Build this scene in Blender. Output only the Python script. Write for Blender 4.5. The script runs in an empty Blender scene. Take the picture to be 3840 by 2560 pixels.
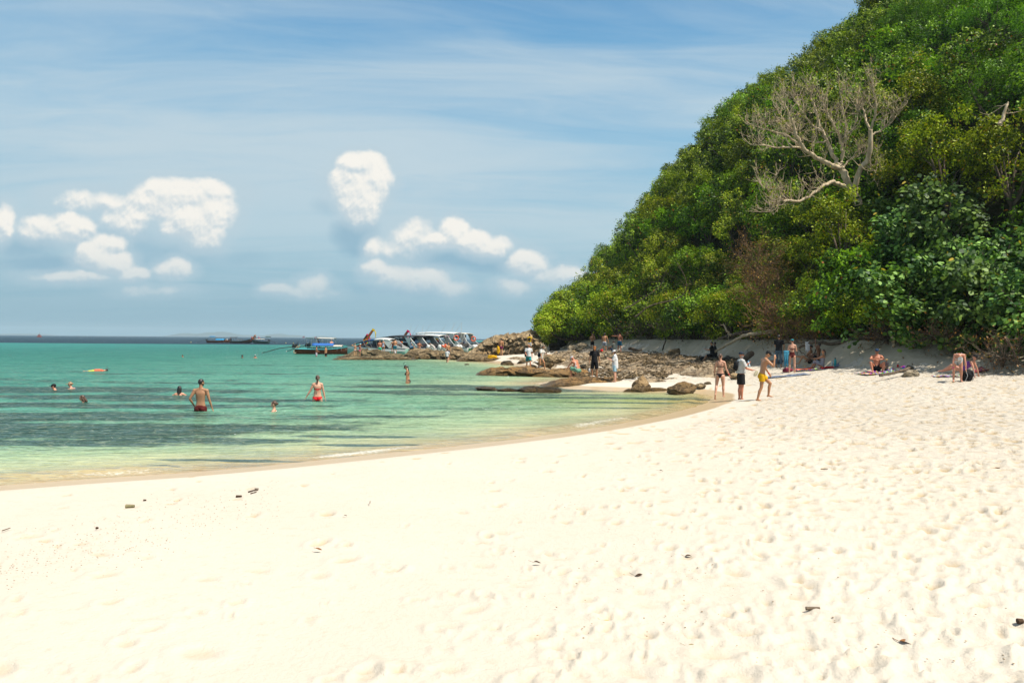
import bpy, bmesh, math, random
import numpy as np
from mathutils import Vector, Matrix, Quaternion

random.seed(7)
RNG = np.random.default_rng(7)
scene = bpy.context.scene
COL = scene.collection
R = math.radians

# ------------------------------------------------------------------ camera
EYE = Vector((0.0, 0.0, 2.4))
FOC = 2987.0                      # focal length in photograph pixels (28 mm on 36 mm)
PITCH = 9.8 / FOC
ROLL = 0.0079
cam_r = Vector((math.cos(ROLL), 0, math.sin(ROLL)))
cam_f = Vector((0, math.cos(PITCH), -math.sin(PITCH)))
cam_u = cam_r.cross(cam_f).normalized()
cam_f = cam_u.cross(cam_r).normalized()
cd = bpy.data.cameras.new("camera")
cd.lens = 28.0; cd.sensor_width = 36.0; cd.clip_start = 0.1; cd.clip_end = 60000
camera = bpy.data.objects.new("camera", cd)
COL.objects.link(camera)
M = Matrix((cam_r, cam_u, -cam_f)).transposed().to_4x4()
M.translation = EYE
camera.matrix_world = M
scene.camera = camera

# ------------------------------------------------------------------ view, sun
scene.view_settings.view_transform = 'Standard'
scene.view_settings.look = 'None'
scene.view_settings.gamma = 1.0
scene.view_settings.use_curve_mapping = False
EXPO = 0.6
scene.view_settings.exposure = EXPO
scene.cycles.max_bounces = 8
scene.cycles.diffuse_bounces = 3
scene.cycles.glossy_bounces = 3
scene.cycles.transmission_bounces = 4
scene.cycles.transparent_max_bounces = 12
scene.cycles.sample_clamp_indirect = 6.0
SUN_EL = R(60.0)
SUN_AZ = R(120.0)                  # measured from +Y (away from the camera) towards +X (right)
sun_dir = Vector((math.sin(SUN_AZ) * math.cos(SUN_EL), math.cos(SUN_AZ) * math.cos(SUN_EL), math.sin(SUN_EL)))
sl = bpy.data.lights.new("sun", 'SUN')
sl.energy = 5.0; sl.angle = R(0.53); sl.color = (1.0, 0.94, 0.84)
sun = bpy.data.objects.new("sun", sl)
sun.rotation_euler = sun_dir.to_track_quat('Z', 'Y').to_euler()
COL.objects.link(sun)

def lin(r, g, b, k=1.0):
    f = lambda c: (c / 255 / 12.92) if c / 255 <= 0.04045 else ((c / 255 + 0.055) / 1.055) ** 2.4
    return (f(r) * k, f(g) * k, f(b) * k)

# ------------------------------------------------------------------ node helper
class NT:
    def __init__(s, tree):
        s.t = tree; s.n = tree.nodes; s.l = tree.links
    def node(s, typ, **kw):
        nd = s.n.new(typ)
        for k, v in kw.items(): setattr(nd, k, v)
        return nd
    def put(s, sock, v):
        if isinstance(v, bpy.types.NodeSocket): s.l.new(v, sock)
        elif v is not None:
            try: sock.default_value = v
            except Exception:
                sock.default_value = (*v, 1.0)
    def math(s, op, a, b=None, c=None, clamp=False):
        nd = s.node('ShaderNodeMath', operation=op, use_clamp=clamp)
        s.put(nd.inputs[0], a); s.put(nd.inputs[1], b)
        if c is not None: s.put(nd.inputs[2], c)
        return nd.outputs[0]
    def vmath(s, op, a, b=None, out=0):
        nd = s.node('ShaderNodeVectorMath', operation=op)
        s.put(nd.inputs[0], a)
        if b is not None: s.put(nd.inputs[1], b)
        return nd.outputs['Value'] if op in ('DOT_PRODUCT', 'LENGTH', 'DISTANCE') else nd.outputs[out]
    def mix(s, f, a, b, blend='MIX'):
        nd = s.node('ShaderNodeMix', data_type='RGBA', blend_type=blend, clamp_factor=True)
        s.put(nd.inputs[0], f)
        for i, v in ((6, a), (7, b)):
            if isinstance(v, tuple) and len(v) == 3: v = (*v, 1.0)
            s.put(nd.inputs[i], v)
        return nd.outputs[2]
    def noise(s, vec, scale, detail=4, rough=0.5, dist=0.0, out='Fac'):
        nd = s.node('ShaderNodeTexNoise')
        if vec is not None: s.put(nd.inputs['Vector'], vec)
        nd.inputs['Scale'].default_value = scale; nd.inputs['Detail'].default_value = detail
        nd.inputs['Roughness'].default_value = rough; nd.inputs['Distortion'].default_value = dist
        return nd.outputs[out]
    def vor(s, vec, scale, feature='F1', out='Distance', rnd=1.0):
        nd = s.node('ShaderNodeTexVoronoi', feature=feature)
        if vec is not None: s.put(nd.inputs['Vector'], vec)
        nd.inputs['Scale'].default_value = scale; nd.inputs['Randomness'].default_value = rnd
        return nd.outputs[out]
    def ramp(s, f, pts, interp='LINEAR'):
        nd = s.node('ShaderNodeValToRGB')
        s.put(nd.inputs[0], f)
        cr = nd.color_ramp; cr.interpolation = interp
        while len(cr.elements) < len(pts): cr.elements.new(0.5)
        for e, (p, c) in zip(cr.elements, pts):
            e.position = p
            e.color = (c, c, c, 1) if isinstance(c, (int, float)) else (*c, 1)
        return nd.outputs[0]
    def smooth(s, v, a, b, lo=0.0, hi=1.0):
        nd = s.node('ShaderNodeMapRange', interpolation_type='SMOOTHSTEP')
        s.put(nd.inputs[0], v)
        for i, q in enumerate((a, b, lo, hi)): nd.inputs[i + 1].default_value = q
        return nd.outputs[0]
    def mapv(s, vec, scale=(1, 1, 1), rot=(0, 0, 0), loc=(0, 0, 0)):
        nd = s.node('ShaderNodeMapping')
        s.put(nd.inputs[0], vec)
        nd.inputs['Location'].default_value = loc
        nd.inputs['Rotation'].default_value = rot
        nd.inputs['Scale'].default_value = scale
        return nd.outputs[0]
    def bump(s, h, strength=0.5, dist=0.05, normal=None):
        nd = s.node('ShaderNodeBump')
        nd.inputs['Strength'].default_value = strength
        nd.inputs['Distance'].default_value = dist
        s.put(nd.inputs['Height'], h)
        if normal is not None: s.put(nd.inputs['Normal'], normal)
        return nd.outputs[0]
    def attr(s, name, out='Fac'):
        nd = s.node('ShaderNodeAttribute'); nd.attribute_name = name
        return nd.outputs[out]

# ------------------------------------------------------------------ world: real sky, cirrus veils and cumulus
world = bpy.data.worlds.new("World"); scene.world = world
world.use_nodes = True
w = NT(world.node_tree); w.n.clear()
sky = w.node('ShaderNodeTexSky', sky_type='NISHITA')
sky.sun_disc = False; sky.sun_elevation = SUN_EL; sky.sun_rotation = SUN_AZ
sky.air_density = 1.0; sky.dust_density = 1.6; sky.ozone_density = 1.5
geo = w.node('ShaderNodeTexCoord')
dirv = geo.outputs['Generated']
sep = w.node('ShaderNodeSeparateXYZ'); w.put(sep.inputs[0], dirv)
ex = 1.0 / (2 ** EXPO)
base = w.mix(1.0, sky.outputs[0], (0.085, 0.085, 0.085), 'MULTIPLY')
elev = w.math('MAXIMUM', sep.outputs[2], 0.0)
# airlight of a humid day: grey-blue at the horizon, paler above, blue overhead
hz = w.ramp(elev, [(0.0, lin(122, 168, 188, ex)), (0.05, lin(136, 180, 200, ex)), (0.13, lin(158, 198, 216, ex)),
                   (0.24, lin(140, 190, 220, ex)), (0.36, lin(100, 166, 212, ex)), (0.7, lin(62, 122, 190, ex))])
skyc = w.mix(w.smooth(elev, 0.30, 0.65, 0.93, 0.0), base, hz)
# cirrus: noise on a flat layer high above, drawn out along the wind
den = w.math('ADD', elev, 0.09)
cx = w.math('DIVIDE', sep.outputs[0], den); cy = w.math('DIVIDE', sep.outputs[1], den)
cv = w.node('ShaderNodeCombineXYZ'); w.put(cv.inputs[0], cx); w.put(cv.inputs[1], cy)
cm = w.mapv(cv.outputs[0], scale=(0.30, 0.75, 1), rot=(0, 0, R(-34)))
warp = w.noise(cm, 1.3, 3, 0.5, out='Color')
cm2 = w.vmath('ADD', cm, w.vmath('SCALE', warp, None))
nd = cm2.node; nd.inputs[1].default_value = (0, 0, 0)
sc_ = [x for x in w.n if x.type == 'VECT_MATH' and x.operation == 'SCALE'][0]; sc_.inputs['Scale'].default_value = 0.9
w.l.new(sc_.outputs[0], nd.inputs[1])
c1 = w.noise(cm2, 0.9, 7, 0.58, 0.4)
c2 = w.noise(w.mapv(cm2, scale=(2.2, 3.8, 1)), 1.4, 6, 0.62, 0.6)
cir = w.math('ADD', w.math('MULTIPLY', c1, 0.75), w.math('MULTIPLY', c2, 0.25))
cirm = w.smooth(cir, 0.33, 0.62)
cirm = w.math('MULTIPLY', cirm, w.ramp(elev, [(0.0, 0.0), (0.08, 0.35), (0.2, 0.75), (0.5, 0.7), (1.0, 0.4)]))
skyc = w.mix(cirm, skyc, lin(204, 218, 224, ex))
# cumulus bank over the horizon ahead, set by direction (tan azimuth, tan elevation)
ysafe = w.math('MAXIMUM', sep.outputs[1], 0.02)
ta = w.math('DIVIDE', sep.outputs[0], ysafe); tb = w.math('DIVIDE', sep.outputs[2], ysafe)
pv = w.node('ShaderNodeCombineXYZ'); w.put(pv.inputs[0], ta); w.put(pv.inputs[1], tb)
ng = bpy.data.node_groups.new("cumulus_field", 'ShaderNodeTree')
ng.interface.new_socket("Vector", in_out='INPUT', socket_type='NodeSocketVector')
ng.interface.new_socket("Field", in_out='OUTPUT', socket_type='NodeSocketFloat')
g = NT(ng); gi = g.node('NodeGroupInput'); go = g.node('NodeGroupOutput')
wv = g.noise(gi.outputs[0], 16, 6, 0.62, out='Color')
wvs = g.vmath('SUBTRACT', wv, (0.5, 0.5, 0.5))
wsn = g.node('ShaderNodeVectorMath', operation='SCALE'); g.put(wsn.inputs[0], wvs); wsn.inputs['Scale'].default_value = 0.022
pw = g.vmath('ADD', gi.outputs[0], wsn.outputs[0])
# blobs: centre x, y and radii in photograph pixels, strength
BL = [(690,728,165,52,1.1),(800,790,72,70,1.0),(620,765,105,58,.9),(720,820,115,72,.9),(760,885,60,45,.5),(340,752,110,34,.5),(480,820,80,40,.45),
      (10,830,38,62,1.0),(262,862,80,46,1.0),(150,850,80,40,.6),(345,955,70,46,.95),(430,990,68,42,.95),(490,1032,60,24,.8),(395,925,60,40,.8),
      (650,1015,62,32,.8),(1040,1082,52,20,.7),(1180,1068,52,30,.6),(1150,1098,90,18,.45),(300,1042,150,20,.55),(560,1095,90,14,.35),
      (1345,618,78,46,1.2),(1385,655,72,60,1.1),(1330,690,95,60,1.1),(1350,765,68,58,1.0),(1345,720,88,50,1.0),(1400,930,30,34,.45),
      (1700,862,52,42,1.1),(1665,900,88,30,.9),(1765,905,66,38,.9),(1545,880,62,52,.5),(1500,930,60,40,.4),(1830,930,62,34,.8),(1870,925,50,28,.8),(1975,985,70,42,.95),
      (1405,1012,40,28,.65),(1500,1045,85,38,.75),(1575,1050,95,34,.7),(1700,1090,60,26,.5),(1920,1080,60,24,.5),(2110,1030,80,30,.6),(2060,1045,60,26,.5)]
SHB = [(200,985,270,42,.8),(430,900,240,80,.5),(640,950,240,80,.5),(1330,880,105,80,1.0),(1340,930,90,45,.9),(1760,985,260,50,.95),(1620,940,160,60,.6),(1500,1082,200,22,.6),(90,920,160,60,.7),(900,960,120,40,.3),(2000,1050,150,26,.4),(1230,790,70,40,.35)]
fld = None
for (bx, by, rx, ry, st) in BL:
    c = ((bx - 1920) / FOC, (1255 + 0.0079 * bx - by) / FOC, 0)
    s1 = g.vmath('SUBTRACT', pw, c)
    s2 = g.vmath('MULTIPLY', s1, (FOC / (rx * 1.22), FOC / (ry * 1.28), 1))
    d = g.vmath('DOT_PRODUCT', s2, s2)
    e = g.math('MULTIPLY', g.math('SUBTRACT', 1.0, d), st)
    fld = e if fld is None else g.math('SMOOTH_MAX', fld, e, 0.6)
fn = g.noise(gi.outputs[0], 26, 8, 0.62)
fn2 = g.vor(pw, 42, 'SMOOTH_F1')
o = g.math('ADD', g.math('ADD', fld, g.math('MULTIPLY', g.math('SUBTRACT', fn, 0.5), 1.35)), g.math('MULTIPLY', g.math('SUBTRACT', 0.38, fn2), 0.7))
g.put(go.inputs[0], o)
def field(v):
    nd = w.node('ShaderNodeGroup'); nd.node_tree = ng; w.put(nd.inputs[0], v); return nd.outputs[0]
f0 = field(pv.outputs[0])
f1 = field(w.vmath('ADD', pv.outputs[0], (0.0018, 0.0046, 0)))
f0 = w.math('ADD', f0, 0.10)
cmask = w.smooth(f0, -0.12, 0.62)
soft = w.math('MULTIPLY', w.smooth(f0, -1.5, 0.2), 0.55)
lit = w.smooth(w.math('SUBTRACT', f0, w.math('ADD', f1, 0.10)), -0.34, 0.16)
shf = None
wv0 = w.vmath('SUBTRACT', w.noise(pv.outputs[0], 9, 5, 0.6, out='Color'), (0.5, 0.5, 0.5)); ws0 = w.node('ShaderNodeVectorMath', operation='SCALE'); w.put(ws0.inputs[0], wv0); ws0.inputs['Scale'].default_value = 0.05
pw0 = w.vmath('ADD', pv.outputs[0], ws0.outputs[0])
for (bx, by, rx, ry, st) in SHB:
    c = ((bx - 1920) / FOC, (1255 + 0.0079 * bx - by) / FOC, 0)
    s2 = w.vmath('MULTIPLY', w.vmath('SUBTRACT', pw0, c), (FOC / rx, FOC / ry, 1))
    e_ = w.math('MULTIPLY', w.math('SUBTRACT', 1.0, w.vmath('DOT_PRODUCT', s2, s2)), st)
    shf = e_ if shf is None else w.math('SMOOTH_MAX', shf, e_, 0.3)
skyc = w.mix(w.smooth(shf, -0.1, 0.9, 0.0, 0.75), skyc, lin(140, 178, 200, ex))
haz = w.smooth(tb, 0.02, 0.14)                    # clouds low on the horizon sink into the air
cc = w.mix(lit, lin(197, 212, 220, ex), lin(253, 248, 239, ex))
cc = w.mix(haz, w.mix(0.6, cc, lin(158, 188, 204, ex)), cc)
skyc = w.mix(w.math('MULTIPLY', soft, w.smooth(tb, 0.02, 0.09)), skyc, lin(190, 209, 219, ex))
cfac = w.math('MULTIPLY', cmask, w.smooth(tb, 0.03, 0.10, 0.45, 0.93))
skyc = w.mix(cfac, skyc, cc)
bg = w.node('ShaderNodeBackground'); w.put(bg.inputs[0], skyc); bg.inputs[1].default_value = 1.0
wo = w.node('ShaderNodeOutputWorld'); w.l.new(bg.outputs[0], wo.inputs[0])
world.cycles.sampling_method = 'MANUAL'; world.cycles.sample_map_resolution = 512

# ------------------------------------------------------------------ pixel -> world helpers (layout measured in the photograph)
def ray(px, py):
    d = cam_r * ((px - 1920) / FOC) + cam_u * (-(py - 1280) / FOC) + cam_f
    return d / d.y
def at_d(px, py, dist):
    return EYE + ray(px, py) * dist
def at_z(px, py, z=0.0):
    d = ray(px, py)
    return EYE + d * ((z - EYE.z) / d.z)
def horizon(px): return 1255 + 0.0079 * px

# ------------------------------------------------------------------ mesh helpers
def mk(name, verts, faces, mat=None, parent=None, smooth=True, mats=None, fmat=None):
    me = bpy.data.meshes.new(name)
    verts = np.asarray(verts, dtype=np.float32).reshape(-1, 3)
    if isinstance(faces, np.ndarray):
        nf, k = faces.shape
        me.vertices.add(len(verts)); me.vertices.foreach_set('co', verts.ravel())
        me.loops.add(nf * k); me.loops.foreach_set('vertex_index', faces.astype(np.int32).ravel())
        me.polygons.add(nf); me.polygons.foreach_set('loop_start', np.arange(0, nf * k, k, dtype=np.int32))
        me.polygons.foreach_set('loop_total', np.full(nf, k, dtype=np.int32))
        me.update(calc_edges=True); me.validate()
    else:
        me.from_pydata(verts.tolist(), [], faces)
    if mats: 
        for m_ in mats: me.materials.append(m_)
    elif mat is not None: me.materials.append(mat)
    if fmat is not None: me.polygons.foreach_set('material_index', np.asarray(fmat, dtype=np.int32))
    if smooth: me.polygons.foreach_set('use_smooth', np.ones(len(me.polygons), dtype=bool))
    ob = bpy.data.objects.new(name, me); COL.objects.link(ob)
    if parent is not None: ob.parent = parent
    return ob
def tag(o, label=None, cat=None, group=None, kind=None):
    if label: o['label'] = label
    if cat: o['category'] = cat
    if group: o['group'] = group
    if kind: o['kind'] = kind
    return o
def empty(name, loc=(0, 0, 0), rotz=0.0, label=None, cat=None, group=None):
    o = bpy.data.objects.new(name, None); COL.objects.link(o)
    o.empty_display_size = 0.1
    o.location = loc; o.rotation_euler = (0, 0, rotz)
    return tag(o, label, cat, group)
def copy_tree(o, parent=None):
    c = o.copy(); COL.objects.link(c)
    if parent is not None: c.parent = parent
    for ch in KIDS.get(o.name, list(o.children)): copy_tree(ch, c)
    return c
KIDS = {}
def fattr(ob, name, vals, domain='POINT'):
    a = ob.data.attributes.new(name, 'FLOAT', domain)
    a.data.foreach_set('value', np.asarray(vals, dtype=np.float32).ravel())
def cattr(ob, name, vals, domain='POINT'):
    a = ob.data.attributes.new(name, 'FLOAT_COLOR', domain)
    v = np.ones((len(vals), 4), dtype=np.float32); v[:, :3] = vals
    a.data.foreach_set('color', v.ravel())

class MB:
    """collects simple solids into one mesh"""
    def __init__(s): s.v = []; s.f = []; s.n = 0
    def add(s, v, f):
        v = np.asarray(v, dtype=float).reshape(-1, 3)
        s.v.append(v); s.f += [tuple(int(i) + s.n for i in q) for q in f]; s.n += len(v); return s
    def box(s, c, sz, rot=None):
        c = np.array(c, float); h = np.array(sz, float) / 2
        v = np.array([[x, y, z] for x in (-1, 1) for y in (-1, 1) for z in (-1, 1)]) * h
        if rot is not None: v = v @ np.array(rot).T
        return s.add(v + c, [(0, 1, 3, 2), (4, 6, 7, 5), (0, 4, 5, 1), (2, 3, 7, 6), (0, 2, 6, 4), (1, 5, 7, 3)])
    def tube(s, pts, rad, seg=8, cap=True):
        pts = [np.array(p, float) for p in pts]
        if isinstance(rad, (int, float)): rad = [rad] * len(pts)
        vs = []; up = np.array([0, 0, 1.0])
        for i, p in enumerate(pts):
            t = pts[min(i + 1, len(pts) - 1)] - pts[max(i - 1, 0)]
            t = t / (np.linalg.norm(t) + 1e-9)
            a = np.cross(t, up)
            if np.linalg.norm(a) < 1e-3: a = np.cross(t, np.array([1.0, 0, 0]))
            a /= np.linalg.norm(a); b = np.cross(t, a)
            th = np.arange(seg) * 2 * math.pi / seg
            vs.append(p + rad[i] * (np.outer(np.cos(th), a) + np.outer(np.sin(th), b)))
        f = []
        for i in range(len(pts) - 1):
            for j in range(seg):
                k = (j + 1) % seg
                f.append((i * seg + j, i * seg + k, (i + 1) * seg + k, (i + 1) * seg + j))
        if cap:
            f.append(tuple(range(seg))[::-1]); f.append(tuple((len(pts) - 1) * seg + j for j in range(seg)))
        return s.add(np.vstack(vs), f)
    def ell(s, c, r, rot=None, nu=14, nv=9):
        v, f = SPH(nu, nv)
        v = v * np.array(r, float)
        if rot is not None: v = v @ np.array(rot).T
        return s.add(v + np.array(c, float), f)
    def cap(s, p0, p1, r0, r1, seg=12):
        """tapered capsule"""
        p0 = np.array(p0, float); p1 = np.array(p1, float)
        t = p1 - p0; L = np.linalg.norm(t); t = t / (L + 1e-9)
        pts = []; rr = []
        for a in (-80, -55, -28): pts.append(p0 + t * r0 * math.sin(R(a))); rr.append(r0 * math.cos(R(a)))
        pts.append(p0); rr.append(r0); pts.append(p1); rr.append(r1)
        for a in (28, 55, 80): pts.append(p1 + t * r1 * math.sin(R(a))); rr.append(r1 * math.cos(R(a)))
        return s.tube(pts, rr, seg)
    def prism(s, poly, o, ax, ay, az, h):
        """polygon in the ax/ay plane extruded by h along az from o"""
        o, ax, ay, az = (np.array(q, float) for q in (o, ax, ay, az))
        n = len(poly)
        v = [o + ax * p[0] + ay * p[1] for p in poly]
        v += [q + az * h for q in v]
        f = [tuple(range(n))[::-1], tuple(range(n, 2 * n))] + [(i, (i + 1) % n, n + (i + 1) % n, n + i) for i in range(n)]
        return s.add(v, f)
    def build(s, name, mat, parent=None, smooth=False):
        return mk(name, np.vstack(s.v), s.f, mat, parent, smooth)
_sph = {}
def SPH(nu, nv):
    if (nu, nv) not in _sph:
        v = [(0, 0, 1)]
        for i in range(1, nv):
            for j in range(nu):
                a = math.pi * i / nv; b = 2 * math.pi * j / nu
                v.append((math.sin(a) * math.cos(b), math.sin(a) * math.sin(b), math.cos(a)))
        v.append((0, 0, -1)); f = []
        for j in range(nu):
            k = (j + 1) % nu
            f.append((0, 1 + j, 1 + k))
            for i in range(nv - 2): f.append((1 + i * nu + j, 1 + (i + 1) * nu + j, 1 + (i + 1) * nu + k, 1 + i * nu + k))
            f.append((1 + (nv - 2) * nu + j, len(v) - 1, 1 + (nv - 2) * nu + k))
        _sph[(nu, nv)] = (np.array(v, float), f)
    return _sph[(nu, nv)]

def _hash(ix, iy, iz, seed):
    h = (ix * 374761393 + iy * 668265263 + iz * 2147483647 + seed * 1274126177) & 0xFFFFFFFF
    h = ((h ^ (h >> 13)) * 1274126177) & 0xFFFFFFFF
    return ((h ^ (h >> 16)) & 0xFFFFFF) / float(0xFFFFFF)
def vnoise(P, seed=0):
    P = np.asarray(P, float); i = np.floor(P).astype(np.int64); f = P - i
    f = f * f * (3 - 2 * f); r = 0
    for dx in (0, 1):
        for dy in (0, 1):
            for dz in (0, 1):
                wgt = (f[..., 0] if dx else 1 - f[..., 0]) * (f[..., 1] if dy else 1 - f[..., 1]) * (f[..., 2] if dz else 1 - f[..., 2])
                r = r + wgt * _hash(i[..., 0] + dx, i[..., 1] + dy, i[..., 2] + dz, seed)
    return r * 2 - 1
def fbm(P, scale=1.0, octs=4, seed=0, gain=0.5):
    P = np.asarray(P, float) * scale; a = 1.0; s_ = 0; t = 0
    for k in range(octs):
        s_ = s_ + a * vnoise(P + 17.3 * k, seed + k); t += a; a *= gain; P = P * 2.03
    return s_ / t
def P3(x, y, z=0.0):
    x = np.asarray(x, float); return np.stack([x, np.asarray(y, float), np.broadcast_to(z, x.shape)], -1)
def sstep(a, b, x):
    t = np.clip((np.asarray(x, float) - a) / (b - a), 0, 1); return t * t * (3 - 2 * t)
# ------------------------------------------------------------------ materials
_mats = {}
KF = 0.76      # surfaces measured at exposure 0.2, shown at 0.6
def kf(c, k=None): return tuple(q * (k or KF) for q in c)
def newmat(name):
    m = bpy.data.materials.new(name); m.use_nodes = True
    t = NT(m.node_tree); t.n.clear()
    out = t.node('ShaderNodeOutputMaterial')
    return m, t, out
def pbsdf(t, out, **kw):
    b = t.node('ShaderNodeBsdfPrincipled')
    for k, v in kw.items():
        k = {'color': 'Base Color', 'rough': 'Roughness', 'metal': 'Metallic', 'normal': 'Normal', 'spec': 'Specular IOR Level',
             'alpha': 'Alpha', 'trans': 'Transmission Weight', 'sss': 'Subsurface Weight', 'coat': 'Coat Weight'}[k]
        if isinstance(v, tuple) and len(v) == 3: v = (*v, 1)
        t.put(b.inputs[k], v)
    if out is not None: t.l.new(b.outputs[0], out.inputs[0])
    return b
def obco(t): return t.node('ShaderNodeTexCoord').outputs['Object']
def wpos(t): return t.node('ShaderNodeNewGeometry').outputs['Position']

def paint(name, col, rough=0.45, var=0.12, metal=0.0, scale=3.0, bump=0.0, spec=0.5):
    """a plain coloured surface with slight uneven wear"""
    key = (name, col, rough, var, metal, scale, bump)
    if key in _mats: return _mats[key]
    m, t, out = newmat(name)
    co = obco(t); col = kf(col)
    n = t.noise(co, scale, 5, 0.6)
    c = t.mix(t.smooth(n, 0.3, 0.7), tuple(q * (1 - var) for q in col), tuple(min(1, q * (1 + var)) for q in col))
    r = t.math('ADD', rough - 0.06, t.math('MULTIPLY', n, 0.12))
    kw = dict(color=c, rough=r, metal=metal, spec=spec)
    if bump: kw['normal'] = t.bump(t.noise(co, scale * 5, 4), bump, 0.02)
    pbsdf(t, out, **kw)
    _mats[key] = m; return m
def cloth(name, col, col2=None, pattern=None, scale=20.0):
    key = (name, col, col2, pattern, scale)
    if key in _mats: return _mats[key]
    m, t, out = newmat(name); co = obco(t); col = kf(col); col2 = kf(col2) if col2 else None
    n = t.noise(co, 9, 5, 0.6)
    c = t.mix(t.smooth(n, 0.3, 0.7), tuple(q * .82 for q in col), col)
    if pattern == 'stripes':
        sp = t.node('ShaderNodeSeparateXYZ'); t.put(sp.inputs[0], co)
        s_ = t.math('SINE', t.math('MULTIPLY', sp.outputs[2], scale))
        c = t.mix(t.smooth(s_, -0.15, 0.15), c, col2)
    elif pattern == 'vstripes':
        sp = t.node('ShaderNodeSeparateXYZ'); t.put(sp.inputs[0], co)
        s_ = t.math('SINE', t.math('MULTIPLY', t.math('ADD', sp.outputs[0], sp.outputs[1]), scale))
        c = t.mix(t.smooth(s_, 0.2, 0.6), c, col2)
    elif pattern == 'print':
        c = t.mix(t.smooth(t.noise(co, scale, 3, 0.6, 1.0), 0.46, 0.54), c, col2)
    elif pattern == 'multi':
        vc = t.vor(co, scale, out='Color')
        hs = t.node('ShaderNodeHueSaturation'); hs.inputs['Saturation'].default_value = 1.6; hs.inputs['Value'].default_value = 0.75
        t.put(hs.inputs['Color'], vc); c = t.mix(0.75, c, hs.outputs[0])
    nb = t.bump(t.math('ADD', t.noise(co, 14, 3), t.math('MULTIPLY', t.noise(co, 90, 3), 0.2)), 0.35, 0.02)
    pbsdf(t, out, color=c, rough=0.85, spec=0.2, normal=nb)
    _mats[key] = m; return m
def skin(tone):
    key = ('skin', tone)
    if key in _mats: return _mats[key]
    m, t, out = newmat('skin_' + tone); co = obco(t)
    base = {'fair': (0.66, 0.36, 0.24), 'pink': (0.66, 0.31, 0.20), 'tan': (0.52, 0.26, 0.13), 'olive': (0.42, 0.22, 0.115),
            'red': (0.56, 0.22, 0.12), 'brown': (0.22, 0.105, 0.055)}[tone]; base = kf(base)
    n = t.noise(co, 6, 5, 0.6)
    c = t.mix(t.smooth(n, 0.3, 0.72), tuple(q * .85 for q in base), (base[0] * 1.06, base[1] * .98, base[2] * .95))
    pbsdf(t, out, color=c, rough=0.46, spec=0.45, normal=t.bump(t.noise(co, 40, 4), 0.12, 0.01), sss=0.0)
    _mats[key] = m; return m
def hairmat(col, name='hair'):
    key = ('hair', col)
    if key in _mats: return _mats[key]
    m, t, out = newmat(name); co = obco(t)
    n = t.noise(t.mapv(co, scale=(60, 60, 8)), 1.0, 4)
    pbsdf(t, out, color=t.mix(n, tuple(q * .5 for q in col), tuple(q * 1.5 for q in col)), rough=0.42, spec=0.5, normal=t.bump(n, 0.6, 0.01))
    _mats[key] = m; return m

# sand: dry, footprinted, tan where wet; 'wet' attribute from the height above the water
def m_sand():
    m, t, out = newmat('sand')
    p = wpos(t); wet = t.attr('wet'); shade = t.attr('litter'); rub = t.attr('trod')
    n1 = t.noise(p, 0.5, 5, 0.55); n2 = t.noise(p, 9, 6, 0.65); n3 = t.noise(p, 120, 3, 0.6)
    dry = t.mix(t.smooth(n1, 0.3, 0.7), (0.474, 0.426, 0.352), (0.492, 0.447, 0.374))
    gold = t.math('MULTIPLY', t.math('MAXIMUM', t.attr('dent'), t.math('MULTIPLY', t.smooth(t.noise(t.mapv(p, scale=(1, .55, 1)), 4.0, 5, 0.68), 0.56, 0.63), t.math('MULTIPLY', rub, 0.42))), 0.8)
    dry = t.mix(gold, dry, (0.375, 0.265, 0.125))  # golden shadow of the dimples, painted into dents and trodden patches
    dry = t.mix(t.math('MULTIPLY', t.smooth(n2, 0.50, 0.78), 0.35), dry, (0.38, 0.30, 0.20))  # darker flecks painted in for micro-shadow on the rough sand
    # crushed shell and grit
    vg = t.vor(p, 45, out='Distance')
    grit = t.math('MULTIPLY', t.smooth(vg, 0.16, 0.10), t.smooth(t.noise(p, 1.1, 4, 0.7), 0.56, 0.70))
    dry = t.mix(t.math('MULTIPLY', grit, 0.55), dry, (0.33, 0.24, 0.13))
    w_edge = t.math('ADD', wet, t.math('MULTIPLY', t.math('SUBTRACT', t.noise(p, 1.6, 5, 0.6), 0.5), 0.35))
    wm = t.smooth(w_edge, 0.35, 0.62)
    wetc = t.mix(t.noise(p, 5, 5), (0.40, 0.29, 0.165), (0.455, 0.34, 0.205))
    col = t.mix(wm, dry, wetc)
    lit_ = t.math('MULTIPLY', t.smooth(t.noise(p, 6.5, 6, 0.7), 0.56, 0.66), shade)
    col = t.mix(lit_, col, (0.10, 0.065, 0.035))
    h1 = t.noise(p, 5.0, 5, 0.6); h2 = t.vor(p, 4.2, 'SMOOTH_F1'); h3 = t.noise(p, 26, 5, 0.65)
    hh = t.math('ADD', t.math('MULTIPLY', h1, 0.6), t.math('ADD', t.math('MULTIPLY', h2, 0.55), t.math('MULTIPLY', h3, 0.16)))
    hh = t.math('MULTIPLY', hh, rub)
    hh = t.math('ADD', hh, t.math('MULTIPLY', t.math('ADD', h3, t.math('MULTIPLY', n3, 0.3)), 0.10))
    hh = t.math('MULTIPLY', hh, t.math('SUBTRACT', 1.0, t.math('MULTIPLY', wm, 0.93)))
    rough = t.mix(wm, (0.95,) * 3, (0.32,) * 3)
    pbsdf(t, out, color=col, rough=rough, spec=t.math('ADD', 0.12, t.math('MULTIPLY', wm, 0.35)), normal=t.bump(hh, 0.9, 0.11))
    return m
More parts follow.
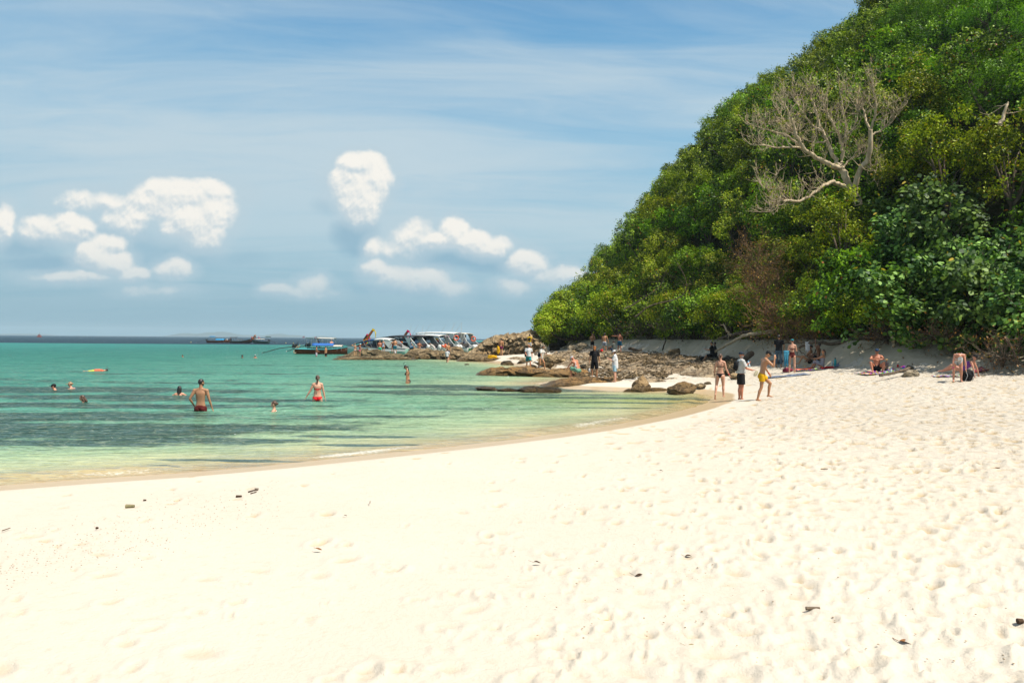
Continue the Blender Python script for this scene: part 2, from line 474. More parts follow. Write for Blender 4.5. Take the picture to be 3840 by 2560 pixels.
def m_bank():
    m, t, out = newmat('bank_sand'); p = wpos(t)
    n = t.noise(p, 1.4, 5, 0.6)
    col = t.mix(n, (0.37, 0.31, 0.225), (0.47, 0.405, 0.305))
    st = t.noise(t.mapv(p, scale=(0.5, 0.5, 9)), 1.0, 4, 0.6)
    col = t.mix(t.math('MULTIPLY', t.smooth(st, 0.55, 0.75), 0.35), col, (0.38, 0.27, 0.16))
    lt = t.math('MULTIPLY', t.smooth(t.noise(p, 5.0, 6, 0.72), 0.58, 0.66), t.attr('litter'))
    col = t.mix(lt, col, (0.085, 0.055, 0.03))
    h = t.math('ADD', t.noise(p, 5, 5, 0.6), t.math('MULTIPLY', t.noise(p, 40, 4), 0.25))
    pbsdf(t, out, color=col, rough=0.95, spec=0.1, normal=t.bump(h, 0.6, 0.08)); return m
def m_soil():
    m, t, out = newmat('leaf_litter'); p = wpos(t)
    n = t.noise(p, 2.0, 6, 0.7); n2 = t.noise(p, 9, 5, 0.7)
    col = t.mix(t.smooth(n, 0.35, 0.65), (0.018, 0.022, 0.008), (0.05, 0.04, 0.02))
    col = t.mix(t.math('MULTIPLY', t.smooth(n2, 0.5, 0.62), 0.6), col, (0.03, 0.055, 0.012))
    pbsdf(t, out, color=col, rough=0.95, spec=0.1, normal=t.bump(n2, 0.8, 0.2)); return m
def m_rock(name, ca, cb, dark, wet_z=0.35, strata=6.0, tilt=(0.25, 0.1, 0)):
    ca = kf(ca, .86); cb = kf(cb, .86)
    m, t, out = newmat(name); p = wpos(t)
    sp = t.node('ShaderNodeSeparateXYZ'); t.put(sp.inputs[0], p)
    n = t.noise(p, 0.9, 7, 0.68); n2 = t.noise(p, 5, 7, 0.7)
    warp = t.noise(p, 1.2, 4, 0.5, out='Color')
    sn = t.node('ShaderNodeVectorMath', operation='SCALE'); t.put(sn.inputs[0], warp); sn.inputs['Scale'].default_value = 0.7
    ps = t.mapv(t.vmath('ADD', p, sn.outputs[0]), scale=(0.5, 0.5, strata), rot=tilt)
    st = t.noise(ps, 1.0, 6, 0.65)
    col = t.mix(t.smooth(n, 0.36, 0.64), ca, cb)
    col = t.mix(t.math('MULTIPLY', t.smooth(st, 0.50, 0.62), 0.75), col, tuple(q * .55 for q in ca))
    rg = t.noise(t.mapv(t.vmath('ADD', p, sn.outputs[0]), scale=(1, 1, 2.6), rot=tilt), 1.1, 7, 0.7)
    crack = t.smooth(t.math('ABSOLUTE', t.math('SUBTRACT', rg, 0.5)), 0.035, 0.0)
    col = t.mix(t.math('MULTIPLY', crack, 0.75), col, dark)
    spots = t.smooth(t.noise(p, 15, 5, 0.7), 0.58, 0.68)
    col = t.mix(t.math('MULTIPLY', spots, 0.5), col, tuple(min(.6, q * 1.7) for q in cb))
    # tide line: dark algae low down, barnacles in it
    zz = t.math('ADD', sp.outputs[2], t.math('MULTIPLY', t.math('SUBTRACT', n, 0.5), 0.5))
    low = t.smooth(zz, wet_z, wet_z * 0.2)
    algae = t.mix(n2, (0.05, 0.035, 0.012), (0.17, 0.10, 0.028))
    col = t.mix(t.math('MULTIPLY', low, 0.85), col, algae)
    h = t.math('ADD', t.math('MULTIPLY', st, 0.9), t.math('ADD', n2, t.math('MULTIPLY', crack, -0.8)))
    h = t.math('ADD', h, t.math('MULTIPLY', t.noise(p, 22, 5), 0.3))
    ro = t.math('SUBTRACT', 0.9, t.math('MULTIPLY', low, 0.55))
    pbsdf(t, out, color=col, rough=ro, spec=0.35, normal=t.bump(h, 1.0, 0.30)); return m
def m_leaf(name, dark, light, tipc=None, tipamt=0.04, trans=0.22):
    m, t, out = newmat(name)
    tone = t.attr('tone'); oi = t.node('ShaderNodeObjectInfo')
    col = t.mix(t.smooth(tone, 0.22, 0.85), dark, light)  # random tone pushed apart, painting sunlit against shaded leaves
    rnd = oi.outputs['Random']
    hs = t.node('ShaderNodeHueSaturation')
    t.put(hs.inputs['Hue'], t.math('ADD', 0.485, t.math('MULTIPLY', rnd, 0.03)))
    t.put(hs.inputs['Value'], t.math('ADD', 0.75, t.math('MULTIPLY', rnd, 0.5)))
    t.put(hs.inputs['Color'], col); col = hs.outputs[0]
    if tipc: col = t.mix(t.smooth(t.attr('odd'), 1 - tipamt - .001, 1 - tipamt), col, tipc)
    b = pbsdf(t, None, color=col, rough=0.55, spec=0.22)
    tr = t.node('ShaderNodeBsdfTranslucent'); t.put(tr.inputs[0], t.mix(1.0, col, (1.25, 1.35, 0.55), 'MULTIPLY'))
    ms = t.node('ShaderNodeMixShader'); ms.inputs[0].default_value = trans
    t.l.new(b.outputs[0], ms.inputs[1]); t.l.new(tr.outputs[0], ms.inputs[2]); t.l.new(ms.outputs[0], out.inputs[0])
    return m
def m_bark(name, a, b):
    a = kf(a); b = kf(b)
    m, t, out = newmat(name); co = obco(t)
    n = t.noise(t.mapv(co, scale=(6, 6, 2)), 1.0, 6, 0.65)
    pbsdf(t, out, color=t.mix(t.smooth(n, 0.3, 0.7), a, b), rough=0.9, spec=0.15, normal=t.bump(n, 0.7, 0.04)); return m
def m_water():
    m, t, out = newmat('sea_water')
    p = wpos(t); body = t.attr('body', 'Color'); op = t.attr('opaque'); reef = t.attr('reef'); foam = t.attr('foam'); far = t.attr('far')
    # reef and seagrass showing through: ragged edges
    rn = t.noise(t.mapv(p, scale=(0.30, 0.55, 1)), 1.0, 7, 0.68)
    rm = t.smooth(t.math('ADD', reef, t.math('MULTIPLY', t.math('SUBTRACT', rn, 0.5), 2.2)), 0.36, 0.72)
    mott = t.noise(t.mapv(p, scale=(0.22, 0.34, 1)), 1.0, 7, 0.65)
    col = t.mix(t.smooth(mott, 0.40, 0.66), body, t.mix(1.0, body, (0.70, 0.80, 0.84), 'MULTIPLY'))
    col = t.mix(t.math('MULTIPLY', rm, 0.9), col, t.mix(far, (0.03, 0.07, 0.058), (0.025, 0.10, 0.10)))
    # light network through the ripples, as patches of brighter body colour on the sandy bottom
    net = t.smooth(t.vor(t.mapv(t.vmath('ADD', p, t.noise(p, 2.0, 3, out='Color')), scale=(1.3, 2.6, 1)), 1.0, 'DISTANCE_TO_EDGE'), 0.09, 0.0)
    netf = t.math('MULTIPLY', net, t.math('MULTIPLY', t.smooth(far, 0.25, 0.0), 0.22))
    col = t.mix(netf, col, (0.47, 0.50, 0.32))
    # ripples
    w1 = t.noise(t.mapv(p, scale=(1.1, 3.4, 1), rot=(0, 0, R(8))), 1.0, 3, 0.55, 0.5)
    w2 = t.noise(t.mapv(p, scale=(0.28, 1.0, 1), rot=(0, 0, R(-12))), 1.0, 4, 0.6, 0.6)
    w3 = t.noise(t.mapv(p, scale=(5, 11, 1)), 1.0, 2, 0.5)
    h = t.math('ADD', t.math('MULTIPLY', w1, 0.40), t.math('ADD', t.math('MULTIPLY', w2, 0.95), t.math('MULTIPLY', w3, 0.06)))
    hd = t.math('MULTIPLY', h, t.attr('chop'))
    nrm = t.bump(hd, 1.0, 0.85)
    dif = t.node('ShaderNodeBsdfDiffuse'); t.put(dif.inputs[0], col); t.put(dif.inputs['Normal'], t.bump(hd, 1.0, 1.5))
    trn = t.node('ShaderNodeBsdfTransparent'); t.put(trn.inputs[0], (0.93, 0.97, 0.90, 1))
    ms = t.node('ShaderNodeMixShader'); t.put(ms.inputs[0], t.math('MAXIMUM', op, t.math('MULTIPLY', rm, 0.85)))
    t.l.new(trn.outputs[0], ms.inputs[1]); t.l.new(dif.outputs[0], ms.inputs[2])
    gl = t.node('ShaderNodeBsdfGlossy'); gl.inputs['Roughness'].default_value = 0.10; t.put(gl.inputs['Normal'], nrm)
    gl.inputs[0].default_value = (0.9, 0.95, 1.0, 1)
    fr = t.node('ShaderNodeFresnel'); fr.inputs[0].default_value = 1.33; t.put(fr.inputs['Normal'], nrm)
    fa = t.math('MULTIPLY', t.math('MINIMUM', fr.outputs[0], 0.60), 0.80)
    m2 = t.node('ShaderNodeMixShader'); t.put(m2.inputs[0], fa); t.l.new(ms.outputs[0], m2.inputs[1]); t.l.new(gl.outputs[0], m2.inputs[2])
    fo = t.node('ShaderNodeBsdfDiffuse'); fo.inputs[0].default_value = (0.62, 0.61, 0.56, 1)
    fn = t.noise(t.mapv(p, scale=(9, 16, 1)), 1.0, 5, 0.75)
    fm = t.smooth(t.math('ADD', foam, t.math('MULTIPLY', t.math('SUBTRACT', fn, 0.5), 1.6)), 0.62, 0.95)
    m3 = t.node('ShaderNodeMixShader'); t.put(m3.inputs[0], t.math('MULTIPLY', fm, 0.7)); t.l.new(m2.outputs[0], m3.inputs[1]); t.l.new(fo.outputs[0], m3.inputs[2])
    t.l.new(m3.outputs[0], out.inputs[0]); return m

SAND = m_sand(); BANK = m_bank(); SOIL = m_soil(); WATER = m_water()
ROCK_TAN = m_rock('rock_tan', (0.46, 0.30, 0.14), (0.66, 0.49, 0.28), (0.05, 0.035, 0.02), 0.35)
ROCK_PALE = m_rock('rock_pale', (0.46, 0.36, 0.22), (0.66, 0.57, 0.42), (0.08, 0.055, 0.03), 0.2)
ROCK_OLIVE = m_rock('rock_olive', (0.24, 0.165, 0.075), (0.43, 0.31, 0.17), (0.03, 0.025, 0.012), 0.55)
ROCK_WET = m_rock('rock_wet', (0.50, 0.26, 0.07), (0.31, 0.20, 0.09), (0.03, 0.02, 0.01), 0.42)
ROCK_SHELF = m_rock('rock_shelf_mat', (0.43, 0.295, 0.16), (0.66, 0.52, 0.345), (0.05, 0.035, 0.02), 0.1)
ROCK_BARN = m_rock('rock_barnacled', (0.14, 0.105, 0.045), (0.36, 0.27, 0.14), (0.02, 0.018, 0.008), 0.3, 3.0)
ROCK_DARK = m_rock('rock_dark', (0.035, 0.03, 0.018), (0.075, 0.06, 0.035), (0.01, 0.01, 0.006), 0.4)
ROCK_GREY = m_rock('rock_grey', (0.19, 0.16, 0.12), (0.34, 0.30, 0.24), (0.04, 0.035, 0.025), 0.1)
BARK = m_bark('bark_brown', (0.07, 0.05, 0.035), (0.20, 0.155, 0.11))
BARK_PALE = m_bark('bark_pale', (0.38, 0.285, 0.17), (0.66, 0.54, 0.37))
TWIG_DRY = m_bark('twig_dry', (0.16, 0.095, 0.05), (0.33, 0.21, 0.12))
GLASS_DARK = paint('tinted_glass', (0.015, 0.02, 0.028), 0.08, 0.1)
WHITE = paint('white_gelcoat', (0.74, 0.74, 0.70), 0.25, 0.06)
GREYP = paint('grey_gelcoat', (0.26, 0.28, 0.27), 0.35, 0.08)
BLACK = paint('black_rubber', (0.018, 0.018, 0.02), 0.6, 0.3)
STEEL = paint('steel_tube', (0.45, 0.45, 0.44), 0.35, 0.1, 0.6)
WOOD = m_bark('boat_wood', (0.10, 0.032, 0.015), (0.17, 0.06, 0.028))
WOOD_DARK = m_bark('boat_wood_dark', (0.035, 0.022, 0.014), (0.075, 0.045, 0.028))
PROW = m_bark('prow_wood', (0.20, 0.06, 0.018), (0.30, 0.10, 0.03))
# ------------------------------------------------------------------ lie of the land
K = 3840 / 2352.0
sh = [(0,1115),(200,1100),(400,1087),(600,1070),(800,1050),(1000,1029),(1200,1006),(1350,985),(1480,962),(1570,942),(1628,924),(1640,910),(1600,902),
      (1500,899),(1400,897),(1300,893),(1230,880),(1290,872),(1350,860),(1240,846),(1180,838),(1120,831)]
SHORE = [(-60, -22), (-40, -8), (-22, 3), (-13.5, 9.0)] + [tuple(at_z(x * K, y * K)[:2]) for x, y in sh] + \
        [(-4.5, 84), (-6, 96), (0, 112), (8, 126), (12, 140), (40, 165), (140, 170), (140, -80), (-60, -80)]
SHORE = np.array(SHORE)
def seg_dist(X, Y, poly, closed):
    n = len(poly); best = np.full(X.shape, 1e9); bt = np.zeros(X.shape)
    for i in range(n if closed else n - 1):
        a = poly[i]; b = poly[(i + 1) % n]; ab = b - a; L2 = float(ab @ ab) + 1e-12
        t = np.clip(((X - a[0]) * ab[0] + (Y - a[1]) * ab[1]) / L2, 0, 1)
        d = np.hypot(X - a[0] - t * ab[0], Y - a[1] - t * ab[1])
        m_ = d < best; best = np.where(m_, d, best); bt = np.where(m_, i + t, bt)
    return best, bt
def inside(X, Y, poly):
    r = np.zeros(X.shape, bool); n = len(poly)
    for i in range(n):
        x1, y1 = poly[i]; x2, y2 = poly[(i + 1) % n]
        c = ((y1 > Y) != (y2 > Y)) & (X < (x2 - x1) * (Y - y1) / (y2 - y1 + 1e-12) + x1)
        r ^= c
    return r
def shore_s(X, Y):
    """distance inland of the water line (negative out at sea)"""
    d, _ = seg_dist(X, Y, SHORE, True)
    return np.where(inside(X, Y, SHORE), d, -d)
# foot of the sand bank: photograph x, y and distance
FT = [(2040,1303,104),(2140,1308,92),(2230,1312,82),(2400,1318,72),(2550,1328,64),(2700,1350,57),(2850,1366,50),(3000,1375,45),(3200,1379,40),(3400,1386,37),(3600,1392,35),(3840,1398,33)]
FOOT = []; FOOTZ = []; CRZ = []; RUN = []
for i, (x, y, d) in enumerate(FT):
    p = at_d(x, y, d); FOOT.append((p.x, p.y)); FOOTZ.append(p.z)
    CRZ.append([2.3, 2.4, 2.42, 2.42, 2.45, 2.48, 2.5, 2.5, 2.4, 2.3, 2.2, 2.15][i])
    RUN.append([3, 2.0, 1.4, 1.3, 1.4, 1.5, 1.6, 1.7, 2.2, 2.9, 3.6, 4.2][i])
FOOT = [(-6.0, 128.0)] + FOOT + [(26, 24), (30, 12), (34, -20)]
FOOTZ = [1.0] + FOOTZ + [1.15, 1.15, 1.15]; CRZ = [1.6] + CRZ + [2.15, 2.15, 2.15]; RUN = [4] + RUN + [4.5, 5, 5]
FOOT = np.array(FOOT); FOOTZ = np.array(FOOTZ); CRZ = np.array(CRZ); RUN = np.array(RUN)
def bank_u(X, Y):
    """signed distance inland of the bank foot and position along it"""
    d, t = seg_dist(X, Y, FOOT, False)
    i = np.clip(np.floor(t).astype(int), 0, len(FOOT) - 2)
    a = FOOT[i]; b = FOOT[i + 1]
    cr = (b[..., 0] - a[..., 0]) * (Y - a[..., 1]) - (b[..., 1] - a[..., 1]) * (X - a[..., 0])
    return np.where(cr > 0, d, -d), t
# outline of the wooded hill against the sky (photograph pixels)
SIL = np.array([(1235,745),(1255,700),(1290,665),(1330,636),(1362,590),(1385,562),(1440,520),(1470,465),(1520,410),(1555,355),(1620,300),(1640,255),(1700,195),(1760,160),(1850,138),(1852,100),(1900,60),(1960,35),(1978,-10),(2060,-120),(2200,-230),(2500,-380),(3200,-500)], float) * K
SIL[:, 0] += 16
SILT = (1255 + 0.0079 * SIL[:, 0] - SIL[:, 1]) / FOC
def sil_tan(X, Y):
    return np.interp(1920 + FOC * X / np.maximum(Y, 1), SIL[:, 0], SILT)
SLOPE = 1.30
def ground(X, Y, rough=True):
    X = np.asarray(X, float); Y = np.asarray(Y, float)
    s_ = shore_s(X, Y)
    zb = np.where(s_ > 0, 0.95 * (1 - np.exp(-np.maximum(s_, 0) / 11.0)), -1.3 * (1 - np.exp(np.minimum(s_, 0) / 11.0)) + np.minimum(0, (s_ + 30) * 0.012))
    u, t = bank_u(X, Y)
    k = np.arange(len(FOOT)); zf = np.interp(t, k, FOOTZ); zc = np.interp(t, k, CRZ); rn = np.interp(t, k, RUN)
    land = sstep(0.0, 2.5, s_)
    zsea = zb + (zf - zb) * np.exp(np.minimum(u, 0) / 5.0) * land
    q = np.clip(u / rn, 0, 1); prof = q ** 0.85
    zi = zf + (zc - zf) * prof + np.maximum(u - rn - 1.0, 0) * SLOPE * sstep(0, 6, u - rn)
    lim = EYE.z + sil_tan(X, Y) * np.maximum(Y, 1) - 6.5
    zi = np.where(u > rn + 0.5, np.maximum(np.minimum(zi, lim), zc + 0.02 * u), zi)
    return np.where(u > 0, zi, zsea)
def gz(x, y): return float(ground(np.array([x]), np.array([y]))[0])
def hit(px, py, d0=6.0, d1=140.0):
    """where the line of sight through a photograph pixel meets the land"""
    d = ray(px, py); ts = np.arange(d0, d1, 0.15)
    X = EYE.x + d.x * ts; Y = EYE.y + ts; Z = EYE.z + d.z * ts
    g_ = ground(X, Y); k = np.argmax(Z < g_)
    if not (Z < g_).any(): k = len(ts) - 1
    return Vector((X[k], Y[k], float(g_[k])))

def grid(nr, nc): 
    i = np.arange(nr - 1)[:, None] * nc + np.arange(nc - 1)[None, :]
    return np.stack([i, i + 1, i + nc + 1, i + nc], -1).reshape(-1, 4)

# ------------------------------------------------------------------ beach
def build_beach():
    r = 2.2 * np.exp(np.arange(0, 420) * (math.log(150 / 2.2) / 419)); a = np.radians(np.linspace(-62, 62, 1150))
    Rr, A = np.meshgrid(r, a, indexing='ij'); X = Rr * np.sin(A); Y = Rr * np.cos(A)
    Z = ground(X, Y); s_ = shore_s(X, Y); u, t = bank_u(X, Y)
    # footprints: dents pressed in with a raised rim, thicker towards the right where people walk
    rng = np.random.default_rng(3)
    dryk = sstep(1.3, 3.0, s_)
    trod = 0.16 + 0.84 * sstep(-2.0, 8, X - 0.12 * Y)
    H = np.zeros_like(Z)
    nf = 9000
    fy = 2.3 * np.exp(rng.random(nf) * math.log(38 / 2.3)); fx = (rng.random(nf) * 1.5 - 0.68) * fy
    for k in range(nf):
        x0, y0 = fx[k], fy[k]; rr = math.hypot(x0, y0); an = math.atan2(x0, y0)
        if rng.random() > 0.05 + 0.95 * float(sstep(-2.5, 6, x0 - 0.12 * y0)): continue
        L = rng.uniform(0.05, 0.13) * rng.uniform(.7, 1.1); W = L * rng.uniform(.4, .75); th = rng.uniform(0, math.pi)
        if rr > 16: L *= 1.3; W *= 1.5
        i0 = int(np.searchsorted(r, rr - 0.4)); i1 = int(np.searchsorted(r, rr + 0.4)) + 1
        da = 0.45 / rr; j0 = int(np.searchsorted(a, an - da)); j1 = int(np.searchsorted(a, an + da)) + 1
        if i1 <= i0 or j1 <= j0: continue
        dx = X[i0:i1, j0:j1] - x0; dy = Y[i0:i1, j0:j1] - y0
        uu = (dx * math.cos(th) + dy * math.sin(th)) / L; vv = (-dx * math.sin(th) + dy * math.cos(th)) / W
        q = uu * uu + vv * vv
        dp = rng.uniform(0.4, 1.0)
        H[i0:i1, j0:j1] += (-0.046 * np.exp(-q ** 1.5) * (.36 + 1.1 * min(1, max(0, (rr - 6) / 9))) + 0.016 * np.exp(-(np.sqrt(q) - 1.5) ** 2 * 5)) * dp
    lump = fbm(P3(X, Y), 1.6, 4, 5) * 0.016 + fbm(P3(X, Y), 6.0, 4, 9) * 0.012
    berm = 0.035 * np.exp(-((s_ - 1.6) / 0.5) ** 2)
    Z = Z + (H + lump * trod * (Rr < 60)) * dryk + berm * (s_ > 0) + fbm(P3(X, Y), 0.25, 2, 11) * 0.06 * dryk
    V = np.stack([X, Y, Z], -1).reshape(-1, 3); F = grid(len(r), len(a))
    keep = (u.ravel()[F] < 0.5).any(1) & (s_.ravel()[F] > -45).any(1)
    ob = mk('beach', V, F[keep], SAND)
    wet = 1 - sstep(0.03, 0.20, Z.ravel())
    fattr(ob, 'wet', wet)
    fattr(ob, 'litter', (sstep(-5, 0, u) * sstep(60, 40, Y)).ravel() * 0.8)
    fattr(ob, 'dent', np.clip(-H.ravel() / 0.035, 0, 1))  # mask for the golden shadow painted inside the footprints
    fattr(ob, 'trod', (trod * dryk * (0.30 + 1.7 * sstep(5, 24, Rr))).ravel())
    tag(ob, kind='structure'); return ob
beach = build_beach()

# ------------------------------------------------------------------ sand bank and hillside
def foot_line(step):
    pts = [FOOT[0]]; ts = [0.0]
    for i in range(len(FOOT) - 1):
        L = np.linalg.norm(FOOT[i + 1] - FOOT[i]); n = max(1, int(L / step))
        for k in range(1, n + 1): pts.append(FOOT[i] + (FOOT[i + 1] - FOOT[i]) * k / n); ts.append(i + k / n)
    pts = np.array(pts)
    for _ in range(int(60 * 0.25 / step) + 2):
        pts[1:-1] = (pts[:-2] + pts[2:] + pts[1:-1] * 2) / 4
    tg = np.gradient(pts, axis=0); tg /= np.linalg.norm(tg, axis=1)[:, None]
    nrm = np.stack([-tg[:, 1], tg[:, 0]], 1)       # inland (left of the direction of travel)
    return pts, nrm, np.array(ts)
def build_bank():
    pts, nrm, ts = foot_line(0.14)
    us = np.concatenate([np.linspace(-0.5, 0, 5)[:-1], np.linspace(0, 5.5, 56)])
    X = pts[:, 0][:, None] + nrm[:, 0][:, None] * us; Y = pts[:, 1][:, None] + nrm[:, 1][:, None] * us
    T = np.broadcast_to(ts[:, None], X.shape); U = np.broadcast_to(us, X.shape)
    k = np.arange(len(FOOT)); zf = np.interp(T, k, FOOTZ); zc = np.interp(T, k, CRZ); rn = np.interp(T, k, RUN)
    al = np.cumsum(np.r_[0, np.linalg.norm(np.diff(pts, axis=0), axis=1)])[:, None]
    rn = rn * (1 + 0.22 * fbm(P3(np.broadcast_to(al, X.shape), 0 * X), 0.45, 3, 21)) 
    q = np.clip(U / rn, 0, 1)
    Z = zf + (zc - zf) * q ** 0.8
    # gullies down the face
    gul = fbm(np.stack([np.broadcast_to(al, X.shape) + U * 0.5, U * 0.25, 0 * X], -1), 1.5, 4, 31)
    face = np.sin(np.pi * np.clip(q, 0, 1)) * (U > 0)
    Z = Z + gul * 0.16 * face + 0.05 * fbm(P3(X, Y), 2.2, 3, 8)
    Z = np.where(U < 0, zf + (ground(X, Y) - zf) * np.clip(-U / 0.4, 0, 1) - 0.10 * np.clip(-U / 0.5, 0, 1) ** 2, Z)
    Z = Z + np.maximum(U - rn - 1.0, 0) * 0.25
    ob = mk('sand_bank', np.stack([X, Y, Z], -1).reshape(-1, 3), grid(*X.shape)[:, ::-1], BANK)
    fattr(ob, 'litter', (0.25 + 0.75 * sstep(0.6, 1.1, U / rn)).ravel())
    tag(ob, kind='structure')
    return ob
build_bank()
def build_hill():
    pts, nrm, ts = foot_line(1.2)
    us = np.linspace(3.8, 75, 60)
    X = pts[:, 0][:, None] + nrm[:, 0][:, None] * us; Y = pts[:, 1][:, None] + nrm[:, 1][:, None] * us
    Z = ground(X, Y) - 0.25 + fbm(P3(X, Y), 0.3, 3, 2) * 0.5 * sstep(5, 9, np.broadcast_to(us, X.shape))
    ob = mk('hillside', np.stack([X, Y, Z], -1).reshape(-1, 3), grid(*X.shape)[:, ::-1], SOIL)
    tag(ob, kind='structure')
build_hill()

# ------------------------------------------------------------------ sea
def build_sea():
    r = np.concatenate([7.5 * np.exp(np.arange(0, 430) * (math.log(420 / 7.5) / 429)), 420 * np.exp(np.arange(1, 80) * (math.log(9400 / 420) / 79))])
    a = np.radians(np.linspace(-68, 42, 620))
    Rr, A = np.meshgrid(r, a, indexing='ij'); X = Rr * np.sin(A); Y = Rr * np.cos(A)
    s_ = shore_s(X, Y); off = np.maximum(-s_, 0)
    Z = np.zeros_like(X) + 0.012 * fbm(P3(X * 0.6, Y * 1.5), 1.0, 2, 4) * (Rr < 60)
    # swash: a low wave running up the sand
    Z += 0.06 * np.exp(-((s_ + 0.75 + 0.35 * vnoise(P3(X * 0.35, Y * 0.35), 3)) / 0.28) ** 2) * (Rr < 45) * sstep(0.0, 0.5, vnoise(P3(X * 0.22, Y * 0.22), 12) + 0.45)
    # colour of the water body by depth: clear shallows, pale green, turquoise, deep blue past the reef edge
    stops = np.array([0, 1.2, 3.5, 8, 16, 32, 70, 130, 235])
    cols = np.array([lin(236, 208, 158), lin(216, 214, 164), lin(186, 216, 170), lin(152, 210, 172), lin(118, 200, 172), lin(88, 180, 158), lin(78, 176, 160), lin(84, 192, 178), lin(84, 196, 184)]) * 0.56 * np.array([1.05, 1.0, .98])
    xl = 1 + 0.5 * sstep(-6, -24, X) * sstep(70, 20, Y)      # a little deeper towards the left
    C = np.stack([np.interp(off * xl, stops, cols[:, k]) for k in range(3)], -1)
    wob = fbm(P3(X, Y), 0.01, 3, 6) * 14
    edge = sstep(238, 252, Y - 0.02 * X + wob)
    C = C * (1 - edge[..., None]) + np.array(lin(62, 104, 126, 0.33)) * edge[..., None]
    ob = mk('sea', np.stack([X, Y, Z], -1).reshape(-1, 3), grid(len(r), len(a)), WATER)
    keep_s = s_
    # dark seagrass and reef patches, photograph centre x, y, half sizes in metres
    reef = np.zeros_like(X)
    PT = [(120,1620,6.0,1.2),(520,1600,5.5,.9),(60,1660,3.5,.6),(700,1650,2.2,.5),(180,1520,9,1.2),(760,1500,6,.8),(300,1560,5,.6),
          (2000,1462,5.5,1.5),(1700,1450,7,1.6),(1900,1478,5,.8),(2250,1492,4,.7),(2400,1510,3,.45),(2520,1498,2,.4),(2330,1530,2.2,.25),(1560,1470,5,.8),(2060,1440,4,.8),
          (1360,1637,1.7,.22),(1390,1669,1.2,.2),(840,1727,1.4,.14),(605,1753,.4,.08),(1790,1536,1.2,.2),(1840,1532,.9,.15),(1500,1560,1.2,.2),(1230,1560,1.8,.25),
          (1300,1345,12,2),(1100,1370,14,1.5),(700,1400,18,3),(300,1430,14,4),(1300,1400,9,2),(1560,1372,5,1),
          (100,1460,10,2.5),(1000,1440,8,1.5),(1450,1425,7,1.2),(330,1490,8,1.4),(1140,1500,3,.5),(1850,1398,3,.6),(20,1560,9,1.6)]
    for (px, py, hx, hy) in PT:
        c = at_z(px, py); q = ((X - c.x) / hx) ** 2 + ((Y - c.y) / hy) ** 2
        reef = np.maximum(reef, (1.2 if py > 1590 else 1.0 if py > 1440 else 0.48) * np.exp(-q * 0.7))
    inlet = at_z(2350, 1500)
    fattr(ob, 'reef', reef)
    C = C * (1 - 0.45 * np.exp(-(((X - inlet.x) / 6) ** 2 + ((Y - inlet.y) / 3.2) ** 2))[..., None] * np.array([0.35, 0.45, 1.0]))
    cattr(ob, 'body', C.reshape(-1, 3))
    fattr(ob, 'opaque', 0.74 + 0.24 * sstep(0.0, 2.6, off))
    fm = np.exp(-((s_ + 0.45) / 0.35) ** 2) * 0.75 * sstep(-0.1, 0.7, vnoise(P3(X * 0.3, Y * 0.3), 12)) * sstep(34, 22, Rr) + 0.35 * np.exp(-(s_ / 0.18) ** 2) * sstep(40, 25, Rr)
    wc = at_z(1090, 1722); fm = fm + 0.22 * np.exp(-((s_ + 0.4) / 0.2) ** 2) * np.exp(-((X - wc.x) ** 2 + (Y - wc.y) ** 2) / 2.6 ** 2)
    fattr(ob, 'foam', fm)
    fattr(ob, 'far', sstep(40, 200, Rr))
    fattr(ob, 'chop', (0.30 + 0.70 * sstep(0.5, 6, off)) * (1 + 0.6 * sstep(30, 120, Rr)))
    tag(ob, kind='structure')
    # sea floor under the shallows
    r2 = np.linspace(8, 160, 90); R2, A2 = np.meshgrid(r2, a[::6], indexing='ij'); X = R2 * np.sin(A2); Y = R2 * np.cos(A2)
    fl = mk('sea_floor', np.stack([X, Y, np.minimum(ground(X, Y), 0) - 0.25], -1).reshape(-1, 3), grid(*X.shape), SAND)
    fattr(fl, 'wet', np.ones(X.size)); fattr(fl, 'litter', np.zeros(X.size)); fattr(fl, 'trod', np.zeros(X.size)); fattr(fl, 'dent', np.zeros(X.size)); tag(fl, kind='structure')
build_sea()

# far islands on the horizon
ISL = paint('island_forest', (0.03, 0.05, 0.035), 0.9, 0.3, scale=0.004)
def island(px0, px1, pk, dist, label, seed):
    n = 70; rows = 9
    c0 = at_d(px0, horizon(px0), dist); c1 = at_d(px1, horizon(px1), dist)
    V = []
    for j in range(rows):
        v = j / (rows - 1)
        for i in range(n):
            u_ = i / (n - 1); px = px0 + (px1 - px0) * u_
            hp = np.interp(px, [q[0] for q in pk], [q[1] for q in pk]) * dist / FOC
            hp *= math.sin(math.pi * v) ** 0.6 * (1 + 0.18 * float(fbm(np.array([[u_ * 14, v * 3, seed]]), 1, 3, seed)[0]))
            V.append((c0.x + (c1.x - c0.x) * u_, dist + (v - 0.5) * dist * 0.12, hp - 1.0))
    ob = mk('distant_island', V, grid(rows, n), ISL)
    tag(ob, label, 'island', 'hazy islands on the horizon')
DI = 8800
island(766, 905, [(766,0),(780,12),(790,17),(800,10),(810,17),(830,19),(850,16),(862,11),(885,10),(905,0)], DI, 'largest hazy flat-topped island on the horizon left of the moored boats', 1)
island(908, 965, [(908,0),(925,8),(945,8),(965,0)], DI, 'small low hazy island right behind the second moored boat', 2)
island(1000, 1090, [(1000,0),(1020,8),(1048,14),(1070,8),(1090,0)], DI, 'hazy peaked island on the horizon behind the third moored boat', 3)
island(1094, 1124, [(1094,0),(1104,9),(1114,8),(1124,0)], DI, 'narrow rounded hazy island right of the peaked one', 4)
island(1190, 1260, [(1190,0),(1205,7),(1225,4),(1260,0)], DI, 'low hazy island behind the white boat awning', 5)
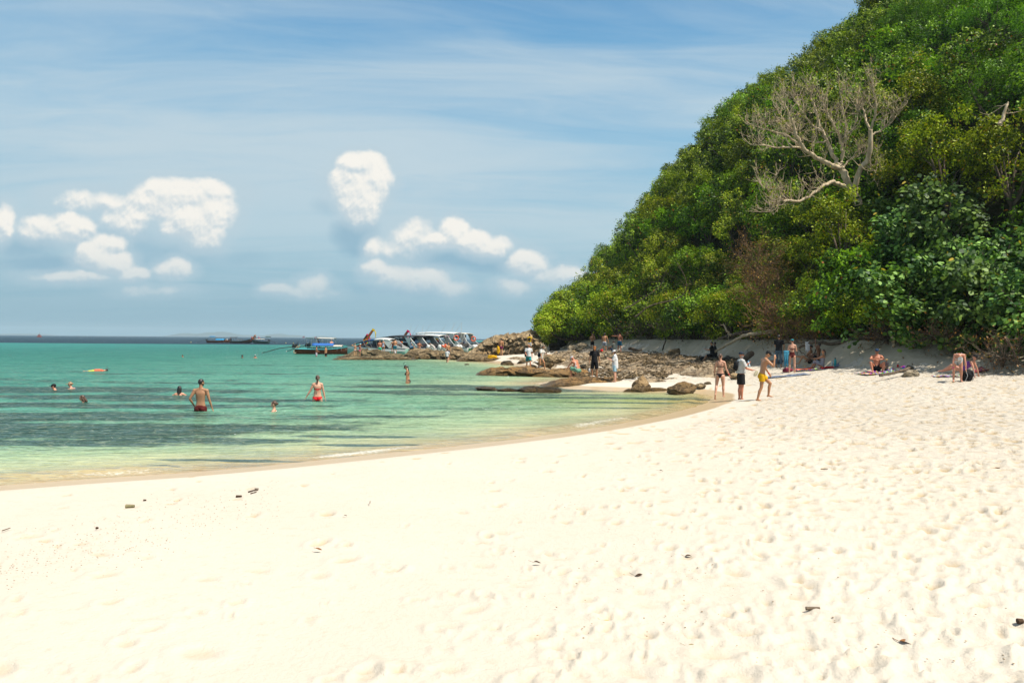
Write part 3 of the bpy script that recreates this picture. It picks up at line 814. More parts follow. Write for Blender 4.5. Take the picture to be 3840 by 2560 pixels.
island(660, 735, [(660,0),(690,7),(712,13),(735,0)], DI, 'hazy sloping island at the left of the group', 6)
island(20, 140, [(20,0),(60,6),(85,4),(115,6),(140,0)], DI, 'faint twin-humped island on the far left horizon', 7)
island(2000, 2300, [(2000,0),(2060,15),(2150,13),(2250,12),(2300,0)], DI, 'long low hazy headland behind the rock outcrop gap', 8)
island(1380, 1790, [(1380,0),(1430,5),(1500,3),(1650,6),(1760,4),(1790,0)], DI, 'very faint long coast behind the speedboats', 9)

# the humid air: distant islands sink into it
def air():
    m = bpy.data.materials.new('haze'); m.use_nodes = True; t = NT(m.node_tree); t.n.clear(); out = t.node('ShaderNodeOutputMaterial')
    v = t.node('ShaderNodeVolumePrincipled'); v.inputs['Color'].default_value = (0.70, 0.90, 1.0, 1); v.inputs['Density'].default_value = 0.00012; v.inputs['Anisotropy'].default_value = 0.2
    t.l.new(v.outputs[0], out.inputs['Volume'])
    S = 9600.0; z0, z1 = -4.0, 95.0
    V = [(x, y, z) for x in (-S, S) for y in (-S, S) for z in (z0, z1)]
    ob = mk('haze', V, [(0, 1, 3, 2), (4, 6, 7, 5), (0, 4, 5, 1), (2, 3, 7, 6), (0, 2, 6, 4), (1, 5, 7, 3)], m, smooth=False)
    tag(ob, 'pale humid air over the sea, hiding the far islands', 'haze', kind='stuff')
air()
# ------------------------------------------------------------------ rocks
_ico = {}
def ico(n):
    if n not in _ico:
        bm = bmesh.new(); bmesh.ops.create_icosphere(bm, subdivisions=n, radius=1.0)
        _ico[n] = (np.array([v.co[:] for v in bm.verts]), np.array([[v.index for v in f.verts] for f in bm.faces], dtype=np.int32)); bm.free()
    return _ico[n]
def rock_verts(seed, sub, cuts=16, facet=0.75, rough=0.10, strat=0.0):
    V, F = ico(sub); rng = np.random.default_rng(seed)
    N = rng.normal(size=(cuts, 3)); N /= np.linalg.norm(N, axis=1)[:, None]; D = rng.uniform(0.55, 0.95, cuts)
    dots = V @ N.T
    lim = np.where(dots > 0.05, D / np.maximum(dots, 0.05), 9).min(1)
    r = np.minimum(1.0, lim) * facet + (1 - facet)
    P = V * r[:, None]
    P = P + V * (fbm(P * 1.0 + seed, 1.6, 5, seed) * rough * 2.2)[:, None]
    if strat:
        zt = P[:, 2] + 0.25 * P[:, 0] + 0.12 * fbm(P + seed, 2.0, 3, seed)
        st = np.floor(zt * 5) / 5; fr = zt * 5 - np.floor(zt * 5)
        P[:, :2] *= (1 + strat * (0.5 - np.abs(fr - 0.5)) * np.sign(np.sin(st * 40)))[:, None]
    return P, F
def rock(label, c, r, mat, rotz=0.0, seed=1, sub=5, tilt=0.0, name='rock', group=None, cuts=16, facet=0.75, rough=0.10, strat=0.10, sink=0.35, cat='rock'):
    P, F = rock_verts(seed, sub, cuts, facet, rough, strat)
    P = P * np.array(r)
    ct, st_ = math.cos(tilt), math.sin(tilt)
    P = P @ np.array([[ct, 0, -st_], [0, 1, 0], [st_, 0, ct]])
    P = P[:, :]; P[:, 2] += r[2] * (1 - 2 * sink) 
    ob = mk(name, P, F, mat)
    ob.location = c; ob.rotation_euler = (0, 0, rotz)
    return tag(ob, label, cat, group)
def prock(label, x0, x1, ytop, ybase, mat, seed, d=None, depth=1.0, **kw):
    """rock whose outline spans photograph columns x0..x1, top row and base row"""
    xc = (x0 + x1) / 2
    p = at_z(xc, ybase, kw.pop('z', 0.05)) if d is None else at_d(xc, ybase, d)
    w_ = (x1 - x0) / 2 * p.y / FOC * 1.12; h_ = (ybase - ytop) * p.y / FOC
    sink = kw.pop('sink', 0.4)
    dy = w_ * depth
    return rock(label, (p.x, p.y + dy * 0.75, p.z), (w_, dy, h_ / (2 * (1 - sink)) * 1.12), mat, seed=seed, sink=sink, **kw)

# the big outcrop at the end of the beach
def outcrop(label, prof, d, depth, mat, seed, base_y, name='rock_outcrop', sub=(120, 44), rough=1.0):
    """long outcrop: its crest follows the measured profile, thickness depth metres, built as a closed ridge"""
    nx, nv = sub; xs = np.linspace(prof[0][0], prof[-1][0], nx)
    top = np.interp(xs, [p[0] for p in prof], [p[1] for p in prof])
    dd = np.interp(xs, [prof[0][0], prof[-1][0]], d if isinstance(d, (list, tuple)) else [d, d])
    cr = np.array([at_d(x, y, q)[:] for x, y, q in zip(xs, top, dd)])
    zb = np.array([at_d(x, base_y if not callable(base_y) else base_y(x), q - depth * .5).z for x, q in zip(xs, dd)]) - 0.25
    V = []
    for j in range(nv):
        a = math.pi * j / (nv - 1); cy = -math.cos(a); sz = max(0.0, math.sin(a)) ** 0.62
        V.append(np.stack([cr[:, 0], cr[:, 1] + cy * depth * (0.55 if cy < 0 else 0.8) , zb + (cr[:, 2] - zb) * sz], -1))
    V = np.stack(V, 0)
    hh = np.maximum(cr[:, 2] - zb, 0.05)[None, :, None]
    n3 = fbm(V, 0.55, 5, seed); n4 = fbm(V * np.array([0.7, 0.7, 2.2]) + 5, 1.6, 4, seed + 3)
    tilt_ = V[..., 2] * 1.6 + V[..., 0] * 0.45 + fbm(V, 0.5, 3, seed + 9) * 1.4
    ledge = (np.abs((tilt_ * 1.3) % 1.0 - 0.5) * 2)
    amp = np.clip(hh[..., 0] * 0.30, 0.10, 0.75) * rough
    V[..., 1] += (n3 * 1.6 + (ledge - 0.5) * 0.9 + n4 * 0.8) * amp
    V[..., 2] += (n4 * 0.5 + (ledge - .5) * .35 + n3 * .3) * amp * np.minimum(1, (V[..., 2] - zb[None, :]) * 2).clip(0, 1)
    V[..., 0] += n4 * amp * 0.6
    ob = mk(name, V.reshape(-1, 3), grid(nv, nx), mat)
    return tag(ob, label, 'rock')
outcrop('tall tan layered outcrop behind the man in plum trunks',
        [(1700,1345),(1740,1330),(1790,1300),(1820,1278),(1850,1263),(1885,1257),(1920,1252),(1955,1248),(1985,1241),(2000,1246),(2015,1256),(2030,1290),(2042,1318),(2055,1335)], [96, 92], 5.0, ROCK_TAN, 3, 1352, sub=(170, 60), rough=1.35)
outcrop('small pointed tan rock leaning against the right end of the tall outcrop', [(2018,1316),(2028,1290),(2036,1288),(2048,1300),(2058,1318)], 90, 1.6, ROCK_PALE, 5, 1325, sub=(50, 30))
outcrop('long brown humped rock in the middle of the low point, below the white speedboats',
        [(1490,1352),(1510,1338),(1530,1318),(1552,1310),(1600,1309),(1650,1316),(1700,1312),(1740,1318),(1790,1330),(1830,1345)], [94, 88], 3.2, ROCK_OLIVE, 7, 1362, sub=(170, 44), rough=1.2)
outcrop('low dark rock in front of the long humped rock, with its foot in the water', [(1700,1366),(1725,1340),(1770,1328),(1830,1330),(1880,1345),(1900,1366)], 84, 2.6, ROCK_OLIVE, 9, 1368, sub=(90, 36))
outcrop('low barnacled rock ridge behind the bathers, running from the longtail boat to the speedboats',
        [(1240,1342),(1265,1335),(1290,1332),(1315,1322),(1335,1314),(1365,1310),(1400,1312),(1430,1320),(1470,1326),(1500,1326),(1530,1334)], [99, 94], 2.6, ROCK_BARN, 13, 1352, sub=(150, 40), rough=1.2)
outcrop('flat barnacled front ledge of the point, nearest the open water', [(1252,1345),(1275,1338),(1330,1336),(1400,1334),(1460,1330),(1510,1336),(1560,1345)], [86, 88], 2.0, ROCK_BARN, 15, 1350, sub=(120, 34))
outcrop('brown rock knob right of the outboard motors', [(1672,1320),(1682,1303),(1700,1300),(1730,1303),(1742,1320)], 97, 1.6, ROCK_OLIVE, 17, 1325, sub=(50, 30))
outcrop('long orange-brown wet ledge behind the crouching man, sloping into the water',
        [(1775,1410),(1800,1390),(1850,1378),(1920,1372),(1990,1374),(2060,1386),(2120,1382),(2180,1386),(2240,1398),(2290,1420)], [53, 50], 2.3, ROCK_WET, 19, 1428, sub=(170, 44), rough=0.9)
outcrop('big smooth brown dome of rock under the crouching man, nearest of the ledges',
        [(1975,1466),(2020,1448),(2080,1426),(2140,1414),(2220,1411),(2290,1415),(2330,1424),(2360,1440),(2385,1464)], [41, 41], 2.6, ROCK_WET, 23, 1468, sub=(170, 50), rough=0.55)
for i, (a, b, t_, bb, s_) in enumerate([(1780, 1868, 1450, 1465, 'leftmost'), (1864, 1950, 1455, 1469, 'second'), (1940, 2035, 1450, 1472, 'third'), (2010, 2105, 1450, 1474, 'rightmost')]):
    prock(f'low dark weed-covered reef rock awash in the shallows, {s_} of the four', a, b, t_, bb, ROCK_DARK, 30 + i, depth=.8, group='dark reef rocks awash', name='reef_rock', z=0.0, sub=4)
prock('rounded brown boulder at the right end of the smooth dome', 2366, 2450, 1412, 1464, ROCK_TAN, 41, depth=.8, name='boulder', cat='boulder', z=.08)
prock('lone dark brown wet boulder at the edge of the shallow inlet', 2510, 2622, 1437, 1479, ROCK_WET, 42, depth=.75, name='boulder', cat='boulder', z=.02, facet=.85, cuts=11)
prock('flat orange stone on the sand right of the lone wet boulder', 2610, 2652, 1436, 1449, ROCK_TAN, 43, depth=.8, name='rock', z=.25)
prock('small grey-brown stone on the sand just behind the flat orange stone', 2642, 2672, 1431, 1442, ROCK_OLIVE, 44, depth=.8, name='rock', z=.3)
prock('low wet rock lying between the rounded boulder and the inlet', 2340, 2400, 1457, 1470, ROCK_WET, 45, depth=.7, name='rock', z=0)
prock('thin flat rock with shingle beside the rounded boulder', 2395, 2500, 1454, 1466, ROCK_WET, 46, depth=.6, name='rock', z=0.02)
prock('oval tan stone behind the black-bikini woman, against the pebbles', 2740, 2785, 1398, 1415, ROCK_TAN, 47, d=39, depth=.8, name='boulder', cat='boulder')
prock('dark stone beside the black-bikini woman', 2722, 2752, 1382, 1400, ROCK_DARK, 48, d=41, depth=.8)
prock('dark brown block of driftwood-coloured rock on the bank foot', 2508, 2558, 1305, 1328, ROCK_OLIVE, 49, d=62, depth=.7)
prock('big brown flat-topped slab in the middle of the rocky beach', 2015, 2130, 1327, 1362, ROCK_TAN, 50, d=66, depth=.6, name='boulder', cat='boulder')
prock('rounded brown boulder leaning on the left of the flat-topped slab', 2040, 2085, 1340, 1364, ROCK_OLIVE, 51, d=63, depth=.7, name='boulder', cat='boulder')
prock('pale tan angular boulder below the tree roots', 2125, 2178, 1292, 1318, ROCK_PALE, 52, d=84, depth=.8, name='boulder', cat='boulder')
prock('pale slab leaning on the angular boulder', 2158, 2215, 1288, 1310, ROCK_PALE, 53, d=82, depth=.8, name='boulder', cat='boulder')
prock('pale rounded boulder nearest the men under the trees', 2185, 2222, 1296, 1316, ROCK_PALE, 54, d=80, depth=.8, name='boulder', cat='boulder')
prock('grey split boulder at the feet of the man in black shorts', 2175, 2250, 1308, 1338, ROCK_GREY, 55, d=76, depth=.7, name='boulder', cat='boulder')
prock('low grey rock in front of the split boulder', 2240, 2330, 1322, 1345, ROCK_GREY, 56, d=71, depth=.7)
prock('dark boulder in the gap between the outcrop and the trees', 2060, 2100, 1284, 1312, ROCK_DARK, 57, d=92, depth=.8, name='boulder', cat='boulder')
prock('dark boulder with roots on it under the leaning tree', 2085, 2150, 1262, 1290, ROCK_DARK, 58, d=96, depth=.8, name='boulder', cat='boulder')
prock('grey stone seat under the couple in dark clothes', 2652, 2712, 1330, 1366, ROCK_GREY, 59, d=55, depth=.8, name='boulder', cat='boulder')
prock('grey-green rounded stone right of the stone seat', 2716, 2755, 1332, 1358, ROCK_GREY, 60, d=53.5, depth=.8, name='boulder', cat='boulder')
prock('dark triangular stone right of the grey-green one', 2735, 2765, 1345, 1362, ROCK_OLIVE, 61, d=52, depth=.8)
prock('grey rock half buried beside the coloured towel at the right', 3405, 3432, 1368, 1384, ROCK_GREY, 62, d=36.5, depth=.8)
prock('sandy hummock of rock right of the coloured towel', 3390, 3452, 1382, 1402, ROCK_PALE, 63, d=34.5, depth=.6, name='rock', sink=.55)
prock('dark low rock at the left edge of the pebbly shallows', 1880, 1925, 1352, 1368, ROCK_DARK, 64, depth=.8, z=.02)
prock('dark rock lump at the water edge under the man in the white T-shirt', 1938, 2005, 1348, 1366, ROCK_OLIVE, 65, depth=.8, z=.05)
prock('tiny dark rock breaking the surface off the point', 1742, 1760, 1364, 1368, ROCK_DARK, 66, depth=.8, z=0)

# rocky platform between the ledges and the bank: strata in low relief
def rock_shelf():
    poly = [(2030,1352),(1960,1340),(1900,1338),(1880,1350),(1960,1366),(2040,1380),(2200,1400),(2290,1428),(2380,1440),(2450,1452),(2500,1440),(2560,1428),(2640,1420),(2720,1424),(2790,1408),(2760,1385),(2740,1366),(2700,1350),(2550,1330),(2400,1322),(2300,1318),(2220,1318),(2150,1318),(2090,1322),(2050,1330)]
    pts = []
    for x, y in poly:
        h_ = hit(x, y); pts.append((h_.x, h_.y))
    PL = np.array(pts)
    n = 330; xs = np.linspace(PL[:, 0].min() - 1, PL[:, 0].max() + 1, 210); ys = np.linspace(PL[:, 1].min() - 1, PL[:, 1].max() + 1, n)
    Y, X = np.meshgrid(ys, xs, indexing='ij')
    dd, _ = seg_dist(X, Y, PL, True); ins = inside(X, Y, PL); sd = np.where(ins, dd, -dd) + 0.6 * fbm(P3(X, Y), 0.6, 3, 2)
    g_ = ground(X, Y)
    tl = X * 0.5 + Y * 0.22 + fbm(P3(X, Y), 0.25, 4, 5) * 2.2
    saw = (tl * 0.9) % 1.0
    rel = (saw ** 1.6) * 0.34 + fbm(P3(X, Y), 0.8, 4, 6) * 0.20 + fbm(P3(X, Y), 3.5, 3, 7) * 0.07
    Z = g_ - 0.14 + np.clip(sd, 0, 1) * 0.08 + rel * sstep(0, 1.2, sd)
    V = np.stack([X, Y, Z], -1).reshape(-1, 3); F = grid(n, 210)
    keep = (sd.ravel()[F] > -0.3).any(1)
    ob = mk('rock_shelf', V, F[keep], ROCK_SHELF); tag(ob, kind='structure')
    return PL
SHELF = rock_shelf()
# loose stones: pebbly rubble in front of the bank and along the ledges
stone_proto = {}
def stone_field():
    rng = np.random.default_rng(12); n = 0
    kinds = []
    for i in range(7):
        P, F = rock_verts(100 + i, 3, 12, .8, .06)
        me = None
        kinds.append((P, F))
    mats_ = [ROCK_OLIVE, ROCK_DARK, ROCK_GREY, ROCK_TAN, ROCK_PALE]
    meshes = {}
    zones = [(2230, 2760, 1322, 1380, 170, [0, 0, 1, 2, 3], (5, 17), 'dark stones strewn at the foot of the sand bank', 'small dark stone among the rubble at the foot of the sand bank'),
             (2000, 2330, 1322, 1352, 50, [2, 3, 4, 4], (7, 22), 'tan stones on the upper rocky beach', 'tan angular stone lying on the upper rocky beach'),
             (1950, 2480, 1378, 1420, 60, [0, 3, 0, 1], (6, 20), 'brown stones between the wet ledges', 'brown wet stone lying between the ledges'),
             (1260, 1560, 1326, 1348, 16, [0, 1, 0], (8, 18), 'barnacled stones on the low point', 'barnacled stone on the low point behind the bathers')]
    for (x0, x1, y0, y1, cnt, mi, sz, grp, lab) in zones:
        for k in range(cnt):
            px = rng.uniform(x0, x1); py = rng.uniform(y0, y1)
            if x0 == 2230: py = 1320 + (py - y0) * 0.62 + (px - 2230) / 530 * 34
            p = hit(px, py)
            s_ = rng.uniform(*sz) * (0.6 + 0.8 * rng.random() ** 3) * p.y / FOC / 2 * 1.25
            ki = int(rng.integers(7)); m_ = mi[int(rng.integers(len(mi)))]
            if (ki, m_) not in meshes:
                o = mk('stone', kinds[ki][0], kinds[ki][1], mats_[m_]); meshes[(ki, m_)] = o.data
            else:
                o = bpy.data.objects.new('stone', meshes[(ki, m_)]); COL.objects.link(o)
            o.location = (p.x, p.y, p.z + s_ * 0.22 + 0.16); o.scale = (s_, s_ * rng.uniform(.7, 1), s_ * rng.uniform(.45, .8))
            o.rotation_euler = (rng.uniform(-.3, .3), rng.uniform(-.3, .3), rng.uniform(0, 6.28))
            wd = ('brown', 'blackish', 'grey', 'tan', 'pale')[m_]; big = 'tiny' if s_ < .10 else ('small' if s_ < .16 else ('fair-sized' if s_ < .24 else 'big'))
            q_ = (px - x0) / (x1 - x0); zn = ['at its left end', 'left of its middle', 'in its middle', 'right of its middle', 'at its right end'][min(4, int(q_ * 5))]
            where = {2230: 'rubble under the sand bank', 2000: 'upper rocky beach', 1950: 'gap between the wet ledges', 1260: 'barnacled point behind the bathers'}[x0]
            tag(o, f'{big} {wd} stone of the {where}, {zn}', 'stone', grp)
stone_field()
# shingle: countless smaller stones, one mass
def shingle():
    rng = np.random.default_rng(5); P0, F0 = rock_verts(77, 1, 8, .8, .0)
    V = []; F = []; n = 0; k = 0
    while k < 5200:
        if rng.random() < .62: px = rng.uniform(2200, 2790); py = 1318 + (px - 2230) / 530 * 34 + rng.uniform(0, 46)
        else: px = rng.uniform(2160, 2500); py = rng.uniform(1322, 1428)
        t_ = at_d(px, py, 50); p = hit_fast(px, py)
        if p is None: continue
        s_ = rng.uniform(.04, .13)
        V.append(P0 * np.array([s_, s_ * .8, s_ * .5]) + np.array([p[0], p[1], p[2] + s_ * .15 + rng.uniform(0.02, 0.22)])); F.append(F0 + n); n += len(P0); k += 1
    ob = mk('shingle', np.vstack(V), np.vstack(F), ROCK_OLIVE, smooth=False)
    tag(ob, 'loose brown shingle strewn over the rocky beach below the bank', 'shingle', kind='stuff')
_hc = {}
def hit_fast(px, py):
    kx, ky = int(px // 12), int(py // 3)
    if (kx, ky) not in _hc: _hc[(kx, ky)] = (hit(kx * 12 + 6, ky * 3 + 1.5), )
    b = _hc[(kx, ky)][0]; d = b.y * (1 + ((ky * 3 + 1.5) - py) / max(20, (ky * 3 - horizon(px))))
    q = at_d(px, py, d)
    return (q.x, q.y, q.z)
shingle()
# ------------------------------------------------------------------ foliage
LEAF_FINE = m_leaf('leaf_yellow_green', (0.045, 0.085, 0.007), (0.34, 0.42, 0.016), (0.42, 0.26, 0.03), 0.03)
LEAF_MID = m_leaf('leaf_mid_green', (0.025, 0.062, 0.007), (0.22, 0.36, 0.015), (0.36, 0.12, 0.03), 0.012)
LEAF_ROUND = m_leaf('leaf_round', (0.026, 0.075, 0.014), (0.19, 0.33, 0.06), (0.48, 0.36, 0.05), 0.02)
LEAF_OLIVE = m_leaf('leaf_olive', (0.028, 0.060, 0.005), (0.25, 0.31, 0.013), None)
LEAF_FEATHER = m_leaf('leaf_feathery', (0.04, 0.11, 0.008), (0.20, 0.37, 0.018), None)
LEAF_DRY = m_leaf('leaf_dry', (0.16, 0.075, 0.02), (0.28, 0.15, 0.05), (0.5, 0.28, 0.04), 0.1)
def leaves_mesh(C, Nn, L, W, shape, rng, tone_base):
    """C centres, Nn normals, L/W leaf sizes -> verts, faces, tone, odd"""
    n = len(C)
    Nn = Nn / np.linalg.norm(Nn, axis=1)[:, None]
    T = rng.normal(size=(n, 3)); T[:, 2] -= 0.7
    T -= Nn * (T * Nn).sum(1)[:, None]; T /= np.linalg.norm(T, axis=1)[:, None]
    B = np.cross(Nn, T); sc = rng.uniform(0.7, 1.25, n)[:, None]
    if shape == 'round':
        offs = [(-.5, 0), (-.22, .46), (.25, .42), (.55, 0), (.25, -.42), (-.22, -.46)]; fold = [0, .10, .08, -.05, .08, .10]
    else:
        offs = [(-.5, 0), (0, .5), (.55, 0), (0, -.5)]; fold = [0, .16, -.12, .16]
    V = np.stack([C + T * (a * L) * sc + B * (b * W) * sc + Nn * (f_ * W) * sc for (a, b), f_ in zip(offs, fold)], 1)
    k = len(offs)
    F = np.arange(n * k, dtype=np.int32).reshape(n, k)
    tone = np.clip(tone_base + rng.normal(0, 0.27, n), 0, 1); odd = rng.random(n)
    return V.reshape(-1, 3), F, tone, odd
def crown_data(kind, R3, seed, nleaf, L, W, shape='oval', nlobe=16, spray=5, skew=0.45, lob=(.34, .5)):
    rng = np.random.default_rng(seed)
    R3 = np.array(R3, float)
    dirs = rng.normal(size=(nlobe, 3)); dirs /= np.linalg.norm(dirs, axis=1)[:, None]; dirs[:, 2] = dirs[:, 2] * .9 + .08
    lc = dirs * R3 * rng.uniform(0.42, 0.98, nlobe)[:, None]; lr = R3.mean() * rng.uniform(lob[0], lob[1], nlobe)
    ltone = rng.uniform(0.25, 0.75, nlobe)
    ns = nleaf // spray
    li = rng.choice(nlobe, ns, p=lr ** 2 / (lr ** 2).sum())
    d = rng.normal(size=(ns, 3)); d /= np.linalg.norm(d, axis=1)[:, None]
    rad = rng.uniform(0.55, 1.04, ns) ** 0.6
    rad *= 1 + 0.22 * fbm(d * 2 + li[:, None] * 7.7, 2.0, 3, seed)
    hole = fbm(lc[li] + d * lr[li][:, None], 1.1, 2, seed + 5) > -0.07
    li = li[hole]; d = d[hole]; rad = rad[hole]; ns = len(li)
    C = lc[li] + d * (lr[li] * rad)[:, None] * np.array([1, 1, .85])
    # sprays: several leaves about a twig end
    C = np.repeat(C, spray, 0) + rng.normal(size=(ns * spray, 3)) * L * 0.75
    N_ = np.repeat(d, spray, 0) * skew * .7 + np.repeat(rng.normal(size=(ns, 3)) * .48, spray, 0) + rng.normal(size=(ns * spray, 3)) * 0.24 + np.array([0.12, -0.30, 0.72])
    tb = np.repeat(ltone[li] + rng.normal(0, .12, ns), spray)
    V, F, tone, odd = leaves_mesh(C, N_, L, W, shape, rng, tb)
    return V, F, tone, odd, lc, lr
def crown_obj(name, data, mat, parent=None):
    V, F, tone, odd = data[:4]
    ob = mk(name, V, F, mat, parent, smooth=False)
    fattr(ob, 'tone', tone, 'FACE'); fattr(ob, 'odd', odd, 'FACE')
    ob['kind'] = 'stuff'
    return ob
def trunk_obj(lc, h, rad, seed, mat, parent=None, name='trunk', lean=(0, 0)):
    rng = random.Random(seed); mb = MB(); b = np.array([0, 0, -0.6]); fork = np.array([lean[0] * .5, lean[1] * .5, h * 0.35])
    mb.tube([b, (b + fork) / 2 + np.array([rng.uniform(-.1, .1), rng.uniform(-.1, .1), 0]), fork], [rad * 1.35, rad, rad * .85], 8)
    for c in lc[:9]:
        c = np.array(c) + np.array([lean[0], lean[1], h]); m1 = fork * .5 + c * .5 + np.array([rng.uniform(-.4, .4), rng.uniform(-.4, .4), rng.uniform(-.2, .5)])
        mb.tube([fork, fork * .6 + m1 * .4 + np.array([0, 0, -.1]), m1, c], [rad * .55, rad * .42, rad * .25, rad * .08], 6)
    return mb.build(name, mat, parent, True)
SPEC = {  # kind: leaf material, leaf count, length, width, shape, spray, name, what
    'fine': (LEAF_FINE, 12500, .17, .085, 'oval', 6, 'leafy_tree', 'yellow-green tree'),
    'mid': (LEAF_MID, 9500, .20, .11, 'oval', 6, 'broadleaf_tree', 'mid green tree'),
    'round': (LEAF_ROUND, 5600, .21, .20, 'round', 4, 'round_leaved_tree', 'round-leaved tree'),
    'olive': (LEAF_OLIVE, 12500, .17, .10, 'oval', 8, 'olive_green_tree', 'olive-green tree'),
    'feather': (LEAF_FEATHER, 15000, .16, .045, 'oval', 9, 'feathery_tree', 'feathery bright green tree')}
PROTO = {}
def proto(kind, v):
    if (kind, v) in PROTO: return PROTO[(kind, v)]
    mt, nl, L, W, shp, spr, nm, _ = SPEC[kind]
    R3 = [(2.7, 2.7, 2.5), (3.1, 2.6, 2.2), (2.5, 2.8, 2.9)][v]
    if kind == 'feather': R3 = (R3[0] * 1.2, R3[1] * 1.2, R3[2] * .55)
    dat = crown_data(kind, R3, 50 + v * 7 + sum(map(ord, kind)), nl, L, W, shp, 46, spr, lob=(.13, .27) if kind != 'feather' else (.22, .36))
    dat[0][:, 2] += 3.6
    c = crown_obj('crown', dat, mt); t_ = trunk_obj(dat[4], 3.6, .16, v, BARK)
    PROTO[(kind, v)] = (c, t_); return PROTO[(kind, v)]
tree_n = 0
def plant(kind, v, x, y, z, s, rz, label, group, tilt=(0, 0)):
    """a tree of its own: an Empty at its foot with crown and trunk (mesh data shared between alike trees)"""
    global tree_n
    c, t_ = proto(kind, v)
    e = empty(SPEC[kind][6], (x, y, z), rz, label, 'tree', group)
    e.scale = s; e.rotation_euler = (tilt[0], tilt[1], rz)
    for src in (c, t_):
        if src.parent is None and 'used' not in src:
            o = src; o['used'] = 1
        else:
            o = src.copy(); COL.objects.link(o)
        o.parent = e
    tree_n += 1
    return e
def proj(p):
    d = Vector(p) - EYE; zc = d.dot(cam_f)
    return 1920 + FOC * d.dot(cam_r) / zc, 1280 - FOC * d.dot(cam_u) / zc
LABS = {}
def forest():
    rng = np.random.default_rng(21); placed = []
    # bare tree keeps its own gap
    cand = []
    pts, nrm, ts = foot_line(0.5)
    for _ in range(9000):
        i = int(rng.integers(len(pts))); u = rng.uniform(1.6, 62) if rng.random() < .8 else rng.uniform(1.6, 6)
        x = pts[i][0] + nrm[i][0] * u; y = pts[i][1] + nrm[i][1] * u
        cand.append((u, x, y, ts[i]))
    cand.sort(key=lambda c: c[0] // 3 + rng.random() * .9)
    for (u, x, y, t_) in cand:
        if y < 24 or len(placed) > 292: continue
        px = 1920 + FOC * x / y
        if px > 4060 or px < 2080: continue
        s0 = 0.82 + 0.38 * rng.random(); s0 *= 1.0 + 0.004 * (y - 40)
        lim = EYE.z + float(sil_tan(x, y)) * y
        g_ = gz(x, y)
        Htree = 6.3 * s0
        # reaches above the outline: sink it into the slope or leave it out
        over = g_ + Htree - lim
        zb = g_ - max(0, over)
        if over > 4.5 * s0: continue
        A = 2.4 + SLOPE * max(0, u - 3)
        if A > lim + 3.5: continue
        md = (2.75 if u > 6 else 2.35) * s0
        if any((x - q[0]) ** 2 + (y - q[1]) ** 2 + ((zb - q[2]) * .5) ** 2 < md * md for q in placed): continue
        if (x - bx0) ** 2 + (y - by0) ** 2 < 2.2 ** 2: continue
        ppx, ppy = proj((x, y, zb + 4 * s0)); dx, dy = ppx / K, ppy / K
        if ppy < -420: continue
        # keep the sight line to the bare tree open
        if 1735 < dx < 2075 and 150 < dy < 520 and y < by0 - 1.0 and ppy - 3 * s0 * FOC / y < 700: continue
        r_ = rng.random()
        if dx > 2080 and dy < 190: kd = 'feather' if r_ < .75 else 'mid'
        elif dx > 2030 and dy > 390: kd = 'round' if r_ < .8 else 'mid'
        elif 1745 < dx <= 2060 and dy > 430: kd = 'fine' if r_ < .8 else 'mid'
        elif dx > 1980 and 150 < dy <= 390: kd = 'fine' if r_ < .5 else 'mid'
        elif dy < 420 or (dx < 1500 and dy < 560): kd = 'olive' if r_ < .6 else ('mid' if r_ < .85 else 'fine')
        elif dx < 1500 and dy > 560: kd = 'mid' if r_ < .5 else 'fine'
        else: kd = 'mid' if r_ < .5 else ('olive' if r_ < .62 else 'fine')
        v_ = int(rng.integers(3)); hz_ = 'at the front edge above the sand bank' if u < 5 else ('on the lower slope' if g_ < 12 else ('on the steep upper slope' if dx > 1900 else 'on the upper left slope'))
        tier = 'in the front row' if u < 5 else ('low on the slope' if g_ < 9 else ('halfway up' if g_ < 20 else 'near the top'))
        whr = next(t for lim_, t in ((1400, 'near the wood tip'), (1560, 'over the shaded men'), (1740, 'over the seated couple'), (1900, 'over the yellow shorts'), (2060, 'over the sunbathers'), (2200, 'over the toddler'), (9999, 'by the right edge')) if dx < lim_)
        lab = ('round-crowned ', 'low-crowned ', 'tall-crowned ')[v_] + SPEC[kd][7]
        lab = f'{lab} {tier}, {whr}'
        s = (s0 * rng.uniform(.9, 1.15), s0 * rng.uniform(.9, 1.15), s0 * rng.uniform(.9, 1.1))
        zz = zb - (1.7 * s0 if u < 4.5 else 0.6)
        tr_ = plant(kd, v_, x, y, zz, s, rng.uniform(0, 6.28), lab, SPEC[kd][7].replace('tree', 'trees') + ' on the hill'); LABS.setdefault(lab, []).append((ppx, tr_))
        placed.append((x, y, zb))
    for lab, L_ in LABS.items():
        if len(L_) > 1:
            L_.sort(key=lambda q: q[0]); nm = {2: ['left one', 'right one'], 3: ['leftmost', 'middle one', 'rightmost']}.get(len(L_), [f'{w_} from left' for w_ in ('first', 'second', 'third', 'fourth', 'fifth', 'sixth', 'seventh', 'eighth', 'ninth', 'tenth')])
            for k, (_, o_) in enumerate(L_): o_['label'] = f'{lab}, {nm[min(k, len(nm) - 1)]}'
    print('trees', len(placed), 'longest label', max(len(o_['label'].split()) for L_ in LABS.values() for _, o_ in L_))
    return placed
# the bare tree: photograph points on a crop (2700 + .4847 x, .4847 y)
BTC = lambda x, y: (2700 + .4847 * x, .4847 * y)
def canopy_d(px, py, h=5.0):
    d = ray(px, py); ts = np.arange(25, 140, 0.25)
    Z = EYE.z + d.z * ts; g_ = ground(EYE.x + d.x * ts, EYE.y + ts)
    k = np.argmax(Z < g_ + h); return ts[k]
b_ = BTC(1050, 1490); bd = canopy_d(*b_) - 1.2
bp = at_d(*b_, bd); bx0, by0 = bp.x, bp.y
placed = forest()

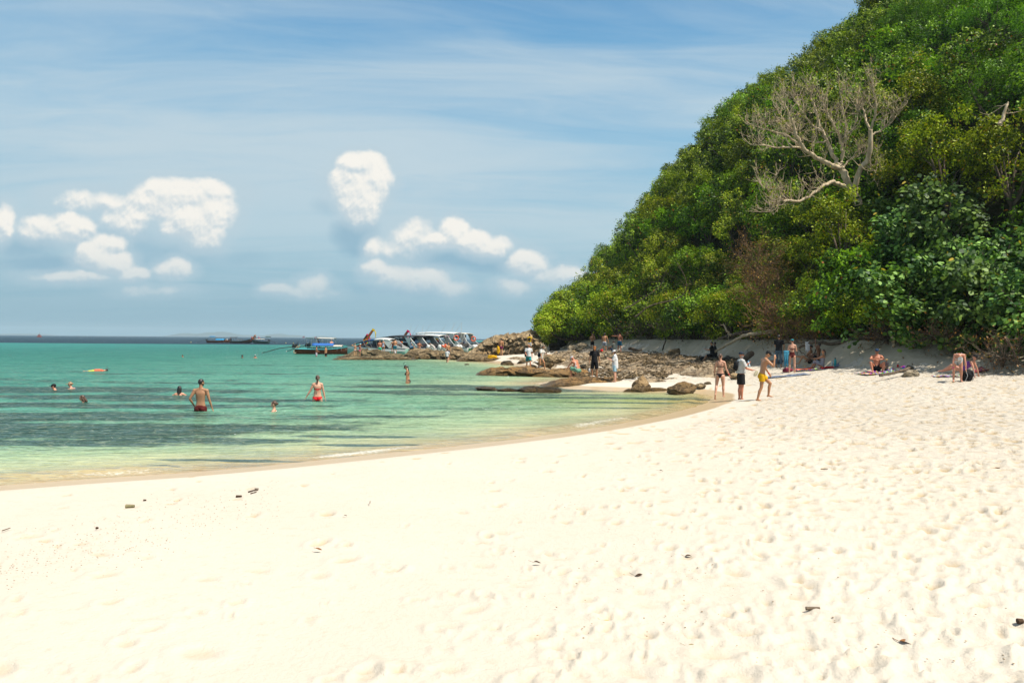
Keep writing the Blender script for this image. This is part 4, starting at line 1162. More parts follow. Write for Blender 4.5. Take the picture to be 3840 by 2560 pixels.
def wood(points, r0, r1, seed, jitter=0.0):
    """smoothed limb through points -> list of points and radii"""
    P = np.array([p[:] for p in points], float)
    for _ in range(2):
        Q = [P[0]]
        for a, b in zip(P[:-1], P[1:]): Q += [a * .75 + b * .25, a * .25 + b * .75]
        Q.append(P[-1]); P = np.array(Q)
    if jitter: P[1:-1] += np.random.default_rng(seed).normal(size=P[1:-1].shape) * jitter
    return P, np.linspace(r0, r1, len(P))
def twig_mass(mb, starts, rng, length, rad, levels, up=0.6, kids=(3, 5), seg=4, tips=None):
    """recursive twigs growing from (point, direction) pairs"""
    for p, d in starts:
        L = length * rng.uniform(.6, 1.25); n = 4; pts = [np.array(p, float)]; dd = np.array(d, float)
        for i in range(n):
            dd = dd + rng.normal(size=3) * .28 + np.array([0, 0, up * .35]); dd /= np.linalg.norm(dd)
            pts.append(pts[-1] + dd * L / n)
        mb.tube(pts, [rad * (1 - .7 * i / n) for i in range(n + 1)], seg, cap=False)
        if tips is not None and levels <= 1: tips.append(pts[-1])
        if levels > 1:
            st = []
            for k in range(int(rng.integers(*kids)) + 1):
                q = int(rng.integers(1, n + 1)); nd = dd + rng.normal(size=3) * .75; nd /= np.linalg.norm(nd); st.append((pts[q], nd))
            twig_mass(mb, st, rng, length * .62, rad * .55, levels - 1, up, kids, max(3, seg - 1), tips)
def bare_tree():
    rng = np.random.default_rng(4)
    e = empty('bare_tree', bp, 0, 'leafless pale-barked tree spreading over the green canopy, alone of its kind on the slope', 'tree')
    limbs = [([(1075,1590),(1050,1500),(1000,1440),(960,1350),(935,1300)], .34, .26, 0), ([(1050,1500),(1040,1430),(1100,1290),(1162,1190),(1166,1000)], .27, .17, -1),
             ([(935,1300),(880,1288),(760,1232),(640,1150),(590,1040),(545,900),(500,800)], .25, .05, -1.5), ([(925,1290),(870,1200),(830,1100),(772,960),(740,850),(700,720)], .20, .05, 1),
             ([(940,1290),(945,1190),(940,1110),(915,1030),(860,940),(800,810)], .17, .05, -.5), ([(945,1130),(985,1050),(965,900),(930,700)], .12, .04, 1.5),
             ([(1166,1010),(1125,930),(1120,850),(1060,780)], .12, .04, 1), ([(1166,1010),(1200,900),(1210,800),(1180,650)], .12, .04, -1), ([(1170,1050),(1260,1000),(1330,950),(1385,860)], .10, .03, 0),
             ([(1015,1475),(920,1425),(850,1408),(780,1450),(700,1520),(600,1562),(500,1545),(430,1565),(380,1640)], .20, .05, -2.5),
             ([(640,1150),(560,1130),(440,1150),(300,1120)], .12, .03, -2), ([(625,1140),(520,1040),(400,1015),(270,975)], .12, .03, -1), ([(820,1095),(720,1110),(620,1060),(500,1000)], .09, .03, 0),
             ([(590,1040),(500,950),(440,850)], .09, .03, 0), ([(800,1020),(700,960),(640,860),(560,760)], .09, .03, .6), ([(985,1050),(1050,960),(1080,840)], .08, .03, 0), ([(500,1550),(420,1500),(330,1440)], .07, .02, -2.5),
             ([(935,1320),(1000,1240),(1060,1200),(1120,1180)], .08, .03, .5), ([(1080,1320),(1150,1290),(1220,1340)], .06, .02, -.8)]
    tips = []; twig_starts = []
    for k, (pp, r0, r1, dd) in enumerate(limbs):
        n = len(pp); P3_ = [at_d(*BTC(x, y), bd + dd * (i / (n - 1))) - bp for i, (x, y) in enumerate(pp)]
        P, rr = wood(P3_, r0 * .74, r1 * .74, k, .03)
        mb = MB().tube(P, rr, 8); mb.build('trunk' if k < 2 else 'branch', BARK_PALE, e, True)
        if k >= 2:
            for i in range(len(P) // 4, len(P)):
                for _ in range(1 if i < len(P) * .6 else 2):
                    t_ = P[min(i + 1, len(P) - 1)] - P[i - 1]; t_ /= np.linalg.norm(t_) + 1e-9
                    d = t_ * .5 + rng.normal(size=3) * .6 + np.array([-.15, -.1, .45]); twig_starts.append((P[i], d / np.linalg.norm(d)))
    mb = MB(); twig_mass(mb, twig_starts, rng, 1.12, .028, 3, .8, (1, 3), 4, tips)
    t_ = mb.build('twigs', BARK_PALE, e, True); t_['kind'] = 'stuff'
    tips = np.array(tips); sel = tips[rng.random(len(tips)) < .5]
    C = np.repeat(sel, 2, 0) + rng.normal(size=(len(sel) * 2, 3)) * .05
    V, F, tone, odd = leaves_mesh(C, rng.normal(size=C.shape) + np.array([0, 0, .6]), .13, .07, 'oval', rng, np.full(len(C), .8))
    crown_obj('leaves', (V, F, tone, odd), LEAF_FINE, e)
bare_tree()

for (ox, oy, oz, kd_) in ((-1.6, -2.0, -6.0, 'fine'), (1.8, -1.6, -6.2, 'round')):
    plant(kd_, 0, bx0 + ox, by0 + oy, bp.z + oz, (1, 1, 1), 1.0, 'leafy crown hiding the foot of the bare tree, ' + ('left one' if ox < 0 else 'right one'), 'trees around the bare tree')
def brush(label, centre, R3, n, seed, length=1.1, leaves=600, rad=.018, mat=TWIG_DRY, lmat=LEAF_DRY, name='dry_bush', cat='bush', L=.11, group=None, up=.2):
    rng = np.random.default_rng(seed); e = empty(name, centre, 0, label, cat, group)
    st = []
    for _ in range(n):
        d = rng.normal(size=3); d /= np.linalg.norm(d); st.append((d * np.array(R3) * rng.uniform(.2, .8), d + rng.normal(size=3) * .5))
    tips = []; mb = MB(); twig_mass(mb, st, rng, length, rad, 2, up, (2, 4), 3, tips)
    for k in range(5):
        q = st[k][0]; mb.tube([np.array([0, 0, -R3[2] * 1.0]), q * .4 + np.array([0, 0, -R3[2] * .3]), q], [rad * 3, rad * 2, rad], 6)
    t_ = mb.build('twigs', mat, e, True); t_['kind'] = 'stuff'
    tips = np.array(tips); C = tips[rng.integers(len(tips), size=leaves)] + rng.normal(size=(leaves, 3)) * .12
    V, F, tone, odd = leaves_mesh(C, rng.normal(size=C.shape) + np.array([0, 0, .5]), L, L * .55, 'oval', rng, np.full(leaves, .5))
    crown_obj('leaves', (V, F, tone, odd), lmat, e)
    return e
for i, (x, y, d, rr, lab) in enumerate([(2840, 980, 53, (2.0, 1.2, 1.6), 'tangled dry brown bush hanging in the middle of the green wall, upper one'), (2870, 1100, 51, (2.2, 1.2, 1.5), 'dense dry brown bush right above the backpack man, middle one'),
                                (2930, 1205, 48.5, (2.6, 1.1, 1.1), 'dry brown thicket overhanging the man in jeans, lowest one'), (3060, 1235, 46.5, (2.2, .9, .7), 'low dry thicket with yellow leaves over the seated group')]):
    brush(lab, at_d(x, y, d), rr, 130, 300 + i, .95, 1100)
for i, (x, y, d, rr, lab) in enumerate([(3760, 1330, 33.5, (1.3, .8, .5), 'bare tangle of grey twigs on the sand at the far right'), (3560, 1262, 37, (1.5, .7, .3), 'flattened tangle of twigs under the round-leaved trees at the right'),
                                (2400, 1235, 74, (3.4, .8, .6), 'dark twiggy undergrowth under the tree wall at the left'), (2560, 1238, 66, (3.2, .8, .6), 'dark twiggy undergrowth behind the seated couple'), (3330, 1262, 40.5, (2.0, .7, .35), 'brown twigs trailing on the bank crest above the man with the child')]):
    brush(lab, at_d(x, y, d), rr, 70, 320 + i, .8, 260, mat=BARK, lmat=LEAF_MID if i in (2, 3) else LEAF_DRY, name='twig_tangle')
# leaning tree at the tip, its branches reaching out over the rocks
def tip_tree():
    base = at_d(2135, 1290, 93); e = empty('leaning_tree', base, 0, 'leaning bright green tree at the tip of the wood, reaching out over the rocks', 'tree')
    rng = np.random.default_rng(8)
    lobes = [(2050,1205,92,1.5),(2085,1165,93,1.6),(2110,1120,94,1.5),(2150,1145,94,1.7),(2130,1200,93,1.6),(2170,1220,93,1.3),(2040,1235,91,.9),(2180,1090,96,1.6),(2090,1225,92,1.1)]
    allC = []; allN = []; tb = []
    for (x, y, d, r_) in lobes:
        c = np.array((at_d(x, y, d) - base)[:]); n = int(1500 * r_ * r_)
        dd = rng.normal(size=(n, 3)); dd /= np.linalg.norm(dd, axis=1)[:, None]
        rad = rng.uniform(.35, 1.05, n) ** .6 * (1 + .3 * fbm(dd * 2 + x, 2, 3, 1))
        allC.append(c + dd * (r_ * rad)[:, None] * np.array([1, 1, .75])); allN.append(dd * .5 + rng.normal(size=(n, 3)) * .5 + np.array([0, 0, .5])); tb.append(np.full(n, rng.uniform(.4, .8)))
    V, F, t_, o_ = leaves_mesh(np.vstack(allC), np.vstack(allN), .20, .12, 'oval', rng, np.concatenate(tb))
    crown_obj('crown', (V, F, t_, o_), LEAF_FINE, e)
    for k, pp in enumerate([[(2200,1275),(2160,1268),(2120,1275),(2080,1262),(2060,1240)], [(2200,1278),(2150,1262),(2110,1235),(2095,1200)], [(2190,1275),(2165,1235),(2140,1190),(2120,1150)], [(2150,1262),(2135,1285),(2125,1300)], [(2210,1282),(2180,1290),(2130,1296),(2110,1306)]]):
        P, rr = wood([at_d(x, y, 93.5 - i * .3) - base for i, (x, y) in enumerate(pp)], .22, .06, k, .04)
        MB().tube(P, rr, 8).build('trunk' if k == 0 else 'branch', BARK if k < 3 else BARK_PALE, e, True)
tip_tree()
# driftwood and low limbs over the bank
def limb_thing(label, pp, ds, r0, r1, seed, mat=BARK, name='fallen_branch', cat='branch', side=6, tl=.5, group=None):
    o_ = at_d(*pp[0], ds[0]); e = empty(name, o_, 0, label, cat, group); rng = np.random.default_rng(seed)
    dd = np.interp(np.linspace(0, 1, len(pp)), np.linspace(0, 1, len(ds)), ds)
    P, rr = wood([at_d(x, y, q) - o_ for (x, y), q in zip(pp, dd)], r0, r1, seed, .02)
    MB().tube(P, rr, 8).build('stem', mat, e, True)
    if side:
        st = []
        for _ in range(side):
            i = int(rng.integers(2, len(P) - 1)); d = rng.normal(size=3); st.append((P[i], d / np.linalg.norm(d)))
        mb = MB(); twig_mass(mb, st, rng, tl, r1 * .6, 2, .1, (1, 3), 4); mb.build('twigs', mat, e, True)['kind'] = 'stuff'
    return e
limb_thing('thick weathered branch lying along the bank crest', [(2880,1238),(2820,1243),(2760,1252),(2720,1262),(2690,1272)], [52, 55], .17, .06, 1)
limb_thing('long grey branch sloping down the bank to the seated couple', [(2900,1244),(2830,1250),(2780,1262),(2730,1290),(2690,1315),(2655,1342)], [51, 54.5], .14, .06, 2, BARK_PALE)
limb_thing('pale stub of branch rising from the branch on the crest', [(2738,1256),(2725,1240),(2712,1215)], [53], .09, .04, 3, BARK_PALE, side=2)
limb_thing('dark crooked limb over the seated group, with a shirt hung on it', [(3290,1262),(3200,1270),(3130,1290),(3060,1282),(3020,1288),(3000,1302),(2985,1312)], [43, 45], .13, .04, 4)
limb_thing('thin dark limb reaching left from the crooked one', [(3040,1284),(2980,1282),(2920,1286),(2890,1292)], [45, 46.5], .06, .02, 5)
limb_thing('thin bare stick slanting down beside the seated man', [(2990,1306),(3010,1325),(3040,1345),(3060,1352)], [44.5, 43], .035, .02, 6, side=2)
limb_thing('forked upright stick leaning on the bank behind the seated group', [(3078,1286),(3066,1300),(3052,1326)], [44], .06, .03, 7, side=3)
limb_thing('dark driftwood log lying on the rubble left of the bank', [(2360,1305),(2395,1316),(2440,1310),(2465,1298)], [72], .16, .07, 8, side=3)
limb_thing('straight dark pole leaning on the bank at its left part', [(2484,1312),(2492,1290),(2498,1274)], [66], .07, .05, 9, side=0)
limb_thing('short stout post stub standing in the sand bank behind the yellow-shorts man', [(2790,1348),(2805,1334),(2818,1326)], [50], .20, .19, 10, side=0, name='wood_stump', cat='stump')
limb_thing('dark driftwood stick lying beside the coloured towel', [(3300,1408),(3340,1400),(3380,1390),(3410,1380)], [33.5, 35.5], .05, .07, 11, side=0)
limb_thing('leaning grey stem on the right bank under the round leaves', [(3345,1255),(3355,1285),(3350,1300)], [40], .09, .07, 12, BARK_PALE, side=2)
limb_thing('short bent stick standing in the sand at the right', [(3716,1356),(3706,1340),(3700,1330)], [34.5], .03, .02, 13, side=0)
limb_thing('crooked fallen stem on the sand among the twigs at the right', [(3730,1338),(3780,1342),(3810,1355),(3850,1372)], [33.5, 32.5], .05, .03, 14, side=6)
limb_thing('upright thin stem rising into the leaves at the far right', [(3815,1352),(3795,1310),(3770,1260)], [33], .05, .04, 15, side=2)
limb_thing('weathered bare branch showing in the middle of the left tree wall', [(2380,1190),(2440,1140),(2560,1120),(2580,1060),(2540,985)], [62, 60], .06, .02, 16, BARK, side=14, tl=1.6)
limb_thing('second grey branch showing through the leaves at the left', [(2340,1160),(2400,1130),(2480,1070),(2500,1010)], [63, 62], .05, .015, 17, BARK, side=12, tl=1.5)
limb_thing('small pale dead snag poking out of the canopy at the upper right', [(3750,470),(3762,440),(3772,400),(3782,385)], [canopy_d(3760, 440) - 3.0], .11, .04, 18, BARK_PALE, side=3, tl=.8)
# ------------------------------------------------------------------ people
_tmpo = bpy.data.objects.new('tmp_body', bpy.data.meshes.new('tmp')); COL.objects.link(_tmpo)
_rm = _tmpo.modifiers.new('r', 'REMESH'); _rm.mode = 'VOXEL'; _rm.use_smooth_shade = True
_sm = _tmpo.modifiers.new('s', 'SMOOTH'); _sm.factor = 0.5; _sm.iterations = 3
def fuse(mb, voxel, name, smooth_it=3):
    """one continuous skin over overlapping solids"""
    me = bpy.data.meshes.new('t'); me.from_pydata(np.vstack(mb.v).tolist(), [], mb.f)
    old = _tmpo.data; _tmpo.data = me; _rm.voxel_size = voxel; _sm.iterations = smooth_it
    bpy.data.meshes.remove(old)
    dg = bpy.context.evaluated_depsgraph_get(); dg.update()
    ev = _tmpo.evaluated_get(dg); out = bpy.data.meshes.new_from_object(ev); out.name = name
    out.polygons.foreach_set('use_smooth', np.ones(len(out.polygons), bool))
    return out
def link(name, me, mat, parent):
    me.materials.clear(); me.materials.append(mat)
    o = bpy.data.objects.new(name, me); COL.objects.link(o); o.parent = parent; return o
def V3(*a): return np.array(a, float)
def nrmz(v): v = np.array(v, float); return v / (np.linalg.norm(v) + 1e-9)
class Body:
    def __init__(s, H=1.75, sex='m', build=1.0, pose=None):
        k = H / 1.75; p = dict(STAND); p.update(pose or {}); s.k = k; s.sex = sex; s.b = build; s.p = p
        f = sex == 'f'
        hw = (.095 if not f else .10) * k; sw = (.185 if not f else .160) * k * (0.9 + .1 * build)
        sp = nrmz(p['spine']); s.up = sp
        pu = nrmz(np.array(p.get('pelvis', sp * .6 + V3(0, 0, .4)))); s.pu = pu
        fw = np.cross(sp, V3(1, 0, 0)); fw = -fw if (fw[1] < 0 and abs(sp[2]) > .3) else fw
        fw = np.cross(V3(0, 0, 1) if abs(sp[2]) > .9 else sp, V3(1, 0, 0)) if False else fw
        s.fw = nrmz(fw); tw = p.get('twist', 0)
        rt = V3(math.cos(R(tw)), -math.sin(R(tw)), 0) if abs(sp[2]) > .3 else V3(1, 0, 0)
        s.rt = nrmz(rt - sp * (rt @ sp)); s.fw = nrmz(np.cross(sp, s.rt))
        prt = V3(1, 0, 0); s.prt = nrmz(prt - pu * (prt @ pu)); s.pfw = nrmz(np.cross(pu, s.prt))
        s.P = V3(0, 0, p['hip'] * k)
        s.hipL = s.P - s.prt * hw; s.hipR = s.P + s.prt * hw
        s.W = s.P + pu * .12 * k + sp * .06 * k
        s.C = s.W + sp * .20 * k
        s.N = s.C + sp * .19 * k
        s.shL = s.N - s.rt * sw - sp * .045 * k; s.shR = s.N + s.rt * sw - sp * .045 * k
        hd = nrmz(p['head']); s.hd = hd
        s.NK = s.N + nrmz(sp + hd) * .09 * k
        s.H = s.NK + hd * .115 * k
        yaw = R(p.get('yaw', 0)); face = nrmz(V3(math.sin(yaw), math.cos(yaw), 0)); 
        face = nrmz(face - hd * (face @ hd)) if abs(face @ hd) < .98 else s.fw
        s.face = face; s.hr = nrmz(np.cross(face, hd))
        j = lambda a, d, L: a + nrmz(d) * L * k
        s.elL = j(s.shL, p['L'][0], .285); s.wrL = j(s.elL, p['L'][1], .25)
        s.elR = j(s.shR, p['R'][0], .285); s.wrR = j(s.elR, p['R'][1], .25)
        s.knL = j(s.hipL, p['lL'][0], .43); s.anL = j(s.knL, p['lL'][1], .415)
        s.knR = j(s.hipR, p['lR'][0], .43); s.anR = j(s.knR, p['lR'][1], .415)
    def solids(s):
        k, b, f, p = s.k, s.b, s.sex == 'f', s.p; m = MB()
        ax = lambda r_, u_, w_: np.stack([r_, w_, u_], 1)
        A = ax(s.rt, s.up, s.fw); B = ax(s.prt, s.pu, s.pfw)
        bw = k * (0.75 + .25 * b); g = k * b
        # trunk: one lofted form from crotch to neck
        q_ = 1.0; st = [(s.P - s.pu * .07 * k, .105, .085, 0), (s.P - s.pu * .02 * k, .150, .105, 0), (s.P + s.pu * .04 * k, .152, .104, 0), (s.W, .128 if not f else .116, .088, .6), ((s.W + s.C) / 2 , .136 if not f else .116, .092, 1), (s.C, .152 if not f else .130, .104, 1),
              (s.C + s.up * .07 * k, .165 if not f else .142, .104, 1), (s.N - s.up * .07 * k, .160 if not f else .136, .088, 1), (s.N - s.up * .025 * k, .120 if not f else .10, .070, 1), (s.N + s.up * .02 * k, .06, .052, 1)]
        tt = np.linspace(0, len(st) - 1, 34); X_ = np.arange(len(st)); sec = []
        def cub(arr, t):      # smooth interpolation
            i0 = np.clip(int(t), 0, len(arr) - 2); u_ = t - i0; p0, p1, p2, p3 = arr[max(i0 - 1, 0)], arr[i0], arr[i0 + 1], arr[min(i0 + 2, len(arr) - 1)]
            return .5 * (2 * p1 + (p2 - p0) * u_ + (2 * p0 - 5 * p1 + 4 * p2 - p3) * u_ * u_ + (3 * p1 - p0 - 3 * p2 + p3) * u_ ** 3)
        cs = [q[0] for q in st]; wx = [q[1] for q in st]; wy = [q[2] for q in st]; fa = [q[3] for q in st]
        for t in tt:
            c = cub(cs, t); a_ = min(max(cub(fa, t), 0), 1); r1 = nrmz(s.prt * (1 - a_) + s.rt * a_); f1 = nrmz(s.pfw * (1 - a_) + s.fw * a_); w1 = cub(wx, t) * (g if f or b > 1 else bw) * (bw / g if b > 1 else 1) ** .5; d1 = cub(wy, t) * g
            an = np.arange(18) * 2 * math.pi / 18; sec.append(c + np.outer(np.cos(an) * w1, r1) + np.outer(np.sin(an) * d1 * (1 - .10 * np.cos(an * 2 + math.pi)), f1))
        V_ = np.vstack(sec); n_ = 18; F_ = [(i * n_ + j, i * n_ + (j + 1) % n_, (i + 1) * n_ + (j + 1) % n_, (i + 1) * n_ + j) for i in range(len(tt) - 1) for j in range(n_)]
        m.add(V_, F_ + [tuple(range(n_))[::-1], tuple((len(tt) - 1) * n_ + j for j in range(n_))])
        if b > 1.1: m.ell(s.W - s.pu * .0 + s.fw * .045 * k, (.13 * g, .09 * g, .13 * k), A, 14, 9)
        if f:
            for q in (-1, 1): m.ell(s.C + s.rt * q * .07 * k + s.fw * .09 * k - s.up * .0, (.06 * g,) * 3, A, 10, 8)
        else:
            for q in (-1, 1): m.ell(s.C + s.rt * q * .075 * k + s.fw * .06 * k + s.up * .045 * k, (.08 * k, .034 * k, .06 * k), A, 10, 8)
        for q in (-1, 1): m.ell(s.P + s.prt * q * .075 * k - s.pfw * (.050 if f else .032) * k - s.pu * .05 * k, (.084 * g, .078 * g, .085 * k), B, 12, 8)
        m.cap(s.N - s.up * .03 * k, s.NK + s.hd * .03 * k, .066 * k * (.85 if f else 1), .054 * k * (.85 if f else 1), 10)
        for sh in (s.shL, s.shR): m.cap(s.N + s.up * .015 * k, sh, .055 * k, .056 * bw, 10); m.ell(sh, (.064 * bw * (.9 if f else 1.04),) * 3, None, 10, 8)
        # head: skull, jaw, nose, ears
        Hh = ax(s.hr, s.hd, s.face)
        m.ell(s.H + s.hd * .015 * k, (.076 * k, .094 * k, .100 * k), Hh, 16, 12)
        m.ell(s.H - s.hd * .05 * k + s.face * .022 * k, (.056 * k, .066 * k, .062 * k), Hh, 12, 8)
        m.cap(s.H - s.hd * .012 * k + s.face * .090 * k, s.H - s.hd * .038 * k + s.face * .106 * k, .011 * k, .016 * k, 6)
        for q in (-1, 1): m.ell(s.H + s.hr * q * .077 * k - s.face * .005 * k - s.hd * .01 * k, (.014 * k, .022 * k, .032 * k), Hh, 8, 6)
        th = (.086 if f else .082) * g; 
        for (h, kn, an) in ((s.hipL, s.knL, s.anL), (s.hipR, s.knR, s.anR)):
            d = nrmz(kn - h); m.cap(h + d * .03 * k, h + d * .22 * k, th, th * .86, 12); m.cap(h + d * .2 * k, kn, th * .88, .056 * bw, 12)
            e = nrmz(an - kn); back = nrmz(-s.pfw - e * (-s.pfw @ e)); m.cap(kn, kn + e * .16 * k + back * .018 * k, .054 * bw, .056 * bw, 10); m.cap(kn + e * .13 * k + back * .015 * k, an, .056 * bw, .036 * k, 10)
        for i, (an, kn) in enumerate(((s.anL, s.knL), (s.anR, s.knR))):
            fd = nrmz(p['fL' if i == 0 else 'fR']); e = nrmz(an - kn)
            m.ell(an + e * .035 * k - fd * .025 * k, (.034 * k,) * 3, None, 8, 6)
            m.cap(an + e * .02 * k, an + e * .052 * k + fd * .12 * k, .036 * k, .026 * k, 8)
            sd = nrmz(np.cross(fd, V3(0, 0, 1))); toe = an + e * .055 * k + fd * .125 * k
            for q in range(5): 
                o_ = sd * (q - 2) * .017 * k; L = (.055 - .006 * abs(q - (0 if i else 4))) * k; m.cap(toe + o_, toe + o_ + fd * L, .013 * k, .011 * k, 6)
        for i, (sh, el, wr) in enumerate(((s.shL, s.elL, s.wrL), (s.shR, s.elR, s.wrR))):
            a_ = (.046 if f else .054) * bw; d = nrmz(el - sh); m.cap(sh, sh + d * .15 * k, a_ * 1.08, a_, 10); m.cap(sh + d * .13 * k, el, a_, .036 * k, 10)
            e = nrmz(wr - el); m.cap(el, el + e * .09 * k, .037 * k, .040 * bw, 10); m.cap(el + e * .08 * k, wr, .039 * bw, .026 * k, 10)
            hdv = nrmz(p.get('hL' if i == 0 else 'hR', e)); sd = np.cross(hdv, V3(0, .3, 1)); sd = nrmz(sd if np.linalg.norm(sd) > .2 else V3(1, 0, 0)); nm = nrmz(np.cross(sd, hdv))
            if abs(hdv[2]) > .7: sd = nrmz(s.fw - hdv * (s.fw @ hdv)); nm = nrmz(np.cross(sd, hdv))
            B_ = np.stack([sd, nm, hdv], 1); m.ell(wr + hdv * .048 * k, (.037 * k, .017 * k, .05 * k), B_, 10, 8)
            side = 1 if i == 0 else -1; curl = nm * (.35 * side)
            for q, L in enumerate((.072, .082, .076, .060)):
                o_ = wr + hdv * .085 * k + sd * (1.5 - q) * .019 * k; mid = o_ + nrmz(hdv + curl * .4) * L * .5 * k
                m.cap(o_, mid, .0098 * k, .009 * k, 6); m.cap(mid, mid + nrmz(hdv + curl * 1.5) * L * .5 * k, .009 * k, .0075 * k, 6)
            o_ = wr + hdv * .03 * k + sd * .028 * k; mid = o_ + nrmz(hdv * .8 + sd * .8) * .035 * k
            m.cap(o_, mid, .013 * k, .011 * k, 6); m.cap(mid, mid + nrmz(hdv + sd * .2) * .032 * k, .011 * k, .009 * k, 6)
        return m
STAND = dict(hip=.93, spine=(0, 0, 1), head=(0, .05, 1), L=((-.16, 0, -1), (-.06, .16, -1)), R=((.16, 0, -1), (.06, .16, -1)),
             lL=((-.06, .02, -1), (-.02, -.04, -1)), lR=((.06, .02, -1), (.02, -.04, -1)), fL=(-.12, 1, 0), fR=(.12, 1, 0))
def shell(s, body_me, name, mat, e, test, off=.009):
    """garment cut from the body's own surface and lifted off it a little"""
    n = len(body_me.vertices); co = np.empty(n * 3); body_me.vertices.foreach_get('co', co); co = co.reshape(-1, 3)
    no = np.empty(n * 3); body_me.vertices.foreach_get('normal', no); no = no.reshape(-1, 3)
    nl = len(body_me.loops); lv = np.empty(nl, np.int32); body_me.loops.foreach_get('vertex_index', lv)
    ls = np.empty(len(body_me.polygons), np.int32); body_me.polygons.foreach_get('loop_start', ls)
    lt = np.empty(len(body_me.polygons), np.int32); body_me.polygons.foreach_get('loop_total', lt)
    q = lt == 4; F = lv[ls[q][:, None] + np.arange(4)]
    keep = test(co)[F].sum(1) >= 3; F = F[keep]
    if not len(F): return None
    used, inv = np.unique(F, return_inverse=True); V = co[used] + no[used] * off * s.k
    Q = inv.reshape(-1, 4); E = np.sort(np.concatenate([Q[:, [0, 1]], Q[:, [1, 2]], Q[:, [2, 3]], Q[:, [3, 0]]]), axis=1)
    ue, cn = np.unique(E, axis=0, return_counts=True); Bd = ue[cn == 1]
    for _ in range(6):          # even out the hem
        acc = np.zeros_like(V); ct = np.zeros(len(V))
        for a_, b_ in ((0, 1), (1, 0)): np.add.at(acc, Bd[:, a_], V[Bd[:, b_]]); np.add.at(ct, Bd[:, a_], 1)
        k_ = ct > 1; V[k_] = V[k_] * .5 + acc[k_] / ct[k_, None] * .5
    return mk(name, V, inv.reshape(-1, 4).astype(np.int32), mat, e)
def frame(co, O, r_, f_, u_): d = co - O; return d @ r_, d @ f_, d @ u_
